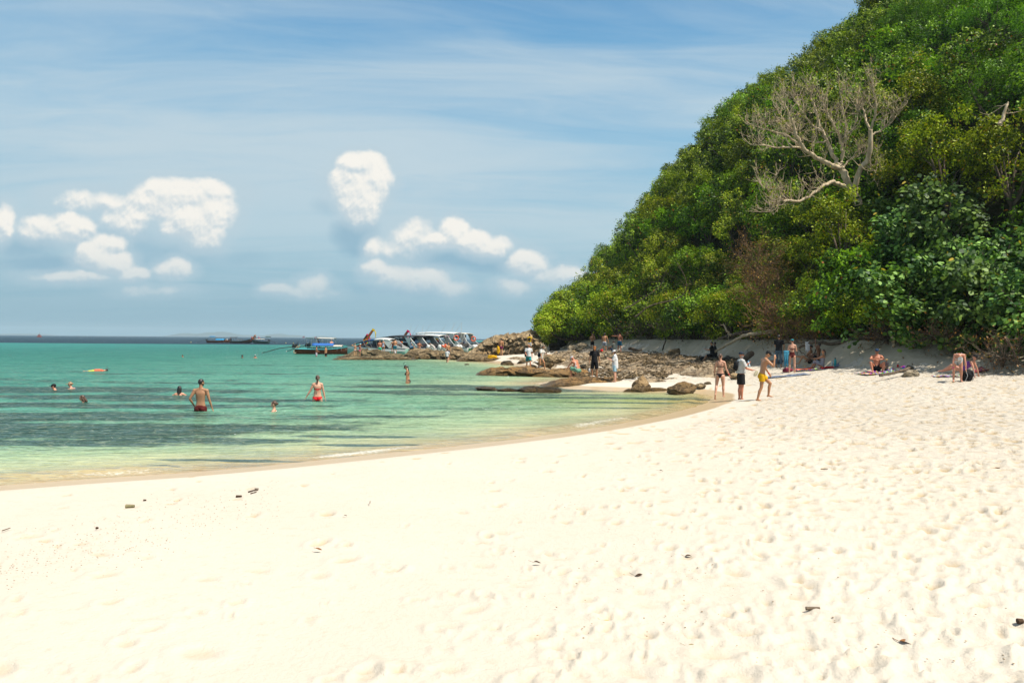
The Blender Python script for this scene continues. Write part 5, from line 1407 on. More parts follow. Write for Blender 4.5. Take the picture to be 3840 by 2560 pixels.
def wear(s, me, e, vox, items):
    k, g = s.k, s.k * s.b; f = s.sex == 'f'
    A = np.stack([s.rt, s.fw, s.up], 1); B = np.stack([s.prt, s.pfw, s.pu], 1)
    Hh = np.stack([s.hr, s.face, s.hd], 1)
    def near_trunk(co):
        """keeps arms out of trunk garments"""
        ok = np.ones(len(co), bool)
        for (a, b_) in ((s.shL, s.elL), (s.elL, s.wrL), (s.wrL, s.wrL + (s.wrL - s.elL) * .7), (s.shR, s.elR), (s.elR, s.wrR), (s.wrR, s.wrR + (s.wrR - s.elR) * .7)):
            ab = b_ - a; t = np.clip(((co - a) @ ab) / (ab @ ab), 0, 1); d = np.linalg.norm(co - a - t[:, None] * ab, axis=1); ok &= d > .058 * g
        return ok
    for it in items:
        t_, mat = it[0], it[1]; o = it[2] if len(it) > 2 else {}
        if t_ in ('shorts', 'trousers'):
            ln = o.get('len', .55); fl = o.get('flare', 1.0); m = MB(); wst = o.get('waist', .08)
            m.ell(s.P + s.pu * .005 * k, (.168 * g, .122 * g, .115 * k), B, 16, 10); m.ell(s.P + s.pu * (wst - .03) * k, (.145 * g, .108 * g, .05 * k), B, 16, 8)
            for q in (-1, 1): m.ell(s.P + s.prt * q * .075 * k - s.pfw * .036 * k - s.pu * .05 * k, (.096 * g, .092 * g, .096 * k), B, 12, 8)
            for (h, kn, an) in ((s.hipL, s.knL, s.anL), (s.hipR, s.knR, s.anR)):
                if t_ == 'shorts':
                    d = kn - h; m.tube([h - d * .05, h + d * ln * .5, h + d * ln], [.098 * g, .100 * g * fl, .101 * g * fl], 14)
                else:
                    m.cap(h, kn, .096 * g, .070 * g, 12); d = an - kn; m.tube([kn, kn + d * .5, kn + d * ln], [.070 * g, .066 * g, .062 * g], 12)
            o_ = link('trousers' if t_ == 'trousers' else 'shorts', fuse(m, vox * 1.15, t_, 2), mat, e)
        elif t_ == 'brief':
            hi = o.get('hi', .065)
            def test(co):
                x, y, z = frame(co, s.P, s.prt, s.pfw, s.pu); z = z / k; x = abs(x) / g
                wd = np.interp(z, [-.16, -.12, -.06, 0, .04, .12], [.03, .035, .075, .14, .25, .25] if y.mean() > 9 else [.03, .045, .085, .15, .25, .25])
                lo = o.get('string', False); 
                if lo: wd = np.interp(z, [-.16, -.1, -.03, .02, .045, .12], [.02, .03, .06, .11, .25, .25])
                return (z < hi) & (z > -.17) & (x < wd) & near_trunk(co)
            shell(s, me, 'bikini_bottom' if f else 'swim_briefs', mat, e, test)
        elif t_ == 'top':
            def test(co):
                x, y, z = frame(co, s.C, s.rt, s.fw, s.up); z = z / k
                band = (z > -.045) & (z < -.012 + vox * .6) & (abs(x) < .19 * g)
                cup = (y > .05 * k) & (z > -.055) & (z < .055 - abs(abs(x) / k - .07) * .5) & (abs(x) < .14 * k)
                return (band | cup) & near_trunk(co)
            shell(s, me, 'bikini_top', mat, e, test)
            m = MB()
            for q in (-1, 1):
                if o.get('halter'): pts = [s.C + s.rt * q * .07 * k + s.fw * .13 * k + s.up * .04 * k, s.N + s.rt * q * .06 * k + s.fw * .06 * k, s.N - s.fw * .06 * k + s.up * .03 * k]
                else: pts = [s.C + s.rt * q * .085 * k - s.fw * .107 * g - s.up * .03 * k, s.C + s.rt * q * .088 * k - s.fw * .112 * g + s.up * .06 * k, s.N + s.rt * q * .085 * k - s.fw * .065 * k - s.up * .01 * k, s.N + s.rt * q * .09 * k + s.up * .042 * k, s.C + s.rt * q * .08 * k + s.fw * .12 * k + s.up * .05 * k]
                m.tube(pts, .006 * k if vox < .014 else .009 * k, 5)
            if o.get('bow'):
                for q in (-1, 1): m.tube([s.C - s.fw * .115 * g - s.up * .03 * k, s.C - s.fw * .13 * g - s.up * .07 * k + s.rt * q * .03 * k, s.C - s.fw * .125 * g - s.up * .12 * k + s.rt * q * .022 * k], [.008 * k, .014 * k, .004], 5)
            m.build('strap', mat, e)
        elif t_ == 'swimsuit':
            lowback = o.get('lowback', False)
            def test(co):
                x, y, z = frame(co, s.P, s.prt, s.pfw, s.pu); x = abs(x) / g; z = z / k
                wd = np.interp(z, [-.16, -.12, -.06, 0, .05, .12], [.03, .045, .08, .13, .25, .25]); lower = (z > -.17) & (z < .2) & (x < wd)
                x2, y2, z2 = frame(co, s.C, s.rt, s.fw, s.up); up_ = (z2 / k > -.3) & (z2 / k < (.09 if not o.get('strapless') else .06)) & (abs(x2) / g < .17)
                if lowback: up_ &= ~((y2 < .0) & (z2 / k > -.19))
                return (lower | up_) & near_trunk(co)
            shell(s, me, 'swimsuit', mat, e, test)
        elif t_ in ('tshirt', 'longshirt', 'shirt'):
            m = MB(); lo = o.get('low', -.02); sl_ = o.get('sleeve', .62); w_ = o.get('wide', 1.0)
            m.ell(s.N - s.up * .055 * k, (.185 * g * w_, .112 * g, .095 * k), A, 16, 10)
            m.ell(s.C, (.168 * g * w_, .134 * g * w_, .17 * k), A, 16, 10); m.ell(s.C + s.up * .035 * k + s.fw * (.045 if f else .03) * k, (.158 * g, .118 * g, .13 * k), A, 16, 10)
            base = s.P + s.pu * lo * k
            m.tube([base, s.P + s.pu * .08 * k, s.W + s.up * .05 * k, s.C, s.C + s.up * .1 * k], [.165 * g * w_, .160 * g * w_, .150 * g * w_, .145 * g * w_, .10 * k], 16)
            m.cap(s.N, s.N + nrmz(s.up + s.hd) * .045 * k, .072 * k, .066 * k, 10)
            for (sh, el) in ((s.shL, s.elL), (s.shR, s.elR)):
                m.cap(s.N, sh, .072 * k, .077 * g, 10); d = el - sh; m.tube([sh - d * .05, sh + d * sl_ * .5, sh + d * sl_], [.070 * g, .070 * g * w_, .073 * g * w_], 12)
            me2 = fuse(m, vox * 1.15, 'shirt', 3)
            # flatten front to back
            link('shirt' if t_ != 'tshirt' else 't_shirt', me2, mat, e)
        elif t_ == 'hair':
            m = MB(); st_ = o.get('style', 'short')
            m.ell(s.H + s.hd * .028 * k - s.face * .014 * k, (.084 * k, .094 * k, .098 * k), Hh, 14, 10)
            if st_ == 'long':
                L = o.get('len', .22); m.cap(s.H - s.face * .05 * k, s.NK - s.fw * .085 * k - s.up * (L - .08) * k, .070 * k, .045 * k, 10)
                for q in (-1, 1): m.cap(s.H + s.hr * q * .06 * k - s.face * .015 * k, s.NK + s.rt * q * .07 * k - s.fw * .03 * k - s.up * L * .45 * k, .036 * k, .026 * k, 8)
            elif st_ == 'bun': m.ell(s.H - s.face * .115 * k + s.hd * .02 * k, (.042 * k,) * 3, None, 10, 8)
            elif st_ == 'pony': m.cap(s.H - s.face * .09 * k, s.H - s.face * .12 * k - s.hd * .05 * k, .035 * k, .03 * k, 8); m.cap(s.H - s.face * .12 * k - s.hd * .05 * k, s.NK - s.fw * .10 * k - s.up * .1 * k, .028 * k, .016 * k, 8)
            elif st_ == 'bob': m.ell(s.H - s.face * .03 * k - s.hd * .035 * k, (.088 * k, .085 * k, .085 * k), Hh, 12, 9)
            link('hair', fuse(m, vox, 'hair', 2), mat, e)
        elif t_ == 'cap':
            m = MB(); m.ell(s.H + s.hd * .042 * k - s.face * .006 * k, (.091 * k, .104 * k, .080 * k), Hh, 16, 10)
            c = link('cap', fuse(m, vox, 'cap', 1), mat, e); back = -1 if o.get('back') else 1
            br = MB(); br.ell(s.H + s.hd * .045 * k + s.face * back * .125 * k, (.066 * k, .075 * k, .008 * k), Hh, 14, 6); br.build('brim', o.get('brim', mat), c, True)
        elif t_ == 'sunhat':
            m = MB(); m.ell(s.H + s.hd * .055 * k, (.094 * k, .105 * k, .075 * k), Hh, 14, 10); c = m.build('hat', mat, e, True); c.name = 'hat'
            br = MB(); br.ell(s.H + s.hd * .052 * k, (.16 * k, .17 * k, .010 * k), Hh, 18, 6); br.build('brim', mat, c, True)
        elif t_ == 'visor':
            br = MB(); br.ell(s.H + s.hd * .045 * k + s.face * .11 * k, (.11 * k, .11 * k, .012 * k), Hh, 16, 6); br.tube([s.H + s.hd * .045 * k + Hh @ V3(.088 * math.cos(a) * k, .10 * math.sin(a) * k, 0) for a in np.linspace(0, 6.28, 13)], .014 * k, 6); br.build('visor', mat, e, True)
        elif t_ == 'glasses':
            m = MB()
            for q in (-1, 1): m.ell(s.H + s.hd * .018 * k + s.face * .092 * k + s.hr * q * .032 * k, (.026 * k, .008 * k, .019 * k), Hh, 8, 6); m.tube([s.H + s.hd * .02 * k + s.face * .088 * k + s.hr * q * .05 * k, s.H + s.hd * .02 * k + s.hr * q * .082 * k], .004 * k, 4)
            m.build('sunglasses', GLASS_DARK, e, True)
        elif t_ == 'eyes':
            m = MB()
            for q in (-1, 1): m.ell(s.H + s.hd * .016 * k + s.face * .089 * k + s.hr * q * .031 * k, (.013 * k, .006 * k, .007 * k), Hh, 8, 6)
            m.build('eyes', paint('eye_dark', (.05, .03, .02), .3), e, True)
            m = MB(); m.ell(s.H - s.hd * .062 * k + s.face * .084 * k, (.022 * k, .008 * k, .006 * k), Hh, 8, 6); m.build('mouth', paint('lips', (.35, .11, .09), .5), e, True)
        elif t_ == 'beard':
            m = MB(); m.ell(s.H - s.hd * .062 * k + s.face * .026 * k, (.061 * k, .070 * k, .052 * k), Hh, 12, 8); link('beard', fuse(m, vox, 'beard', 2), mat, e)
        elif t_ == 'bag':      # backpack
            m = MB(); c = s.C - s.fw * (.20 * k) - s.up * .02 * k; m.ell(c, (.14 * k, .085 * k, .20 * k), A, 12, 10); m.ell(c - s.up * .07 * k - s.fw * .03 * k, (.115 * k, .08 * k, .10 * k), A, 12, 10)
            b_ = link('backpack', fuse(m, .02, 'bag', 2), mat, e); m = MB()
            for q in (-1, 1): m.tube([s.C + s.rt * q * .09 * k - s.fw * .15 * k + s.up * .12 * k, s.N + s.rt * q * .10 * k + s.up * .04 * k, s.C + s.rt * q * .12 * k + s.fw * .13 * k, s.W + s.rt * q * .15 * k, s.W + s.rt * q * .12 * k - s.fw * .13 * k], .014 * k, 5)
            m.build('strap', mat, b_)
        elif t_ == 'satchel':
            q = o.get('side', -1); m = MB(); c = s.P + s.prt * q * .23 * k + s.pu * o.get('z', .08) * k - s.pfw * .02 * k; z_ = o.get('sz', 1.0); m.ell(c, (.07 * k * z_, .14 * k * z_, .15 * k * z_), B, 12, 10)
            b_ = link('shoulder_bag', fuse(m, .02, 'bag', 2), mat, e); m = MB(); m.tube([c + s.pu * .12 * k, s.C + s.rt * q * .13 * k - s.fw * .13 * k, s.N + s.rt * q * -.06 * k * (1 if o.get('cross') else -1) + s.up * .05 * k, s.C + s.fw * .14 * k], .010 * k, 5); m.build('strap', o.get('strap', mat), b_)
        elif t_ == 'band':
            m = MB(); wv = {'R': (s.elR, s.wrR), 'L': (s.elL, s.wrL)}[o['arm']]; d = nrmz(wv[1] - wv[0]); m.cap(wv[1] - d * .02 * k, wv[1] - d * .005 * k, .031 * k, .031 * k, 10); m.build('wristband', mat, e, True)
        elif t_ == 'snorkel':
            m = MB(); m.ell(s.H + s.hd * .02 * k + s.face * .085 * k, (.07 * k, .03 * k, .04 * k), Hh, 10, 8); m.tube([s.H + s.hd * .02 * k + Hh @ V3(.086 * math.cos(a) * k, .10 * math.sin(a) * k, 0) for a in np.linspace(0, 6.28, 13)], .009 * k, 5)
            mk_ = m.build('mask', mat, e, True); m = MB(); q = s.H + s.hr * .09 * k + s.face * .04 * k
            m.tube([s.H - s.hd * .05 * k + s.face * .09 * k, q - s.hd * .06 * k, q + s.hd * .08 * k, q + s.hd * .25 * k + s.face * -.03 * k, q + V3(0, 0, .30 * k)], .013 * k, 6); m.build('snorkel', mat, mk_, True)
npeople = 0
def person(label, loc, face=0, H=1.75, sex='m', build=1.0, tone='tan', pose=None, wearing=(), sink=0.0, emerge=None, group='people on the beach', ground_z=None, tiltx=0.0):
    """face: degrees clockwise from facing away from the camera; sink: depth of the body under the water surface"""
    global npeople
    s = Body(H, sex, build, pose); d = (Vector(loc) - EYE).length
    vox = .0095 if d < 36 else (.012 if d < 50 else (.016 if d < 75 else .020)); vox *= s.k
    me = fuse(s.solids(), vox, 'body', 3)
    zs = np.empty(len(me.vertices) * 3); me.vertices.foreach_get('co', zs); zmin = zs[2::3].min()
    face = face + math.degrees(math.atan2(loc[0], loc[1]))      # turned about the line of sight from the camera's place
    if emerge is not None: sink = zs[2::3].max() - zmin - emerge
    e = empty('person', (loc[0], loc[1], loc[2] - zmin - sink), R(-face), label, 'person', group)
    if tiltx: e.rotation_euler = (tiltx, 0, R(-face))
    link('body', me, skin(tone), e)
    items = list(wearing)
    if d < 60 and not any(i[0] in ('glasses', 'snorkel') for i in items): items.append(('eyes', None))
    wear(s, me, e, vox, items); npeople += 1
    e['h'] = float(H); del e['h']
    return e, s
HB = hairmat((.06, .03, .015)); HD = hairmat((.014, .010, .008)); HL = hairmat((.22, .13, .06)); HG = hairmat((.32, .30, .28))
c_ = lambda n, *a, **k: cloth(n, *a, **k)
BLK = c_('black_cloth', (.014, .014, .016)); WHT = c_('white_cloth', (.74, .74, .74)); RED = c_('red_cloth', (.62, .015, .02)); YEL = c_('yellow_cloth', (.80, .44, .01))
MAR = c_('maroon_cloth', (.11, .014, .012)); NAV = c_('navy_cloth', (.02, .05, .11)); TUR = c_('turquoise_cloth', (.05, .55, .36)); PNK = c_('pink_cloth', (.80, .03, .30))
WALKL = dict(lL=((-.05, .42, -1), (-.02, .05, -1)), lR=((.05, -.22, -1), (.03, -.42, -1)))
SIT = dict(hip=.14, spine=(0, -.12, 1), pelvis=(0, -.2, 1), lL=((-.2, .80, .62), (0, .45, -1)), lR=((.2, .80, .62), (0, .45, -1)), L=((-.2, .55, -.8), (.35, .75, -.1)), R=((.2, .55, -.8), (-.35, .75, -.1)))
def W(px, py): return at_z(px, py, 0.0)[:]
def G(px, py): return hit(px, py)[:]
WATER_G = 'bathers in the sea'
# --- bathers
person('man in dark red shorts standing thigh deep with his back to us, black hair', W(752, 1541), 18, 1.80, 'm', 1.0, 'olive', dict(yaw=35, L=((-.45, -.25, -.9), (.25, .55, -.75)), R=((.30, -.05, -1), (.25, .25, -1)), head=(.05, .12, 1)),
       [('shorts', MAR, dict(len=.5)), ('hair', HD, {}), ('beard', HD)], sink=.83, group=WATER_G)
person('woman in a red halter bikini wading away, arms held out from her sides', W(1190, 1504), 0, 1.66, 'f', 1.16, 'fair', dict(L=((-.42, .05, -.9), (-.5, .1, -.85)), R=((.25, .05, -1), (.22, .1, -1)), yaw=-8),
       [('brief', RED, dict(hi=.05)), ('top', RED, dict(halter=1, bow=1)), ('hair', HB, dict(style='pony'))], sink=.74, group=WATER_G)
person('woman in a black bikini with mask and snorkel, looking down at the water', W(1530, 1438), -82, 1.66, 'f', 1.08, 'olive', dict(head=(0, .55, .85), spine=(0, .08, 1), L=((-.1, .05, -1), (0, .05, -1)), R=((.1, .05, -1), (0, .05, -1))),
       [('brief', c_('charcoal', (.05, .045, .045)), {}), ('top', c_('charcoal', (.05, .045, .045)), {}), ('hair', HD, dict(style='pony')), ('snorkel', BLACK)], sink=.72, group=WATER_G)
person('woman with a hair bun in the water up to her shoulders, looking left', W(1028, 1543), -75, 1.66, 'f', .95, 'fair', dict(L=((-.4, .7, -.5), (-.2, 1, .1)), R=((.4, .5, -.7), (.2, 1, 0))), [('hair', HB, dict(style='bun'))], emerge=.34, group=WATER_G)
person('woman with long wet dark hair, shoulders just above the water, back to us', W(672, 1481), 5, 1.64, 'f', 1.0, 'pink', dict(L=((-.8, .3, -.5), (-.9, .2, -.1)), R=((.8, .3, -.5), (.9, .2, -.1)), yaw=-20), [('hair', HD, dict(style='long', len=.16)), ('top', RED, dict(halter=1))], emerge=.37, group=WATER_G)
person('woman with long brown hair swimming with only her head out, nearest swimmer at the left', W(362, 1507), -72, 1.64, 'f', .95, 'fair', dict(spine=(0, .8, .6), pelvis=(0, .8, .5), hip=.6, head=(0, .1, 1), lL=((-.05, -.9, -.4), (0, -1, -.2)), lR=((.05, -.9, -.4), (0, -1, -.2)), L=((-.3, .9, -.2), (-.3, 1, 0)), R=((.3, .9, -.2), (.3, 1, 0)), fL=(0, -1, -.2), fR=(0, -1, -.2)), [('hair', HB, dict(style='long', len=.2)), ], emerge=.25, group=WATER_G)
SWIM = dict(spine=(0, .82, .57), pelvis=(0, .8, .5), hip=.6, head=(0, .15, 1), lL=((-.05, -.9, -.4), (0, -1, -.2)), lR=((.05, -.9, -.4), (0, -1, -.2)), L=((-.5, .8, -.2), (-.5, 1, .05)), R=((.5, .8, -.2), (.5, 1, .05)), fL=(0, -1, -.2), fR=(0, -1, -.2))
person('swimming man in a black cap, leftmost of the pair', W(250, 1461), -70, 1.75, 'm', 1.05, 'pink', SWIM, [('cap', BLK), ('hair', HD), ('glasses', None)], emerge=.26, group=WATER_G)
person('swimming woman in a wide pale straw visor, right of the man in the black cap', W(306, 1457), -65, 1.65, 'f', 1.0, 'fair', SWIM, [('visor', c_('straw', (.75, .58, .36))), ('hair', HL, dict(style='bun')), ('top', c_('blue_print', (.1, .3, .5)))], emerge=.30, group=WATER_G)
person('snorkeller floating face down in an orange top, far left', W(350, 1391), 92, 1.75, 'm', 1.0, 'pink', dict(spine=(0, 1, .08), pelvis=(0, 1, .03), hip=.4, head=(0, .9, .15), lL=((-.05, -1, -.06), (-.02, -1, -.04)), lR=((.05, -1, -.06), (.02, -1, -.04)), L=((-.5, -.2, -.8), (0, .4, -1)), R=((.5, -.2, -.8), (0, .4, -1)), fL=(0, -1, 0), fR=(0, -1, 0)),
       [('shirt', c_('orange_lycra', (.75, .16, .08)), dict(low=.06)), ('shorts', c_('lime', (.55, .55, .08)), dict(len=.7)), ('hair', HD, {}), ('snorkel', BLACK)], sink=.60, group=WATER_G)
person('lone swimmer with tanned shoulders far out at the left', W(700, 1339), -60, 1.7, 'm', 1.0, 'tan', SWIM, [('hair', HB)], emerge=.26, group=WATER_G)
person('short-haired man in the water to his neck, left one of the far pair', W(908, 1342), 60, 1.75, 'm', 1.0, 'brown', {}, [('hair', HD)], emerge=.36, group=WATER_G)
person('bather with a white cap, neck deep, right one of the far pair', W(957, 1342), 10, 1.7, 'f', 1.0, 'red', {}, [('hair', HD, dict(style='bob')), ('cap', WHT)], emerge=.38, group=WATER_G)
PT = 'people around the rocky point'
person('man in white patterned shorts wading beside the longtail boat, looking at his hands', W(1186, 1337), 80, 1.78, 'm', 1.05, 'red', dict(L=((-.1, .2, -1), (.1, 1, -.2)), R=((.1, .2, -1), (-.1, 1, -.2)), head=(0, .3, 1)), [('shorts', c_('white_print', (.7, .62, .66), (.35, .25, .35), 'print', 16), dict(len=.7)), ('hair', HD), ('cap', BLK)], sink=.50, group=PT)
person('man in black shorts wading with his back to the longtail boat', W(1222, 1337), -60, 1.78, 'm', .95, 'tan', dict(head=(0, .3, 1)), [('shorts', BLK, dict(len=.7)), ('hair', HD)], sink=.52, group=PT)
person('woman in a pale bikini with a hand raised to her head', at_d(1331, 1334, 95)[:], -30, 1.62, 'f', 1.0, 'tan', dict(L=((-.9, .2, .2), (.8, .1, .6)), yaw=10), [('brief', c_('pale_print', (.5, .42, .42)), {}), ('top', c_('pale_print', (.5, .42, .42)), {}), ('hair', HL, dict(style='bob'))], sink=.15, group=PT)
person('woman in a bright pink bikini bottom and white cap looking at her phone', at_d(1349, 1334, 93)[:], 75, 1.60, 'f', 1.05, 'tan', dict(L=((-.1, .3, -1), (.2, 1, .1)), R=((.1, .3, -1), (-.2, 1, .1)), head=(0, .25, 1)), [('brief', PNK, dict(hi=.1)), ('top', PNK, {}), ('cap', WHT), ('hair', HD, {})], sink=.22, group=PT)
person('sunburnt man in mint green shorts seen from behind on the rocks', at_d(1424, 1332, 98)[:], 2, 1.78, 'm', 1.15, 'red', {}, [('shorts', TUR, dict(len=.6)), ('hair', HL)], group=PT)
person('woman in a pale blue swimsuit and white bathing hat beside the man in mint shorts', at_d(1437, 1324, 99)[:], 20, 1.62, 'f', 1.1, 'tan', dict(L=((-.5, .8, -.2), (-.4, .9, .1))), [('swimsuit', c_('ice_blue', (.5, .55, .68)), {}), ('cap', WHT)], group=PT)
person('broad man in blue patterned shorts and dark cap bending slightly on the rocks', at_d(1481, 1327, 97)[:], 5, 1.80, 'm', 1.15, 'tan', dict(head=(.1, .4, 1), spine=(0, .12, 1)), [('shorts', c_('blue_palm', (.02, .10, .17), (.02, .30, .36), 'print', 10), dict(len=.7)), ('hair', HD), ('cap', BLK, {})], group=PT)
person('bather half hidden behind the man in blue patterned shorts', at_d(1473, 1326, 98.5)[:], -20, 1.66, 'f', 1.0, 'tan', dict(L=((-.5, .2, -.9), (-.4, .3, -.9))), [('swimsuit', MAR, {}), ('hair', HD, {})], group=PT)
person('person in a white and blue vest sitting on the rock below the second speedboat', at_d(1541, 1312, 99)[:], 70, 1.7, 'm', 1.0, 'tan', dict(hip=.2, lL=((-.1, 1, 0), (0, .3, -1)), lR=((.1, 1, 0), (0, .3, -1)), R=((.2, .4, -1), (.1, .9, -.5))), [('tshirt', c_('vest', (.45, .5, .65)), dict(sleeve=.1)), ('shorts', c_('blue', (.02, .17, .33)), dict(len=.7)), ('hair', HD, dict(style='long'))], sink=.1, group=PT)
person('stout man in dark grey shorts by the outboard motors, back to us', at_d(1572, 1322, 99)[:], 20, 1.72, 'm', 1.2, 'red', dict(R=((.2, .5, -.8), (.1, 1, .0)), head=(.1, .2, 1)), [('shorts', c_('charcoal', (.05, .045, .045)), dict(len=.45)), ('hair', HD)], sink=.35, group=PT)
person('person in long white clothes bending over beside the outboard motors', at_d(1628, 1322, 99)[:], -75, 1.72, 'm', 1.0, 'tan', dict(spine=(0, .75, .65), head=(0, .8, .7), L=((-.1, .5, -.8), (0, .6, -.8)), R=((.1, .5, -.8), (0, .6, -.8))), [('shirt', c_('offwhite', (.62, .56, .52)), dict(sleeve=1.0)), ('trousers', c_('offwhite', (.62, .56, .52)), dict(len=.9)), ('hair', HD)], sink=.3, group=PT)
person('woman in white top and black bikini bottom wading in front of the rocks', W(1677, 1358), 25, 1.66, 'f', 1.08, 'fair', dict(WALKL, R=((.35, .1, -1), (.3, .4, -.9)), head=(.1, .3, 1)), [('tshirt', WHT, dict(low=.10)), ('brief', BLK, dict(hi=.09)), ('hair', HD, {})], sink=.35, group=PT)
person('bare-chested man with dark hair just behind the woman in the white top', at_d(1680, 1345, 84)[:], 150, 1.76, 'm', 1.0, 'tan', dict(head=(0, .2, 1)), [('shorts', NAV, {}), ('hair', HD)], sink=.1, group=PT)
RK = 'people on the rocky beach'
def Gd(px, py, d): q = at_d(px, py, d); return (q.x, q.y, q.z)
person('bare-backed man in plum trunks walking away with a shoulder bag', Gd(1879, 1332, 84), 6, 1.78, 'm', 1.05, 'tan', dict(WALKL, yaw=-10), [('shorts', c_('plum', (.17, .02, .08)), dict(len=.5)), ('hair', HD), ('cap', c_('dark_navy', (.03, .03, .06)), dict(back=1)), ('satchel', c_('straw_bag', (.45, .25, .12)), dict(side=1, z=.25))], group=RK)
person('man carrying a bright yellow jacket and a black bag on his back', Gd(1986, 1319, 80), 5, 1.72, 'm', 1.0, 'olive', dict(L=((-.3, 0, -1), (-.1, .1, -1))), [('shorts', c_('grey_print', (.35, .35, .35), (.6, .6, .6), 'print', 16), dict(len=.75)), ('shirt', c_('bright_yellow', (.80, .50, .01)), dict(low=.15, sleeve=.3)), ('hair', HD), ('bag', BLK)], group=RK)
person('man in a white T-shirt and turquoise patterned shorts coming over the ledge', Gd(1982, 1379, 56), 178, 1.72, 'm', 1.05, 'red', dict(WALKL, R=((.2, .2, -1), (-.2, .8, -.3)), head=(0, .15, 1)), [('tshirt', WHT, dict(low=.0)), ('shorts', c_('reef_print', (.01, .12, .18), (.03, .36, .34), 'print', 14), dict(len=.75)), ('hair', HL), ('glasses', None), ('satchel', BLK, dict(side=1, z=.12, cross=1))], sink=.08, group=RK)
person('dark-haired woman in a short white shirt stepping down the ledge, white hat in hand', Gd(2027, 1388, 52), 120, 1.64, 'f', 1.0, 'tan', dict(spine=(0, .22, 1), head=(0, .45, .9), lL=((-.1, .55, -.9), (-.02, .1, -1)), lR=((.1, .1, -1), (0, -.5, -1)), R=((.4, .3, -1), (.3, .3, -1)), L=((-.5, .3, -.8), (-.4, .9, -.3))), [('tshirt', c_('white_linen', (.72, .70, .64)), dict(low=-.02, sleeve=.8, wide=1.1)), ('brief', WHT), ('hair', HD, dict(style='bob')), ('glasses', None), ('satchel', BLK, dict(side=1, z=.2))], group=RK)
person('sunburnt man in sage green shorts and white cap crouching on the smooth dome', Gd(2168, 1413, 43.5), -55, 1.76, 'm', 1.12, 'red', dict(hip=.26, spine=(0, .5, .85), pelvis=(0, .15, 1), head=(0, .8, .55), lL=((-.25, .95, .25), (0, -.25, -1)), lR=((.25, .95, .25), (0, -.25, -1)), L=((-.1, .7, -.7), (.2, .6, -.6)), R=((.1, .7, -.7), (-.2, .6, -.6)), twist=10), [('shorts', c_('sage', (.17, .36, .25)), dict(len=.9)), ('cap', c_('pale_cap', (.6, .58, .6))), ('satchel', c_('white_towel', (.7, .7, .7)), dict(side=-1, z=.2, cross=1, strap=WHT, sz=.55))], group=RK)
person('long-haired person in a black T-shirt, black shorts and brown cap, looking down', Gd(2229, 1413, 43), 178, 1.70, 'm', 1.0, 'tan', dict(head=(0, .55, .85), L=((-.25, .05, -1), (-.1, .15, -1)), R=((.25, .05, -1), (.1, .15, -1))), [('tshirt', c_('black_tee', (.012, .012, .014), (.6, .05, .15), None), dict(low=-.05, wide=1.08, sleeve=.75)), ('shorts', BLK, dict(len=.95)), ('hair', HB, dict(style='long', len=.22)), ('cap', c_('rust_cap', (.34, .13, .04)))], sink=.06, group=RK)
person('child in a long white shirt, light blue shorts and white cap looking at a phone', Gd(2306, 1433, 40), -80, 1.58, 'f', .95, 'fair', dict(L=((-.1, .35, -1), (.1, .9, .45)), R=((.1, .35, -1), (-.1, .9, .45)), head=(0, .4, 1)), [('tshirt', WHT, dict(low=-.14, wide=1.15, sleeve=.9)), ('shorts', c_('light_blue', (.33, .52, .62)), dict(len=.75)), ('hair', HB, dict(style='bob')), ('cap', WHT)], group=RK)
SH = 'people in the shade of the trees'
person('bare-chested man in black shorts looking down at his hands under the trees', Gd(2221, 1316, 80), 165, 1.74, 'm', 1.0, 'tan', dict(L=((-.3, .2, -.9), (.7, .6, .2)), R=((.3, .2, -.9), (-.7, .6, .2)), head=(0, .4, 1)), [('shorts', BLK, dict(len=.7)), ('hair', HD)], group=SH)
person('man in blue and white striped shorts with long dark hair, seen from behind', Gd(2267, 1321, 74), 8, 1.76, 'm', 1.05, 'tan', dict(R=((.4, 0, -1), (.25, .1, -1))), [('shorts', c_('striped_shorts', (.03, .08, .16), (.62, .66, .68), 'stripes', 60), dict(len=.7)), ('hair', HD, dict(style='bob'))], group=SH)
person('person in a dark print shirt sitting on the rocks beside the man in striped shorts', Gd(2298, 1319, 72), -70, 1.7, 'm', 1.0, 'brown', dict(SIT, hip=.3), [('tshirt', c_('dark_print', (.05, .06, .05), (.2, .22, .2), 'print', 20), {}), ('shorts', NAV, {}), ('hair', HD)], group=SH)
person('man in blue shorts with raised arm, rightmost of the group under the trees', Gd(2323, 1318, 74), 15, 1.78, 'm', 1.05, 'red', dict(L=((-.9, .1, -.1), (-1, .2, .1))), [('shorts', c_('ocean', (.02, .13, .22)), dict(len=.8)), ('hair', HD)], group=SH)
person('man in a black T-shirt seated on the grey stone in profile, dark hair', Gd(2672, 1358, 54), -80, 1.76, 'm', 1.05, 'tan', dict(hip=.48, spine=(0, .1, 1), lL=((-.1, .9, -.15), (0, .5, -1)), lR=((.1, .9, -.25), (0, .7, -.9)), L=((-.1, .6, -.8), (.1, 1, .3)), R=((.1, .6, -.8), (-.1, 1, .3)), head=(0, .1, 1)), [('tshirt', BLK, {}), ('shorts', BLK, dict(len=.85)), ('hair', HD), ('glasses', None)], group=SH)
person('person behind the seated man in black, only the head and dark shoulder showing', Gd(2682, 1357, 55.3), -85, 1.74, 'm', 1.0, 'brown', dict(hip=.48, spine=(0, .05, 1), lL=((-.1, .9, -.15), (0, .5, -1)), lR=((.1, .9, -.25), (0, .7, -.9))), [('tshirt', BLK, {}), ('shorts', BLK, {}), ('hair', HD)], group=SH)
SD = 'people on the open sand'
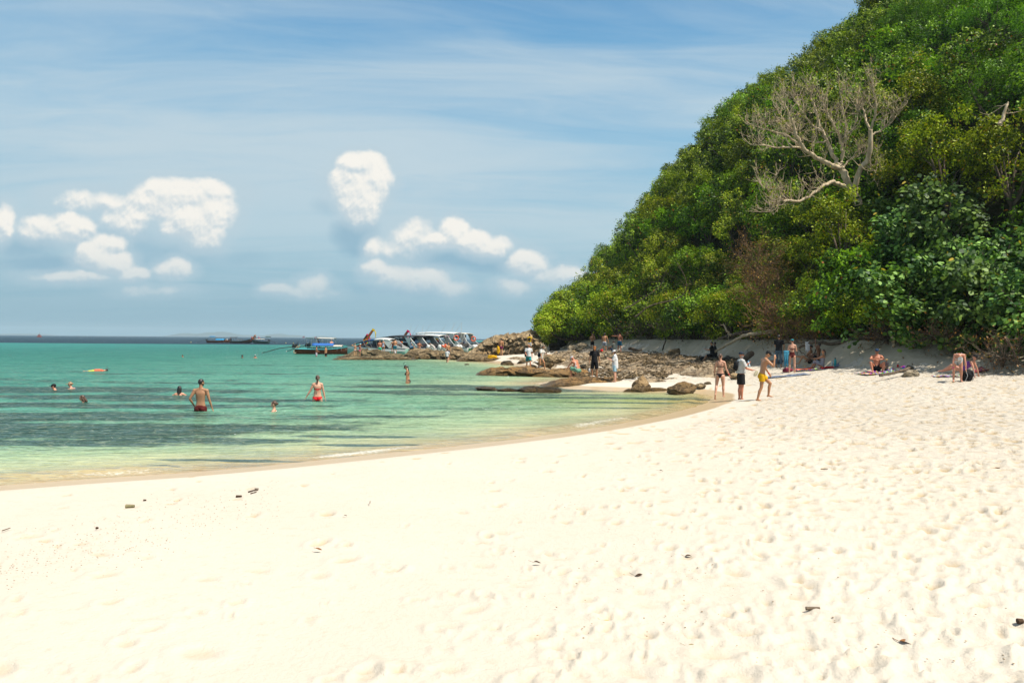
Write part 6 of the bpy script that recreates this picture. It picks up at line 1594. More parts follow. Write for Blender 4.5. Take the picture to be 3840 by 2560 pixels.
person('woman in a black bikini walking away along the water edge', G(2700, 1498), 8, 1.68, 'f', 1.08, 'fair', dict(lL=((-.10, -.10, -1), (-.04, -.48, -1)), lR=((.06, .08, -1), (.03, -.02, -1)), fL=(-.1, .35, -.8), L=((-.22, .0, -1), (-.06, .2, -1)), R=((.30, .02, -1), (.50, .15, -1)), yaw=25), [('brief', BLK, dict(string=1)), ('top', BLK, {}), ('hair', HB, dict(style='pony')), ('band', BLACK, dict(arm='L')), ('band', RED, dict(arm='R'))], group=SD)
bpk, _s1 = person('bearded man in white shirt and navy cap with a black backpack', G(2778, 1500), 70, 1.78, 'm', 1.15, 'red', dict(L=((-.1, .5, -.9), (-.1, .85, .6)), R=((.2, .45, -1), (-.1, 1, -.25)), yaw=40, twist=0, hR=(0, 1, 0)), [('shorts', BLK, dict(len=.78)), ('tshirt', c_('white_shirt', (.68, .68, .64), (.45, .46, .46), 'vstripes', 130), dict(low=.09, sleeve=.8)), ('bag', BLK), ('cap', c_('navy_cap', (.03, .045, .065))), ('beard', HG)], group=SD)
yel, _s2 = person('bare-chested man in yellow swimming shorts and black cap striding right, hand at his face', G(2856, 1503), 78, 1.80, 'm', 1.0, 'tan', dict(spine=(0, .22, 1), head=(0, .55, .85), lL=((-.03, .78, -.72), (-.02, -.14, -1)), lR=((.03, -.08, -1), (.02, -.32, -1)), L=((-.15, .35, -1), (-.1, .5, -.75)), R=((.25, .75, -.7), (-.1, .15, 1)), twist=-12, fR=(0, 1, 0), fL=(0, 1, 0)), [('shorts', YEL, dict(len=.52, flare=1.06)), ('cap', BLK), ('hair', HD), ('glasses', None), ('band', RED, dict(arm='L'))], group=SD)
person('man in a black T-shirt and blue jeans standing barefoot in the shade, hand in pocket', G(2920, 1378), 15, 1.80, 'm', 1.12, 'olive', dict(R=((.35, .1, -.9), (-.2, .3, -.8)), L=((-.1, .25, -1), (0, .8, .2))), [('tshirt', BLK, dict(low=.03)), ('trousers', c_('denim', (.09, .14, .19)), dict(len=.72)), ('hair', HD)], group=SH)
person('slim woman in a maroon swimsuit and teal cap standing with her back to us', G(2970, 1398), -2, 1.66, 'f', .92, 'fair', dict(L=((-.2, .1, -1), (.3, .9, .2)), R=((.25, .1, -1), (-.1, .9, .1))), [('swimsuit', MAR, dict(lowback=1)), ('top', MAR, dict(halter=1, bow=1)), ('cap', c_('teal_cap', (.02, .22, .27)), dict(back=1)), ('hair', HB, {})], group=SD)
person('person in dark blue trunks lying on a towel behind the man in jeans', G(2930, 1364), 78, 1.75, 'm', 1.0, 'olive', dict(spine=(0, 1, .1), pelvis=(0, 1, .05), hip=.14, head=(0, 1, .2), lL=((-.1, -1, -.02), (0, -1, 0)), lR=((.1, -1, .12), (0, -1, -.12)), L=((-.6, .5, -.1), (.4, .9, 0)), R=((.6, .5, -.1), (-.4, .9, 0)), fL=(0, -1, .4), fR=(0, -1, .4)), [('shorts', NAV, dict(len=.5)), ('hair', HD)], group=SH)
person('tanned man in dark trunks sitting with one leg crossed over his knee in the shade', G(3035, 1366), -75, 1.76, 'm', 1.05, 'tan', dict(SIT, head=(.0, -.05, 1), lR=((.15, .85, .45), (-.1, .9, .1))), [('shorts', BLK, dict(len=.3)), ('hair', HD)], group=SH)
person('person sitting behind the tanned man, mostly hidden', G(3066, 1362), -70, 1.7, 'm', 1.0, 'brown', dict(SIT, L=((-.3, .2, .6), (.2, .1, 1))), [('shorts', BLK, {}), ('hair', HD)], group=SH)
person('woman in a grey strapless swimsuit sitting on a red towel, arms round her knees', G(3082, 1384), -72, 1.66, 'f', 1.1, 'tan', dict(SIT, yaw=-30, L=((-.1, .8, -.45), (.1, 1, .0)), R=((.1, .8, -.45), (-.1, 1, .0))), [('swimsuit', c_('grey_print', (.36, .36, .40)), dict(strapless=1)), ('hair', HB, dict(style='pony'))], group=SH)
person('bearded man with a backwards cap sitting hugging his knees on a coloured towel', G(3288, 1396), 176, 1.78, 'm', 1.1, 'red', dict(SIT, hip=.14, lL=((-.45, .75, .62), (.2, .35, -1)), lR=((.45, .75, .62), (-.2, .35, -1)), L=((-.3, .75, -.35), (.9, .45, -.1)), R=((.3, .75, -.35), (-.9, .45, -.1)), head=(0, .3, 1)), [('shorts', BLK, dict(len=.4)), ('cap', NAV, dict(back=1)), ('glasses', None), ('beard', HB)], group=SH)
person('toddler in a straw hat beside the man with the backwards cap', G(3322, 1393), -140, .95, 'f', 1.25, 'fair', dict(SIT), [('tshirt', c_('speckled', (.35, .27, .25), (.15, .12, .12), 'print', 40), dict(low=-.02, sleeve=.95)), ('shorts', c_('speckled', (.35, .27, .25), (.15, .12, .12), 'print', 40), {}), ('sunhat', c_('straw_hat', (.66, .46, .22)))], group=SH)
person('woman in a white cap bending down over a black bag', G(3590, 1432), 172, 1.68, 'f', 1.05, 'pink', dict(hip=.86, spine=(0, 1.0, .28), pelvis=(0, .7, .7), head=(0, .55, -.85), L=((-.18, .15, -1), (-.05, .15, -1)), R=((.22, .15, -1), (.02, .2, -1)), lL=((-.08, .08, -1), (-.02, -.05, -1)), lR=((.08, .08, -1), (.02, -.05, -1))), [('brief', c_('white_suit', (.6, .6, .6)), {}), ('top', c_('white_suit', (.6, .6, .6)), {}), ('cap', WHT), ('hair', HL, {}), ('band', PNK, dict(arm='R'))], group=SD)
person('woman in a purple swimsuit and black hat reclining on a towel behind the bending woman', G(3608, 1414), -72, 1.68, 'f', 1.1, 'pink', dict(hip=.13, spine=(0, -.75, .65), pelvis=(0, -.8, .5), head=(0, -.25, 1), lL=((-.1, .85, .38), (0, .85, -.6)), lR=((.1, .95, .12), (0, .95, -.35)), L=((-.2, -.35, -.9), (-.1, -.2, -1)), R=((.2, -.35, -.9), (.1, -.2, -1))), [('swimsuit', c_('purple', (.20, .06, .30)), {}), ('sunhat', BLK), ('hair', HD, {})], group=SD)
BT = 'people aboard the boats'
person('dark figure standing under the awning of the dark longtail boat, bending forward', Gd(1197, 1309, 124), -100, 1.7, 'm', 1.0, 'brown', dict(spine=(0, .3, 1), head=(0, .5, 1)), [('tshirt', NAV, {}), ('trousers', BLK, dict(len=.9)), ('hair', HD)], group=BT)
person('bare-shouldered passenger sitting in the dark longtail boat near its bow', Gd(1243, 1299, 124), 170, 1.7, 'm', 1.0, 'pink', dict(SIT), [('shorts', RED, {}), ('hair', HD)], group=BT)
person('man in dark shorts sitting high on the bow between the middle and right far boats', Gd(957, 1272, 286), 160, 1.8, 'm', 1.1, 'tan', dict(spine=(.1, .2, 1)), [('shorts', BLK, {}), ('hair', HD)], group=BT)
person('passenger in white sitting in the leftmost far boat', Gd(851, 1277, 292), -80, 1.7, 'f', 1.0, 'tan', dict(SIT), [('tshirt', WHT, {}), ('hair', HD)], group=BT)
person('passenger in a white hat sitting on the awning side of the right far boat', Gd(971, 1271, 284), 90, 1.7, 'f', 1.0, 'pink', dict(SIT), [('tshirt', PNK, {}), ('cap', WHT)], group=BT)
person('man sitting inside the rearmost speedboat', Gd(1738, 1297, 122), -90, 1.75, 'm', 1.0, 'brown', dict(SIT), [('tshirt', NAV, {}), ('hair', HD)], group=BT)
print('people', npeople)
bpy.data.objects.remove(_tmpo)
# ------------------------------------------------------------------ boats (x forward, y to port, z up, water at z = 0)
def loft(secs, closed_ends=True):
    secs = np.array(secs, float); n, m_ = secs.shape[:2]
    f = [(i * m_ + j, (i + 1) * m_ + j, (i + 1) * m_ + j + 1, i * m_ + j + 1) for i in range(n - 1) for j in range(m_ - 1)]
    if closed_ends: f += [tuple(range(m_)), tuple((n - 1) * m_ + j for j in range(m_))[::-1]]
    return secs.reshape(-1, 3), f
def cpaint(c, nm='painted_metal', r=.45): return paint(nm, c, r)
CYAN = cpaint((.08, .50, .55), 'cyan_paint'); BLUE = cpaint((.01, .12, .42), 'blue_canvas', .7); SKYB = cpaint((.01, .30, .60), 'bright_blue_canvas', .7)
CREAM = cpaint((.60, .56, .48), 'cream_canvas', .7); DKGREEN = cpaint((.02, .07, .05), 'dark_green', .5); TEAL = cpaint((.04, .36, .34), 'teal_canvas', .7)
DKCANVAS = cpaint((.02, .022, .03), 'dark_canvas', .8); ENGINE = cpaint((.02, .022, .02), 'engine_block', .5); PALEAQ = cpaint((.30, .52, .44), 'pale_aqua_hull', .4)
ORNG = cpaint((.75, .10, .02), 'orange_plastic', .5); SCARF = [c_('scarf_red', (.65, .01, .03)), c_('scarf_yellow', (.85, .62, .02)), c_('scarf_orange', (.8, .25, .02)), c_('scarf_green', (.25, .55, .03)), c_('scarf_pink', (.75, .01, .12))]
def flag(e, x, y, z, s=.45, nm='flag'):
    m = MB().tube([(x, y, z - .5), (x, y, z + s)], .012, 5); p = m.build('flag_pole', STEEL, e)
    for k, (c, h) in enumerate((((.5, .02, .04), .17), ((.7, .7, .7), .17), ((.03, .04, .2), .32), ((.7, .7, .7), .17), ((.5, .02, .04), .17))):
        z0 = z + s - sum((.17, .17, .32, .17, .17)[:k]) * s * .6
        v = []; 
        for i in range(6):
            u_ = i / 5; w_ = .04 * math.sin(u_ * 7); v += [(x - u_ * s * .8, y + w_, z0 - .1 * u_), (x - u_ * s * .8, y + w_, z0 - h * s * .6 - .1 * u_)]
        mk('flag_stripe', v, [(2 * i, 2 * i + 1, 2 * i + 3, 2 * i + 2) for i in range(5)], cpaint(c, 'flag_cloth', .8), p)
def longtail(label, stern, yaw, L=11.0, B=1.1, hull=WOOD, stripe=CYAN, canopy=None, prow=PROW, scarves=(), engine=True, name='longtail_boat', tail=5.0, rise=1.2, roof2=None, text=False, group='longtail boats off the point', prow_len=1.6, lift=0.0):
    e = empty(name, (stern[0], stern[1], 0), yaw, label, 'boat', group)
    def st_(t):
        w_ = B * (0.80 + .2 * math.sin(math.pi * min(1, t * 1.4))) * (1 - max(0, t - .45) ** 1.8 * 2.75 * 1.0)
        w_ = max(w_, .05); top = .62 + .12 * (1 - t) + rise * max(0, (t - .35) / .65) ** 2; k = -.30 + (.35 + rise * .5) * max(0, (t - .62) / .38) ** 2
        return w_, top, k
    N = 22; secs = []; shL = []; shR = []; fl = []
    for i in range(N + 1):
        t = i / N; w_, top, k = st_(t); x = t * L
        secs.append([(x, w_, top), (x, w_ * .93, top * .6 + k * .4), (x, w_ * .7, top * .2 + k * .8), (x, 0, k), (x, -w_ * .7, top * .2 + k * .8), (x, -w_ * .93, top * .6 + k * .4), (x, -w_, top)])
        shL.append((x, w_, top)); shR.append((x, -w_, top)); fl.append([(x, w_ * .95, top - .28), (x, -w_ * .95, top - .28)])
    v, f = loft(secs); mk('hull', v, f, hull, e)
    v, f = loft(fl, False); mk('deck', v, f, WOOD_DARK, e)
    for s_ in (shL, shR): MB().tube(s_, [.055] * len(s_), 6).build('gunwale', stripe, e)
    ex, _, _ = L, 0, 0; top = st_(1)[1]
    P0 = np.array((L - .5, 0, top - .35)); d = nrmz((.52, 0, .85))
    m = MB(); secs = []
    for i in range(7):
        q = i / 6; c = P0 + d * prow_len * q + np.array((-.10 * math.sin(q * 3), 0, 0)); a = .19 - .03 * q; b_ = .09
        n_ = np.array((d[2], 0, -d[0]))
        secs.append([c + n_ * a + V3(0, b_, 0), c + n_ * a - V3(0, b_, 0), c - n_ * a - V3(0, b_, 0), c - n_ * a + V3(0, b_, 0), c + n_ * a + V3(0, b_, 0)])
    v, f = loft(secs); pr = mk('prow', v, f, prow, e)
    for k, ci in enumerate(scarves):
        z_ = .30 + .09 * k; c = P0 + d * prow_len * z_ * .5
        m = MB(); n_ = np.array((d[2], 0, -d[0])); m.tube([c + n_ * .25 * math.cos(a) + V3(0, .15 * math.sin(a), 0) for a in np.linspace(0, 6.28, 13)], .05, 6)
        sd = (-1) ** k * .06; m.tube([c + n_ * .1 - V3(0, .18, 0), c + n_ * (.05 + sd) - V3(0, .22, .35), c + n_ * (.12 + sd * 2) - V3(0, .2, .95 + .1 * k)], [.05, .075, .06], 5)
        m.build('scarf', SCARF[ci], pr, True)
    if scarves:   # cloth tied at the top of the prow
        c = P0 + d * prow_len * .94; m = MB(); n_ = np.array((d[2], 0, -d[0])); m.box(c, (.24, .24, .44), np.stack([d, V3(0, 1, 0), n_], 1)); m.tube([c + n_ * .28, c + n_ * .38 - V3(0, .05, .3), c + n_ * .36 - V3(0, .05, .9)], [.05, .09, .05], 5); m.build('top_scarf', SCARF[scarves[0] if len(scarves) > 1 else 4], pr)
    if engine:
        z0 = 1.05; m = MB()
        m.box((-.1, 0, z0), (.75, .42, .36)); m.box((.1, 0, z0 + .25), (.4, .3, .22)); m.box((-.35, .12, z0 + .2), (.2, .2, .3)); m.tube([(.2, .1, z0 + .3), (.2, .1, z0 + .62)], .05, 6); m.ell((-.2, -.15, z0 + .22), (.16, .12, .16)); m.tube([(.35, 0, z0), (1.3, .1, z0 + .15)], .025, 6)
        for q in range(5): m.tube([(-.4 + .18 * q, .2, z0 - .1), (-.3 + .15 * q, .26, z0 + .3)], .022, 5)
        eg = m.build('engine', ENGINE, e); MB().tube([(.15, 0, .4), (.1, 0, z0)], .07, 8).build('engine_post', STEEL, e)
        m = MB().tube([(-.4, 0, z0), (-tail * .5, 0, .78), (-tail, 0, .25 - .1)], [.05, .045, .03], 6); m.tube([(-tail * .55, 0, .72), (-tail + .5, 0, .14), (-tail, 0, .18)], .018, 5); sh_ = m.build('tail_shaft', WOOD_DARK, e)
        pm = MB()
        for a in (0, 2.1, 4.2): pm.ell((-tail - .02, .09 * math.cos(a), .16 + .09 * math.sin(a)), (.015, .05, .09), np.array([[1, 0, 0], [0, math.cos(a), -math.sin(a)], [0, math.sin(a), math.cos(a)]]), 8, 5)
        pm.build('propeller', STEEL, sh_)
    def awn(x0, x1, h, mat, arch=.35, wd=1.0, thick=.05, nm='canopy', slope=0.0):
        nx, ny = 8, 11; top = []; 
        for i in range(nx):
            for j in range(ny):
                u_ = j / (ny - 1) * 2 - 1; x = x0 + (x1 - x0) * i / (nx - 1); top.append((x, u_ * B * wd, h + arch * math.sqrt(max(0, 1 - u_ * u_ * .96)) + slope * i / (nx - 1) + .02 * math.sin(i * 3)))
        top = np.array(top); V = np.vstack([top, top - (0, 0, thick)]); F = grid(nx, ny).tolist(); nf = [tuple(q) for q in F] + [tuple(a + nx * ny for a in q[::-1]) for q in F]
        for i in range(nx - 1): nf += [(i * ny, (i + 1) * ny, (i + 1) * ny + nx * ny, i * ny + nx * ny), (i * ny + ny - 1, i * ny + ny - 1 + nx * ny, (i + 1) * ny + ny - 1 + nx * ny, (i + 1) * ny + ny - 1)]
        for j in range(ny - 1): nf += [(j, j + nx * ny, j + 1 + nx * ny, j + 1), ((nx - 1) * ny + j, (nx - 1) * ny + j + 1, (nx - 1) * ny + j + 1 + nx * ny, (nx - 1) * ny + j + nx * ny)]
        c = mk(nm, V, nf, mat, e)
        for x in np.linspace(x0 + .1, x1 - .1, 3 if x1 - x0 < 2.6 else 4):
            for sy in (-1, 1): MB().tube([(x, sy * B * .86, .55), (x, sy * B * .95 * wd, h + .05 + slope * (x - x0) / (x1 - x0))], .022, 6).build('post', STEEL, c)
    for a in (canopy or []): awn(*a)
    # thwarts and gear inside
    for q in range(4):
        MB().box((L * (.22 + .13 * q), 0, .62), (.28, B * 1.7, .04)).build('bench', WOOD_DARK, e)
    if text:
        m = MB(); rng = np.random.default_rng(int(L * 100))
        for side in (-1,):
            for q in range(9):
                x = L * .70 + q * .17; w_, tp, k = st_(x / L); a = rng.uniform(0, 6.28)
                m.tube([(x + .06 * math.cos(a + b) * (1 - b * .08), side * (w_ * .985 + .03), tp - .30 + .07 * math.sin(a + b * 1.2)) for b in np.linspace(0, 4.6, 7)], .012, 4)
        m.build('lettering', WHITE, e)
    return e
A_ = lambda px, py: at_z(px, py, 0)
p = A_(1108, 1327)
longtail('long red-brown longtail boat with cyan rail, blue canopy and a scarf-hung prow', (p.x, p.y), R(6), L=10.2, B=.95, canopy=[(2.4, 5.4, 1.15, BLUE, .42), (5.2, 6.6, 1.10, CREAM, .22, .8)], scarves=(1, 0, 3, 0), tail=4.6, rise=1.25, text=True, prow_len=2.5)
longtail('longtail boat with crimson-tipped prow, half hidden between the first one and the speedboats', (p.x + 5.4, p.y + 2.2), R(3), L=9.6, B=.9, prow=m_bark('prow_dark', (.12, .05, .02), (.18, .08, .035)), scarves=(4, 2), engine=False, rise=1.2, text=True, prow_len=2.4)
q = at_d(1180, 1300, 126)
longtail('dark longtail boat behind, with a thin slanted awning, flags and an orange-tipped prow', (q.x - 1.0, q.y), R(-4), L=9.4, B=.85, hull=WOOD_DARK, stripe=DKGREEN, canopy=[(-.2, 1.7, 2.25, DKGREEN, .08, .9, .05, 'awning', -.08), (1.6, 4.3, 2.25, CREAM, .12, .9, .05, 'awning', -.06), (3.3, 5.2, 1.1, DKCANVAS, .2)], prow=WOOD_DARK, scarves=(2,), tail=3.5, rise=1.5, prow_len=1.3)
MO = 'three boats moored far out'
q = A_(776, 1284.5); longtail('leftmost far moored boat, dark hull with a bright blue tarpaulin cabin and small blue sunshade', (q.x, q.y), R(4), L=9, B=1.0, hull=WOOD, stripe=WOOD_DARK, canopy=[(3.4, 6.6, 1.05, SKYB, .45, .9, .12), (1.1, 3.0, 2.35, SKYB, .16, .6, .2, 'sunshade')], prow=WOOD, tail=4.0, rise=.7, group=MO, prow_len=1.0)
q = A_(865, 1286); longtail('middle far moored boat, large dark hull rising to a high bow', (q.x, q.y), R(-6), L=9.2, B=1.2, hull=WOOD_DARK, stripe=DKGREEN, canopy=[(.2, 2.2, 2.0, DKCANVAS, .25), (2.6, 4.6, 1.3, TWIG_DRY, .06, .9)], prow=PROW, tail=2.5, rise=1.5, group=MO, prow_len=1.5, engine=True)
q = A_(1008, 1288); longtail('rightmost far moored boat, dark green hull with a white awning', (q.x, q.y), R(172), L=6.4, B=1.0, hull=DKGREEN, stripe=DKGREEN, canopy=[(1.2, 4.6, 1.5, CREAM, .18, 1.0), (-.5, 1.0, 2.3, DKGREEN, .3, .7, .05, 'sunshade')], prow=PROW, scarves=(0,), tail=3.0, rise=1.0, group=MO, prow_len=1.2)
q = at_d(2030, 1290, 118); longtail('boat hidden behind the rocks, only its bare wooden prow standing up in the gap', (q.x - 7.6, q.y - 1), R(2), L=8.5, B=.9, hull=DKGREEN, stripe=DKGREEN, prow=WOOD, engine=False, rise=1.3, prow_len=1.7)
q = at_d(2085, 1290, 112); longtail('boat under the leaning tree, showing its blue canopy between the branches', (q.x - .5, q.y), R(-8), L=7, B=1.0, hull=DKGREEN, stripe=DKGREEN, canopy=[(.2, 3.4, 1.75, BLUE, .35)], prow=WOOD_DARK, engine=False, rise=.6, prow_len=.6)
# flags, rope
for (px, py, d, lab) in [(1142, 1262, 125, 'small striped flag on the dark awning at the stern'), (1187, 1264, 125, 'small red flag on the middle of the awnings')]:
    c = at_d(px, py, d); e = empty('small_flag', c, 0, lab, 'flag'); flag(e, 0, 0, -.3, .4)
def rope(label, pts, r_=.03, name='mooring_rope'):
    o_ = Vector(pts[0]); P, rr = wood([Vector(p_) - o_ for p_ in pts], r_, r_, 1)
    ob = MB().tube(P, r_, 6).build(name, c_('rope', (.42, .34, .22)), None, True); ob.location = o_; tag(ob, label, 'rope')
rope('thick pale rope looped over the stern of the red-brown longtail boat', [at_d(1125, 1292, 113.2), at_d(1113, 1315, 113.0), at_d(1107, 1326, 112.6), at_d(1099, 1320, 112.6), at_d(1108, 1306, 112.8), at_d(1118, 1296, 113.0)], .06)
rope('mooring rope running from the longtail bow down to the rocks', [at_d(1368, 1292, 104), at_d(1390, 1306, 101), at_d(1412, 1320, 98)], .035)

def speedboat(label, stern, yaw, L=9.5, B=1.35, hull=WHITE, side=WHITE, roof=WHITE, arch=WHITE, inset=None, engines=2, antenna=2, bimini=None, roof_x=(2.2, 6.2), roof_z=2.5, engine_mat=WHITE, text=None, stern_panel=None, fenders=0, ring=False):
    e = empty('speedboat', (stern[0], stern[1], 0), yaw, label, 'boat', 'speedboats behind the rocks')
    N = 16; secs = []; st1 = []
    for i in range(N + 1):
        t = i / N; w_ = B * (1 - max(0, t - .5) ** 2 * 3.9); w_ = max(w_, .03); top = 1.0 + .45 * max(0, t - .3); k = -.4 + .9 * max(0, t - .7) ** 1.4 * 4; k = min(k, top - .1); ch = .18 + .35 * max(0, t - .4)
        x = t * L
        secs.append([(x, w_ * .98, top), (x, w_, top * .62 + ch * .38), (x, w_ * .86, ch), (x, 0, k), (x, -w_ * .86, ch), (x, -w_, top * .62 + ch * .38), (x, -w_ * .98, top)])
    v, f = loft(secs); mk('hull', v, f, hull, e)
    up = [[s_[1] + 0 * V3(1), s_[0]] for s_ in np.array(secs)]
    for sy, (a, b_) in ((1, (0, 1)), (-1, (6, 5))):
        S = np.array([[(q_[a][0], q_[a][1] + sy * .012, q_[a][2]), (q_[b_][0], q_[b_][1] + sy * .012, q_[b_][2])] for q_ in np.array(secs)]); vv, ff = loft(S, False); mk('side_stripe', vv, ff, side, e)
    v, f = loft([[(x, w_, z - .02), (x, -w_, z - .02)] for (x, w_, z) in [(q_[0][0], q_[0][1], q_[0][2]) for q_ in secs]], False); mk('deck', v, f, WHITE, e)
    MB().tube([(q_[0][0], q_[0][1], q_[0][2] + .03) for q_ in secs], .04, 6).build('rub_rail', BLACK, e)
    # cabin with dark window band
    m = MB(); x0, x1 = L * .42, L * .80
    cab = [[(x0, B * .8, 1.05), (x0 + .3, B * .7, 1.75), (x0 + .3, -B * .7, 1.75), (x0, -B * .8, 1.05)], [(x0 + (x1 - x0) * .6, B * .72, 1.12), (x0 + (x1 - x0) * .5, B * .6, 1.68), (x0 + (x1 - x0) * .5, -B * .6, 1.68), (x0 + (x1 - x0) * .6, -B * .72, 1.12)], [(x1, B * .3, 1.2), (x1 - .25, B * .25, 1.30), (x1 - .25, -B * .25, 1.30), (x1, -B * .3, 1.2)]]
    v, f = loft(cab); c = mk('cabin', v, f, WHITE, e)
    w1 = [[(q_[0][0], q_[0][1] + .015, q_[0][2] + .12), (q_[1][0], q_[1][1] + .04, q_[1][2] - .08)] for q_ in cab]; v, f = loft(w1, False); mk('window', v, f, GLASS_DARK, c)
    w1 = [[(q_[3][0], q_[3][1] - .015, q_[3][2] + .12), (q_[2][0], q_[2][1] - .04, q_[2][2] - .08)] for q_ in cab]; v, f = loft(w1, False); mk('window', v, f, GLASS_DARK, c)
    # hard top with slanting arch panels
    rx0, rx1 = roof_x; nx, ny = 10, 7; V = []
    for lay in (0, 1):
        for i in range(nx):
            for j in range(ny):
                u_ = j / (ny - 1) * 2 - 1; t = i / (nx - 1); V.append((rx0 + (rx1 - rx0) * t, u_ * B * (.98 - .25 * max(0, t - .6)), roof_z + .16 * (1 - u_ * u_) + .10 * math.sin(math.pi * t) - lay * .09))
    F = grid(nx, ny); M_ = nx * ny; nf = [tuple(q_) for q_ in F.tolist()] + [tuple(a + M_ for a in q_[::-1]) for q_ in F.tolist()]
    per = [j for j in range(ny)] + [i * ny + ny - 1 for i in range(1, nx)] + [(nx - 1) * ny + j for j in range(ny - 2, -1, -1)] + [i * ny for i in range(nx - 2, 0, -1)]
    nf += [(per[k], per[k] + M_, per[(k + 1) % len(per)] + M_, per[(k + 1) % len(per)]) for k in range(len(per))]
    mk('roof', V, nf, roof, e)
    for sy in (1, -1):
        poly = [(-.1, 1.0), (1.9, 1.0), (3.0, roof_z + .02), (2.1, roof_z + .02), (1.5, 2.0), (.9, 1.45)]
        MB().prism(poly, (rx0 - 1.9, sy * B * .96, 0), (1, 0, 0), (0, 0, 1), (0, -sy, 0), .10).build('arch', arch, e)
        if inset:
            for k, cm_ in enumerate(inset):
                a = .12 + .24 * k; b_ = a + .20
                lo = lambda q_: (1.62 + (2.25 - 1.62) * q_, 1.45 + (roof_z - .12 - 1.45) * q_); hi = lambda q_: (2.02 + (2.72 - 2.02) * q_, 1.45 + (roof_z - .12 - 1.45) * q_)
                MB().prism([lo(a), hi(a), hi(b_), lo(b_)], (rx0 - 1.9, sy * (B * .96 + .015), 0), (1, 0, 0), (0, 0, 1), (0, -sy, 0), .02).build('arch_panel', cm_, e)
        for x in (rx1 - .3, (rx0 + rx1) / 2): MB().tube([(x - .2, sy * B * .85, 1.05), (x, sy * B * .9, roof_z)], .03, 6).build('post', STEEL, e)
    MB().tube([(rx1, B * .7, roof_z), (L * .62, B * .55, 1.55)], .03, 5).build('windscreen_post', STEEL, e)
    if bimini:
        V = []
        for i in range(6):
            for j in range(7):
                u_ = j / 6 * 2 - 1; V.append((rx1 - .1 + 2.6 * i / 5, u_ * B * (.9 - .25 * i / 5), roof_z + .08 * (1 - u_ * u_) - .5 * (i / 5) ** 2))
        V = np.array(V); mk('bimini', np.vstack([V, V - (0, 0, .05)]), grid(6, 7).tolist() + (grid(6, 7)[:, ::-1] + 42).tolist(), bimini, e)
        for x, z in ((rx1 + 1.6, roof_z - .15), (rx1 + .8, roof_z)): 
            for sy in (1, -1): MB().tube([(x, sy * B * .75, z), (x - .5, sy * B * .8, 1.2)], .022, 5).build('post', STEEL, e)
    for k in range(engines):
        y = (k - (engines - 1) / 2) * .72; m = MB(); m.ell((-.42, y, 1.12), (.34, .24, .40), None, 12, 9); m.box((-.38, y, .72), (.42, .34, .40)); m.box((-.45, y, .2), (.26, .12, .9)); og = m.build('outboard_motor', engine_mat, e, True)
        MB().box((-.42, y, .88), (.60, .44, .07)).build('cowl_band', GREYP, og)
    for k in range(antenna): MB().tube([(rx0 + .5 + k * .8, .5 - k * .5, roof_z + .1), (rx0 + .2 + k * .8 - .9 * (k % 2 == 0), .5 - k * .5, roof_z + 1.7)], [.022, .010], 5).build('antenna', WHITE, e)
    if ring:
        m = MB(); c = V3(rx0 - .1, -B * 1.0, roof_z - .45); m.tube([c + V3(.36 * math.cos(a), -.05, .36 * math.sin(a)) for a in np.linspace(0, 6.2832, 21)], .085, 8); rg = m.build('lifebuoy', ORNG, e, True)
    for k in range(fenders): MB().box((1.3 + 2.6 * k, -B * 1.08, .62), (.28, .16, .95), [[.98, 0, .17], [0, 1, 0], [-.17, 0, .98]]).build('fender', BLACK, e)
    for q in range(4): MB().box((rx0 - .6 + q * (rx1 - rx0) / 4, 0, 1.25), (.5, B * 1.7, .75)).build('seat', GLASS_DARK, e)  # seat rows as dark boxes, their colour standing in for the shaded interior
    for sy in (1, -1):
        MB().box(((rx0 + rx1) / 2 + .6, sy * B * .82, roof_z - .38), ((rx1 - rx0) * .62, .03, .5)).build('dark_interior_panel', GLASS_DARK, e)  # dark panel added below the roof to imitate the shaded interior
    if stern_panel: MB().box((-.03, 0, .62), (.05, B * 1.5, .62)).build('stern_panel', stern_panel, e)
    for (tx, x, y, z, size, rz_, mt) in (text or []):
        cu = bpy.data.curves.new('lettering', 'FONT'); cu.body = tx; cu.size = size; cu.extrude = .01; cu.align_x = 'CENTER'; cu.materials.append(mt)
        tmp = bpy.data.objects.new('t', cu); COL.objects.link(tmp); lm = bpy.data.meshes.new_from_object(tmp.evaluated_get(bpy.context.evaluated_depsgraph_get())); bpy.data.objects.remove(tmp)
        lm.materials.clear(); lm.materials.append(mt); to = bpy.data.objects.new('lettering', lm); COL.objects.link(to); to.parent = e; to.location = (x, y, z); to.rotation_euler = rz_
    return e
SB = R(180 - 34)    # bows away to the left, sterns towards us on the right
def sp(px, d): q_ = at_d(px, 1300, d); return (q_.x, q_.y)
BLKP = cpaint((.02, .02, .02), 'black_paint'); DKGR = cpaint((.03, .14, .06), 'green_paint')
# seen from this side it is the port flank (y > 0) that faces us
speedboat('nearest speedboat, pale aqua lower hull with black letters, white sides and a blue front awning', sp(1533, 103), R(180 - 14), L=8.6, B=1.25, hull=PALEAQ, side=WHITE, bimini=BLUE, roof_x=(2.2, 4.4), roof_z=2.15, engines=1, engine_mat=BLACK, antenna=0, fenders=2,
          text=[('A BLAGU', 4.3, 1.262, .42, .42, (R(90), 0, R(180)), BLKP)])
speedboat('white speedboat with two blue stripes on its slanting arch and a dark roof', sp(1604, 109), SB, roof=DKCANVAS, roof_x=(2.0, 6.5), roof_z=2.55, inset=None, bimini=DKCANVAS, engines=2, antenna=2, side=WHITE, stern_panel=cpaint((.02, .05, .14), 'navy_panel'),
          text=[('3', -.10, .25, .70, .5, (R(90), 0, R(-90)), WHITE), ('//', .95, 1.32, 1.55, .9, (R(90), 0, R(180)), cpaint((.01, .10, .30), 'logo_blue'))])
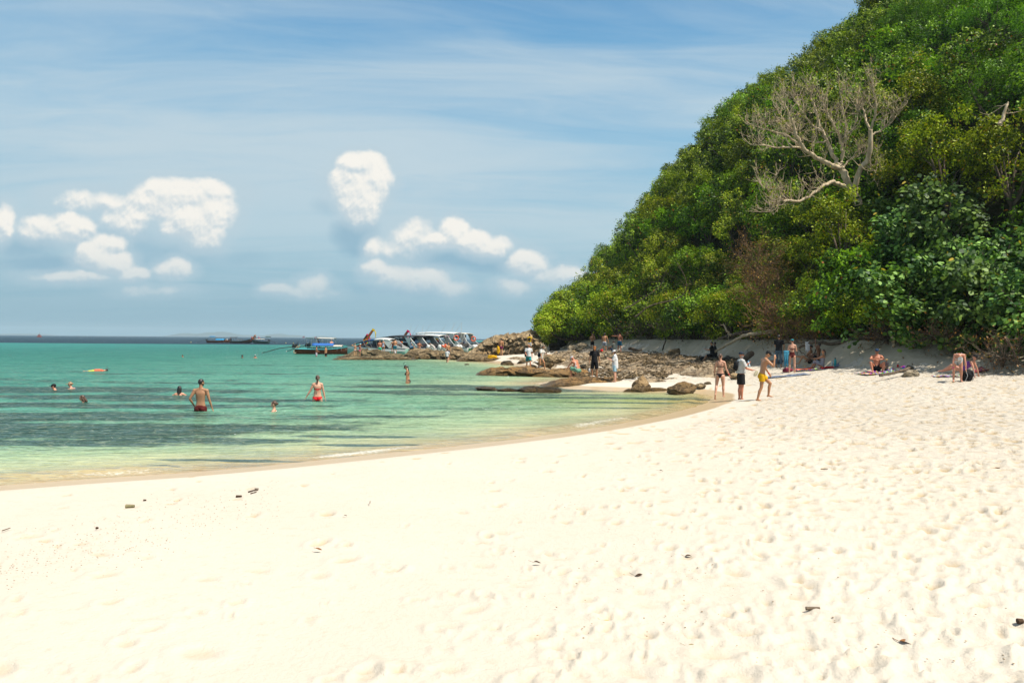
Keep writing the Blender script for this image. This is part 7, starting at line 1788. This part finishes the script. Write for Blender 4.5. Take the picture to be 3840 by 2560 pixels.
speedboat('speedboat with a big grey slanting arch and an oval side opening', sp(1652, 112), SB, arch=GREYP, roof=DKCANVAS, roof_x=(2.2, 6.0), roof_z=2.6, engines=3, antenna=2, side=GREYP)
speedboat('white speedboat with yellow, red and black panels on its arch', sp(1712, 116), R(180 - 30), roof=WHITE, roof_x=(2.2, 7.2), roof_z=2.75, inset=[cpaint((.02, .02, .03), 'panel_black'), cpaint((.45, .02, .02), 'panel_red'), cpaint((.75, .42, .02), 'panel_yellow')], engines=2, antenna=1, side=WHITE)
speedboat('largest speedboat, long white and green roof with an orange lifebuoy on its arch', sp(1772, 121), R(180 - 26), L=13, B=1.7, roof_x=(2.3, 9.4), roof_z=3.15, side=WHITE, inset=[DKGR, DKGR], engines=2, antenna=3, ring=False, stern_panel=DKGR)
speedboat('rearmost speedboat at the right, white arch with a dark green window', sp(1812, 128), R(180 - 26), L=12, B=1.6, roof=CREAM, roof_x=(2.6, 6.2), roof_z=3.1, inset=[DKGREEN, DKGREEN, DKGREEN], engines=2, antenna=0, stern_panel=TEAL, engine_mat=BLACK)
for i, (px, py, d, lab) in enumerate([(1710.5, 1267, 113.5, 'orange lifebuoy hanging on the arch of the large white and green speedboat'), (1775, 1270, 122, 'orange lifebuoy on the rearmost speedboat')]):
    c = at_d(px, py, d); m = MB().tube([(.33 * math.cos(a), 0, .33 * math.sin(a)) for a in np.linspace(0, 6.2832, 21)], .085, 8); o = m.build('lifebuoy', ORNG, None, True); o.location = c; tag(o, lab, 'lifebuoy')
q = at_d(1790, 1292, 132); longtail('small boat with a teal awning at the right end of the speedboats', (q.x - 2, q.y), R(5), L=7, B=1.0, hull=DKGREEN, stripe=WHITE, canopy=[(1.6, 4.4, 1.9, TEAL, .12)], prow=WOOD_DARK, engine=False, rise=.3, prow_len=.2, name='small_boat')
for (px, py, d, lab) in [(1533, 1262, 108, 'red and white flag pair on the roof of the nearest speedboat'), (1674, 1258, 117, 'small striped flag on the long white roof, left one'), (1686, 1258, 117, 'small striped flag on the long white roof, right one'), (1726, 1247, 120, 'striped flag beside the tall mast')]:
    c = at_d(px, py, d); e = empty('small_flag', c, 0, lab, 'flag'); flag(e, 0, 0, -.3, .34)
c = at_d(1730, 1256, 119); m = MB().tube([(0, 0, -.3), (0, 0, 1.9)], [.035, .02], 6); o = m.build('mast', WHITE); o.location = c; tag(o, 'tall white mast rising above the speedboats', 'mast')
# life jackets piled on the second longtail
for i, (px, py) in enumerate([(1404, 1286), (1410, 1285), (1416, 1284), (1421, 1286)]):
    c = at_d(px, py, 104); m = MB(); m.ell((0, 0, 0), (.22, .16, .16), None, 10, 7); m.ell((.1, -.05, .08), (.14, .12, .14), None, 8, 6); o = m.build('life_jacket', ORNG, None, True); o.location = c; tag(o, 'orange life jacket in the pile on the second longtail boat', 'life jacket', 'life jackets piled in the boat')
c = at_d(1664, 1299, 111); m = MB(); m.ell((0, 0, 0), (.38, .2, .16), [[.9, 0, .4], [0, 1, 0], [-.4, 0, .9]], 10, 7); m.ell((.22, 0, .15), (.2, .16, .2), None, 10, 7); o = m.build('life_jacket', ORNG, None, True); o.location = c; tag(o, 'orange life jackets heaped at the stern of the speedboat with coloured panels', 'life jacket')
def buoy(px, py, lab, col=(.8, .6, .03), r_=.16):
    c = at_z(px, py); m = MB(); m.ell((0, 0, .05), (r_, r_, r_), None, 10, 8); m.tube([(0, 0, .1), (0, 0, .26)], .03, 5); o = m.build('buoy', cpaint(col, 'buoy_plastic'), None, True); o.location = c; tag(o, lab, 'buoy', 'buoys of the swimming line')
for px, lab in [(716, 'yellow buoy left of the moored boats'), (898, 'yellow buoy in front of the middle moored boat'), (923, 'yellow buoy under the bow of the middle moored boat'), (1072, 'yellow buoy between the moored boats and the longtails'), (1100, 'pale buoy near the tails of the longtail boats'), (1339, 'yellow buoy behind the longtail bows')]: buoy(px, 1283.5 + (px - 700) * .008, lab)
c = at_d(147, 1256, 900); m = MB(); m.box((0, 0, .9), (4, 2, 1.6)); m.box((0, 0, 2.3), (2, 1.6, 1.4)); m.tube([(0, 0, 3), (0, 0, 5)], .15, 5); m.prism([(-2, 0), (2.6, 0), (2, -.6), (-1.6, -.6)], (0, -1, .2), (1, 0, 0), (0, 0, 1), (0, 1, 0), 2); o = m.build('distant_vessel', cpaint((.3, .08, .06), 'far_hull')); o.location = (c.x, c.y, 0); tag(o, 'tiny vessel on the horizon at the far left', 'boat')
# ------------------------------------------------------------------ things left on the beach
def towel(label, px, py, w_, l_, rz, mat, seed=1, name='towel', cat='towel', group=None, puff=.03):
    c = hit(px, py); n, m_ = 22, 14; V = []
    for i in range(n):
        for j in range(m_):
            x = (i / (n - 1) - .5) * l_; y = (j / (m_ - 1) - .5) * w_
            h = puff * (1 + float(fbm(np.array([[x * 3, y * 3, seed]]), 1, 3, seed)[0]) * 1.6) 
            xx = c.x + x * math.cos(rz) - y * math.sin(rz); yy = c.y + x * math.sin(rz) + y * math.cos(rz)
            V.append((xx, yy, gz(xx, yy) + max(h, .012) + .008))
    V = np.array(V); o_ = V.mean(0); V -= o_; F = grid(n, m_)
    M_ = n * m_; per = [j for j in range(m_)] + [i * m_ + m_ - 1 for i in range(1, n)] + [(n - 1) * m_ + j for j in range(m_ - 2, -1, -1)] + [i * m_ for i in range(n - 2, 0, -1)]
    nf = F.tolist() + (F[:, ::-1] + M_).tolist() + [(per[k], per[k] + M_, per[(k + 1) % len(per)] + M_, per[(k + 1) % len(per)]) for k in range(len(per))]
    ob = mk(name, np.vstack([V, V - (0, 0, .02)]), nf, mat); ob.location = o_; return tag(ob, label, cat, group)
def lump(label, p, rr, mat, seed=1, name='bag', cat='bag', group=None, sub=4, rough=.2):
    P, F = rock_verts(seed, sub, 6, .35, rough); P = P * np.array(rr); ob = mk(name, P, F, mat); ob.location = p; return tag(ob, label, cat, group)
def bottle(label, p, h, r_, mat, capm, tilt=0.0):
    m = MB().tube([(0, 0, 0), (0, 0, .03 * h), (0, 0, .72 * h), (0, 0, .85 * h)], [r_ * .95, r_, r_, r_ * .45], 12); o = m.build('bottle', mat, None, True); o.location = p; o.rotation_euler = (tilt, tilt * .6, 0)
    MB().tube([(0, 0, .85 * h), (0, 0, h)], r_ * .48, 10).build('cap', capm, o); tag(o, label, 'bottle'); return o
MULTI = c_('patterned_cloth', (.35, .05, .08), None, 'multi', 22); MULTI2 = c_('striped_sarong', (.45, .06, .10), None, 'multi', 14); DKMIX = c_('dark_patterned_cloth', (.05, .06, .08), (.25, .3, .4), 'print', 18)
towel('long dark patterned cloth spread on the sand in front of the maroon-swimsuit woman', 2945, 1412, .7, 2.3, .05, DKMIX, 2)
towel('red and orange towel bundle behind the maroon-swimsuit woman', 3000, 1390, .5, 1.3, .1, c_('orange_red_cloth', (.65, .09, .02)), 3, puff=.07)
towel('multicoloured towels heaped left of the woman in the grey swimsuit', 3035, 1390, .6, 1.4, 0, MULTI, 4, puff=.06)
towel('flat red towel under the woman in the grey swimsuit', 3090, 1383, .6, .9, .1, RED, 5, puff=.05)
towel('dark cloth beside the turquoise bottle', 3130, 1379, .5, 1.1, .05, DKMIX, 6)
towel('pale towel under the person lying behind the man in jeans', 2925, 1368, .8, 2.2, .1, c_('pale_towel', (.5, .55, .6)), 7)
towel('multicoloured striped beach cloth under the man with the backwards cap', 3300, 1397, 1.1, 1.9, .05, MULTI2, 8, puff=.04)
towel('end of a coloured cloth trailing right of the toddler', 3360, 1388, .5, 1.0, .15, MULTI2, 9)
towel('multicoloured cloth under the knees of the reclining woman', 3545, 1412, .6, .9, .0, MULTI, 10)
towel('dark blue and red patterned cloth behind the reclining woman', 3655, 1396, .5, 1.0, .1, c_('navy_red_cloth', (.08, .06, .12), (.5, .06, .08), 'print', 20), 11, puff=.05)
g_ = hit(2952, 1396); lump('plum beach bag lying at the feet of the maroon-swimsuit woman', (g_.x, g_.y, g_.z + .10), (.26, .16, .14), c_('plum_bag', (.22, .03, .06)), 3)
g_ = hit(3618, 1428); e_ = lump('bulky black bag with grey piping held open by the bending woman', (g_.x, g_.y - .15, g_.z + .22), (.26, .20, .25), BLK, 5, sub=4)
for k, (a, b) in enumerate(((.12, .1), (-.16, .05))):
    MB().tube([(a, -.20, .22), (a + .05, -.24, 0), (a - .02, -.20, -.22)], .014, 5).build('piping', c_('grey_piping', (.45, .45, .45)), e_)
g_ = hit(2638, 1360); lump('black cooler bag beside the seated couple', (g_.x, g_.y, g_.z + .25), (.30, .22, .20), BLK, 7, sub=3, rough=.05)
lump('bright yellow rain jacket left in a heap on the rock', at_d(1845, 1338, 81), (.45, .2, .14), YEL, 8, name='jacket', cat='jacket', rough=.5)
lump('bright yellow jacket hanging from the hand of the man in plum trunks', at_d(1869, 1313, 83.6), (.16, .12, .42), YEL, 9, name='jacket', cat='jacket', rough=.3)
lump('small red bag by the feet of the man in striped shorts', at_d(2256, 1316, 73.5), (.14, .12, .18), RED, 10, rough=.1)
lump('white hat held in the hand of the woman in the white shirt', at_d(2012, 1357, 51.8), (.12, .08, .06), WHT, 11, name='hat', cat='hat', rough=.1)
lump('white hat dangling from the hand of the long-haired person', at_d(2210, 1388, 42.6), (.05, .04, .11), WHT, 12, name='hat', cat='hat', rough=.1)
lump('small white bag at the foot of the man in blue patterned shorts', at_d(1482, 1322, 96.4), (.10, .08, .2), WHT, 13, rough=.1)
PL = paint('clear_plastic', (.55, .68, .75), .12, .05); TQ = paint('turquoise_plastic', (.02, .42, .42), .3)
g_ = hit(3132, 1377); bottle('tall turquoise water bottle standing on the sand behind the seated woman', g_, .42, .065, TQ, NAV)
g_ = hit(3121, 1375); bottle('small clear water bottle left of the turquoise one', g_, .26, .04, PL, WHT)
g_ = hit(3339, 1406); bottle('clear plastic bottle standing on the sand in front of the toddler', g_, .30, .045, PL, cpaint((.1, .3, .7)), .15)
g_ = hit(3367, 1380); bottle('red drinks can standing at the end of the coloured cloth', g_, .16, .04, RED, STEEL)
def hand(e, s, w_):
    el, wr = (s.elL, s.wrL) if w_ == 'L' else (s.elR, s.wrR)
    q = Vector(wr + nrmz(wr - el) * .085 * s.k); q.rotate(e.rotation_euler); return e.location + q
hb = hand(bpk, _s1, 'L'); hf = hand(bpk, _s1, 'R')
bottle('water bottle with a blue label held up by the bearded man', hb + Vector((0, -.02, -.16)), .25, .036, PL, cpaint((.05, .3, .6)), -.25)
m = MB()
for q in (-1, 1):
    m.ell((.03 * q, .01 * q, 0), (.045, .016, .125), [[.9, 0, .43], [0, 1, 0], [-.43, 0, .9]], 12, 8)
o = m.build('flip_flops', c_('cream_rubber', (.66, .60, .42)), None, True); o.location = hf + Vector((.05, -.02, -.10)); tag(o, 'pair of cream flip-flops in the hand of the bearded man', 'flip-flops')
# blue towel over the swimsuit woman's arm and the shirt drying on the limb
def drape(label, p, w_, h_, mat, seed, name='towel', cat='towel', thick=.05):
    n, m_ = 9, 14; V = []
    for s_ in (0, 1):
        for i in range(n):
            for j in range(m_):
                u_ = i / (n - 1) - .5; v = j / (m_ - 1); V.append((u_ * w_ * (1 - .25 * v), (s_ - .5) * thick + .05 * math.sin(u_ * 16 + seed) * v, -v * h_ * (1 - .12 * math.sin(u_ * 9 + seed))))
    F = grid(n, m_); M_ = n * m_; per = [j for j in range(m_)] + [i * m_ + m_ - 1 for i in range(1, n)] + [(n - 1) * m_ + j for j in range(m_ - 2, -1, -1)] + [i * m_ for i in range(n - 2, 0, -1)]
    nf = F.tolist() + (F[:, ::-1] + M_).tolist() + [(per[k], per[k] + M_, per[(k + 1) % len(per)] + M_, per[(k + 1) % len(per)]) for k in range(len(per))]
    ob = mk(name, V, nf, mat); ob.location = p; return tag(ob, label, cat)
mw = hit(2970, 1398); drape('blue patterned towel hanging over the arm of the maroon-swimsuit woman', Vector(mw) + Vector((-.30, .0, 1.12)), .26, .72, c_('blue_towel', (.02, .18, .33), (.1, .4, .55), 'print', 20), 1)
sh_ = drape('white shirt hung to dry on the dark crooked limb', at_d(3032, 1281, 44.2), .36, .50, WHT, 3, 'shirt', 'shirt')
drape('long white sleeve-like cloth hanging below the drying shirt', at_d(3032, 1290, 44.1), .14, .48, WHT, 5, 'cloth', 'cloth')
# leaves, twigs and stones scattered on the open sand: each where the photograph shows it
DL = m_bark('dead_leaf', (.16, .07, .03), (.36, .17, .06)); DLD = m_bark('dark_dead_leaf', (.05, .03, .02), (.10, .06, .035)); STK = m_bark('stick', (.12, .085, .055), (.22, .17, .12)); CORAL = m_bark('coral_piece', (.16, .14, .08), (.34, .30, .16))
def dry_leaf(label, px, py, L, mat, seed):
    p = hit(px, py, 3.0); rng = np.random.default_rng(seed); n = 9; V = []
    for i in range(n):
        t = i / (n - 1); w_ = math.sin(math.pi * t) ** .8 * L * .24; curl = .06 * L * math.sin(math.pi * t * 1.3 + seed) + .02 * L
        V += [(t * L - L / 2, -w_, curl + w_ * .5), (t * L - L / 2, 0, curl), (t * L - L / 2, w_, curl + w_ * .6)]
    F = [(3 * i + j, 3 * i + j + 1, 3 * i + 4 + j, 3 * i + 3 + j) for i in range(n - 1) for j in (0, 1)]
    e = mk('dry_leaf', V, F, mat, None, True); MB().tube([(-L * .5, 0, .05 * L), (-L * .72, .02, .05 * L), (-L * .95, .05, .06 * L)], L * .018, 5).build('leaf_stalk', mat, e)
    e.location = (p.x, p.y, p.z - .004); e.rotation_euler = (rng.uniform(-.15, .15), rng.uniform(-.12, .1), rng.uniform(-.5, .5)); return tag(e, label, 'leaf')
dry_leaf('curled orange-brown leaf with a long stalk, nearest one in the lower right', 3405, 2414, 0.097, DL, 1)
dry_leaf('dry brown leaf lying at the far right of the sand', 3742, 1759, 0.112, DL, 2)
dry_leaf('dark curled leaf just left of the brown leaf at the right', 3614, 1757, 0.102, DLD, 3)
dry_leaf('small black-brown leaf in the middle of the right half of the sand', 3160, 1998, 0.071, DLD, 4)
dry_leaf('dark leaf on the bare sand right of the centre, with a thin stalk', 2398, 2167, 0.076, DLD, 5)
dry_leaf('small dark star-shaped leaf right of the centre', 2581, 2097, 0.061, DLD, 6)
dry_leaf('dark leaf in the very middle of the sand', 2015, 2110, 0.066, DLD, 7)
dry_leaf('thin curved brown pod left of the centre of the sand', 1194, 2058, 0.071, DL, 8)
dry_leaf('small yellow leaf low in the centre of the sand', 2272, 2330, 0.046, m_bark('yellow_leaf', (.5, .34, .05), (.62, .45, .1)), 9)
dry_leaf('little straw-coloured pod near the bottom edge', 2590, 2444, 0.046, m_bark('straw_pod', (.22, .17, .07), (.4, .33, .15)), 10)
dry_leaf('tiny dark leaf on the sand near the water, right of centre', 1934, 1712, 0.061, DLD, 11)
dry_leaf('tiny grey shell-like leaf on the pale sand', 1295, 1938, 0.041, DLD, 12)
dry_leaf('brown leaf beyond the nearer ones, toward the middle right', 2480, 1766, 0.066, DLD, 13)
def stick(label, pts, r_, mat=STK, name='stick', cat='stick'):
    P = [Vector(hit(x, y, 3.0)) + Vector((0, 0, r_ * 1.0 + .004)) for x, y in pts]; o_ = P[0].copy(); PP, rr = wood([p_ - o_ for p_ in P], r_, r_ * .75, 1)
    ob = MB().tube(PP, rr, 7).build(name, mat, None, True); ob.location = o_; return tag(ob, label, cat)
stick('short straight brown stick lying in the lower right of the sand', [(3022, 2316), (3048, 2306), (3074, 2296)], .013)
stick('thin twig on the sand above the middle right', [(3078, 1764), (3104, 1763)], .008)
stick('small dark twig on the upper middle sand', [(2840, 1570), (2862, 1567)], .010, DLD)
stick('knobbly olive piece of coral on the left of the sand', [(472, 1914), (488, 1912), (503, 1911)], .026, CORAL, 'coral_piece', 'coral')
stick('short dark curved twig by the water at the left', [(885, 1869), (896, 1867), (906, 1866)], .016, DLD)
stick('thin broken twig right of the curved one', [(932, 1850), (952, 1846), (968, 1845)], .010, DLD)
stick('thin dark twig above the broken one', [(955, 1839), (970, 1838)], .009, DLD)
stick('dark hair-thin twig pointing down left of the broken twig', [(940, 1853), (962, 1848)], .007, DLD)
stick('small straw on the sand at the left edge', [(8, 1998), (38, 1985)], .006)
stick('tiny dark chip at the left of the sand', [(360, 1990), (368, 1989)], .014, DLD, 'wood_chip', 'wood chip')
stick('tiny dark chip close to the shell grit', [(538, 1880), (548, 1879)], .012, DLD, 'wood_chip', 'wood chip')
stick('thin upright straw in the centre left of the sand', [(1387, 1894), (1388, 1886)], .005)
stick('dark twig half buried at the right edge of the picture', [(3815, 2368), (3826, 2352), (3836, 2345)], .018, DLD)
# fine litter: shell chips and leaf crumbs nobody could count
def crumbs():
    rng = np.random.default_rng(17); V = []; F = []; n = 0
    P0, F0 = rock_verts(3, 1, 6, .7, 0.0)
    for k in range(1300):
        r_ = rng.random()
        if r_ < .45: px = rng.uniform(0, 1050); py = 2130 - px * .26 + rng.normal(0, 55)
        elif r_ < .75: px = rng.uniform(1900, 3840); py = rng.uniform(1560, 2500)
        else: px = rng.uniform(2650, 3840); py = 1380 + rng.normal(0, 18) + (px - 2650) * .02
        if py < 1340 or py > 2550: continue
        p = hit_fast2(px, py)
        if p is None or float(shore_s(np.array([p[0]]), np.array([p[1]]))[0]) < 1.0: continue
        s_ = rng.uniform(.002, .0065) * (1 if p[1] < 20 else 3.0)
        V.append(P0 * np.array([s_ * 1.4, s_, s_ * .5]) + np.array(p) + (0, 0, s_ * .3 + .006)); F.append(F0 + n); n += len(P0)
    ob = mk('shell_and_leaf_crumbs', np.vstack(V), np.vstack(F), m_bark('crumb', (.20, .13, .07), (.5, .38, .24)), smooth=False); tag(ob, 'brown crumbs of leaf and shell scattered on the sand', 'litter', kind='stuff')
_h2 = {}
def hit_fast2(px, py):
    kx, ky = int(px // 60), int(py // 12)
    if (kx, ky) not in _h2: _h2[(kx, ky)] = hit(kx * 60 + 30, ky * 12 + 6, 3.0)
    b = _h2[(kx, ky)]; q_ = at_z(px, py, b.z)
    return (q_.x, q_.y, gz(q_.x, q_.y))
crumbs()
# fallen leaves under the trees on the bank
def bank_leaves():
    rng = np.random.default_rng(9); pts, nrm, ts = foot_line(.3); C = []
    for k in range(2600):
        i = int(rng.integers(len(pts) * .35, len(pts) * .93)); u = rng.uniform(-1.2, 4.2) ; x, y = pts[i] + nrm[i] * u
        if y > 70 or y < 26: continue
        k_ = np.arange(len(FOOT)); rn = np.interp(ts[i], k_, RUN); 
        if rng.random() > (.12 if u < rn * .8 else .9): continue
        zf = np.interp(ts[i], k_, FOOTZ); zc = np.interp(ts[i], k_, CRZ); q = min(max(u / rn, 0), 1); C.append((x, y, zf + (zc - zf) * q ** .8 + .06 + max(0, u - rn - 1) * .25))
    C = np.array(C); V, F, t_, o_ = leaves_mesh(C, rng.normal(size=C.shape) * .35 + np.array([0, 0, 1]), .16, .08, 'oval', rng, np.full(len(C), .3))
    ob = crown_obj('fallen_leaves', (V, F, t_, o_), LEAF_DRY); tag(ob, 'brown fallen leaves strewn over the shaded sand bank', 'leaves', kind='stuff')
bank_leaves()
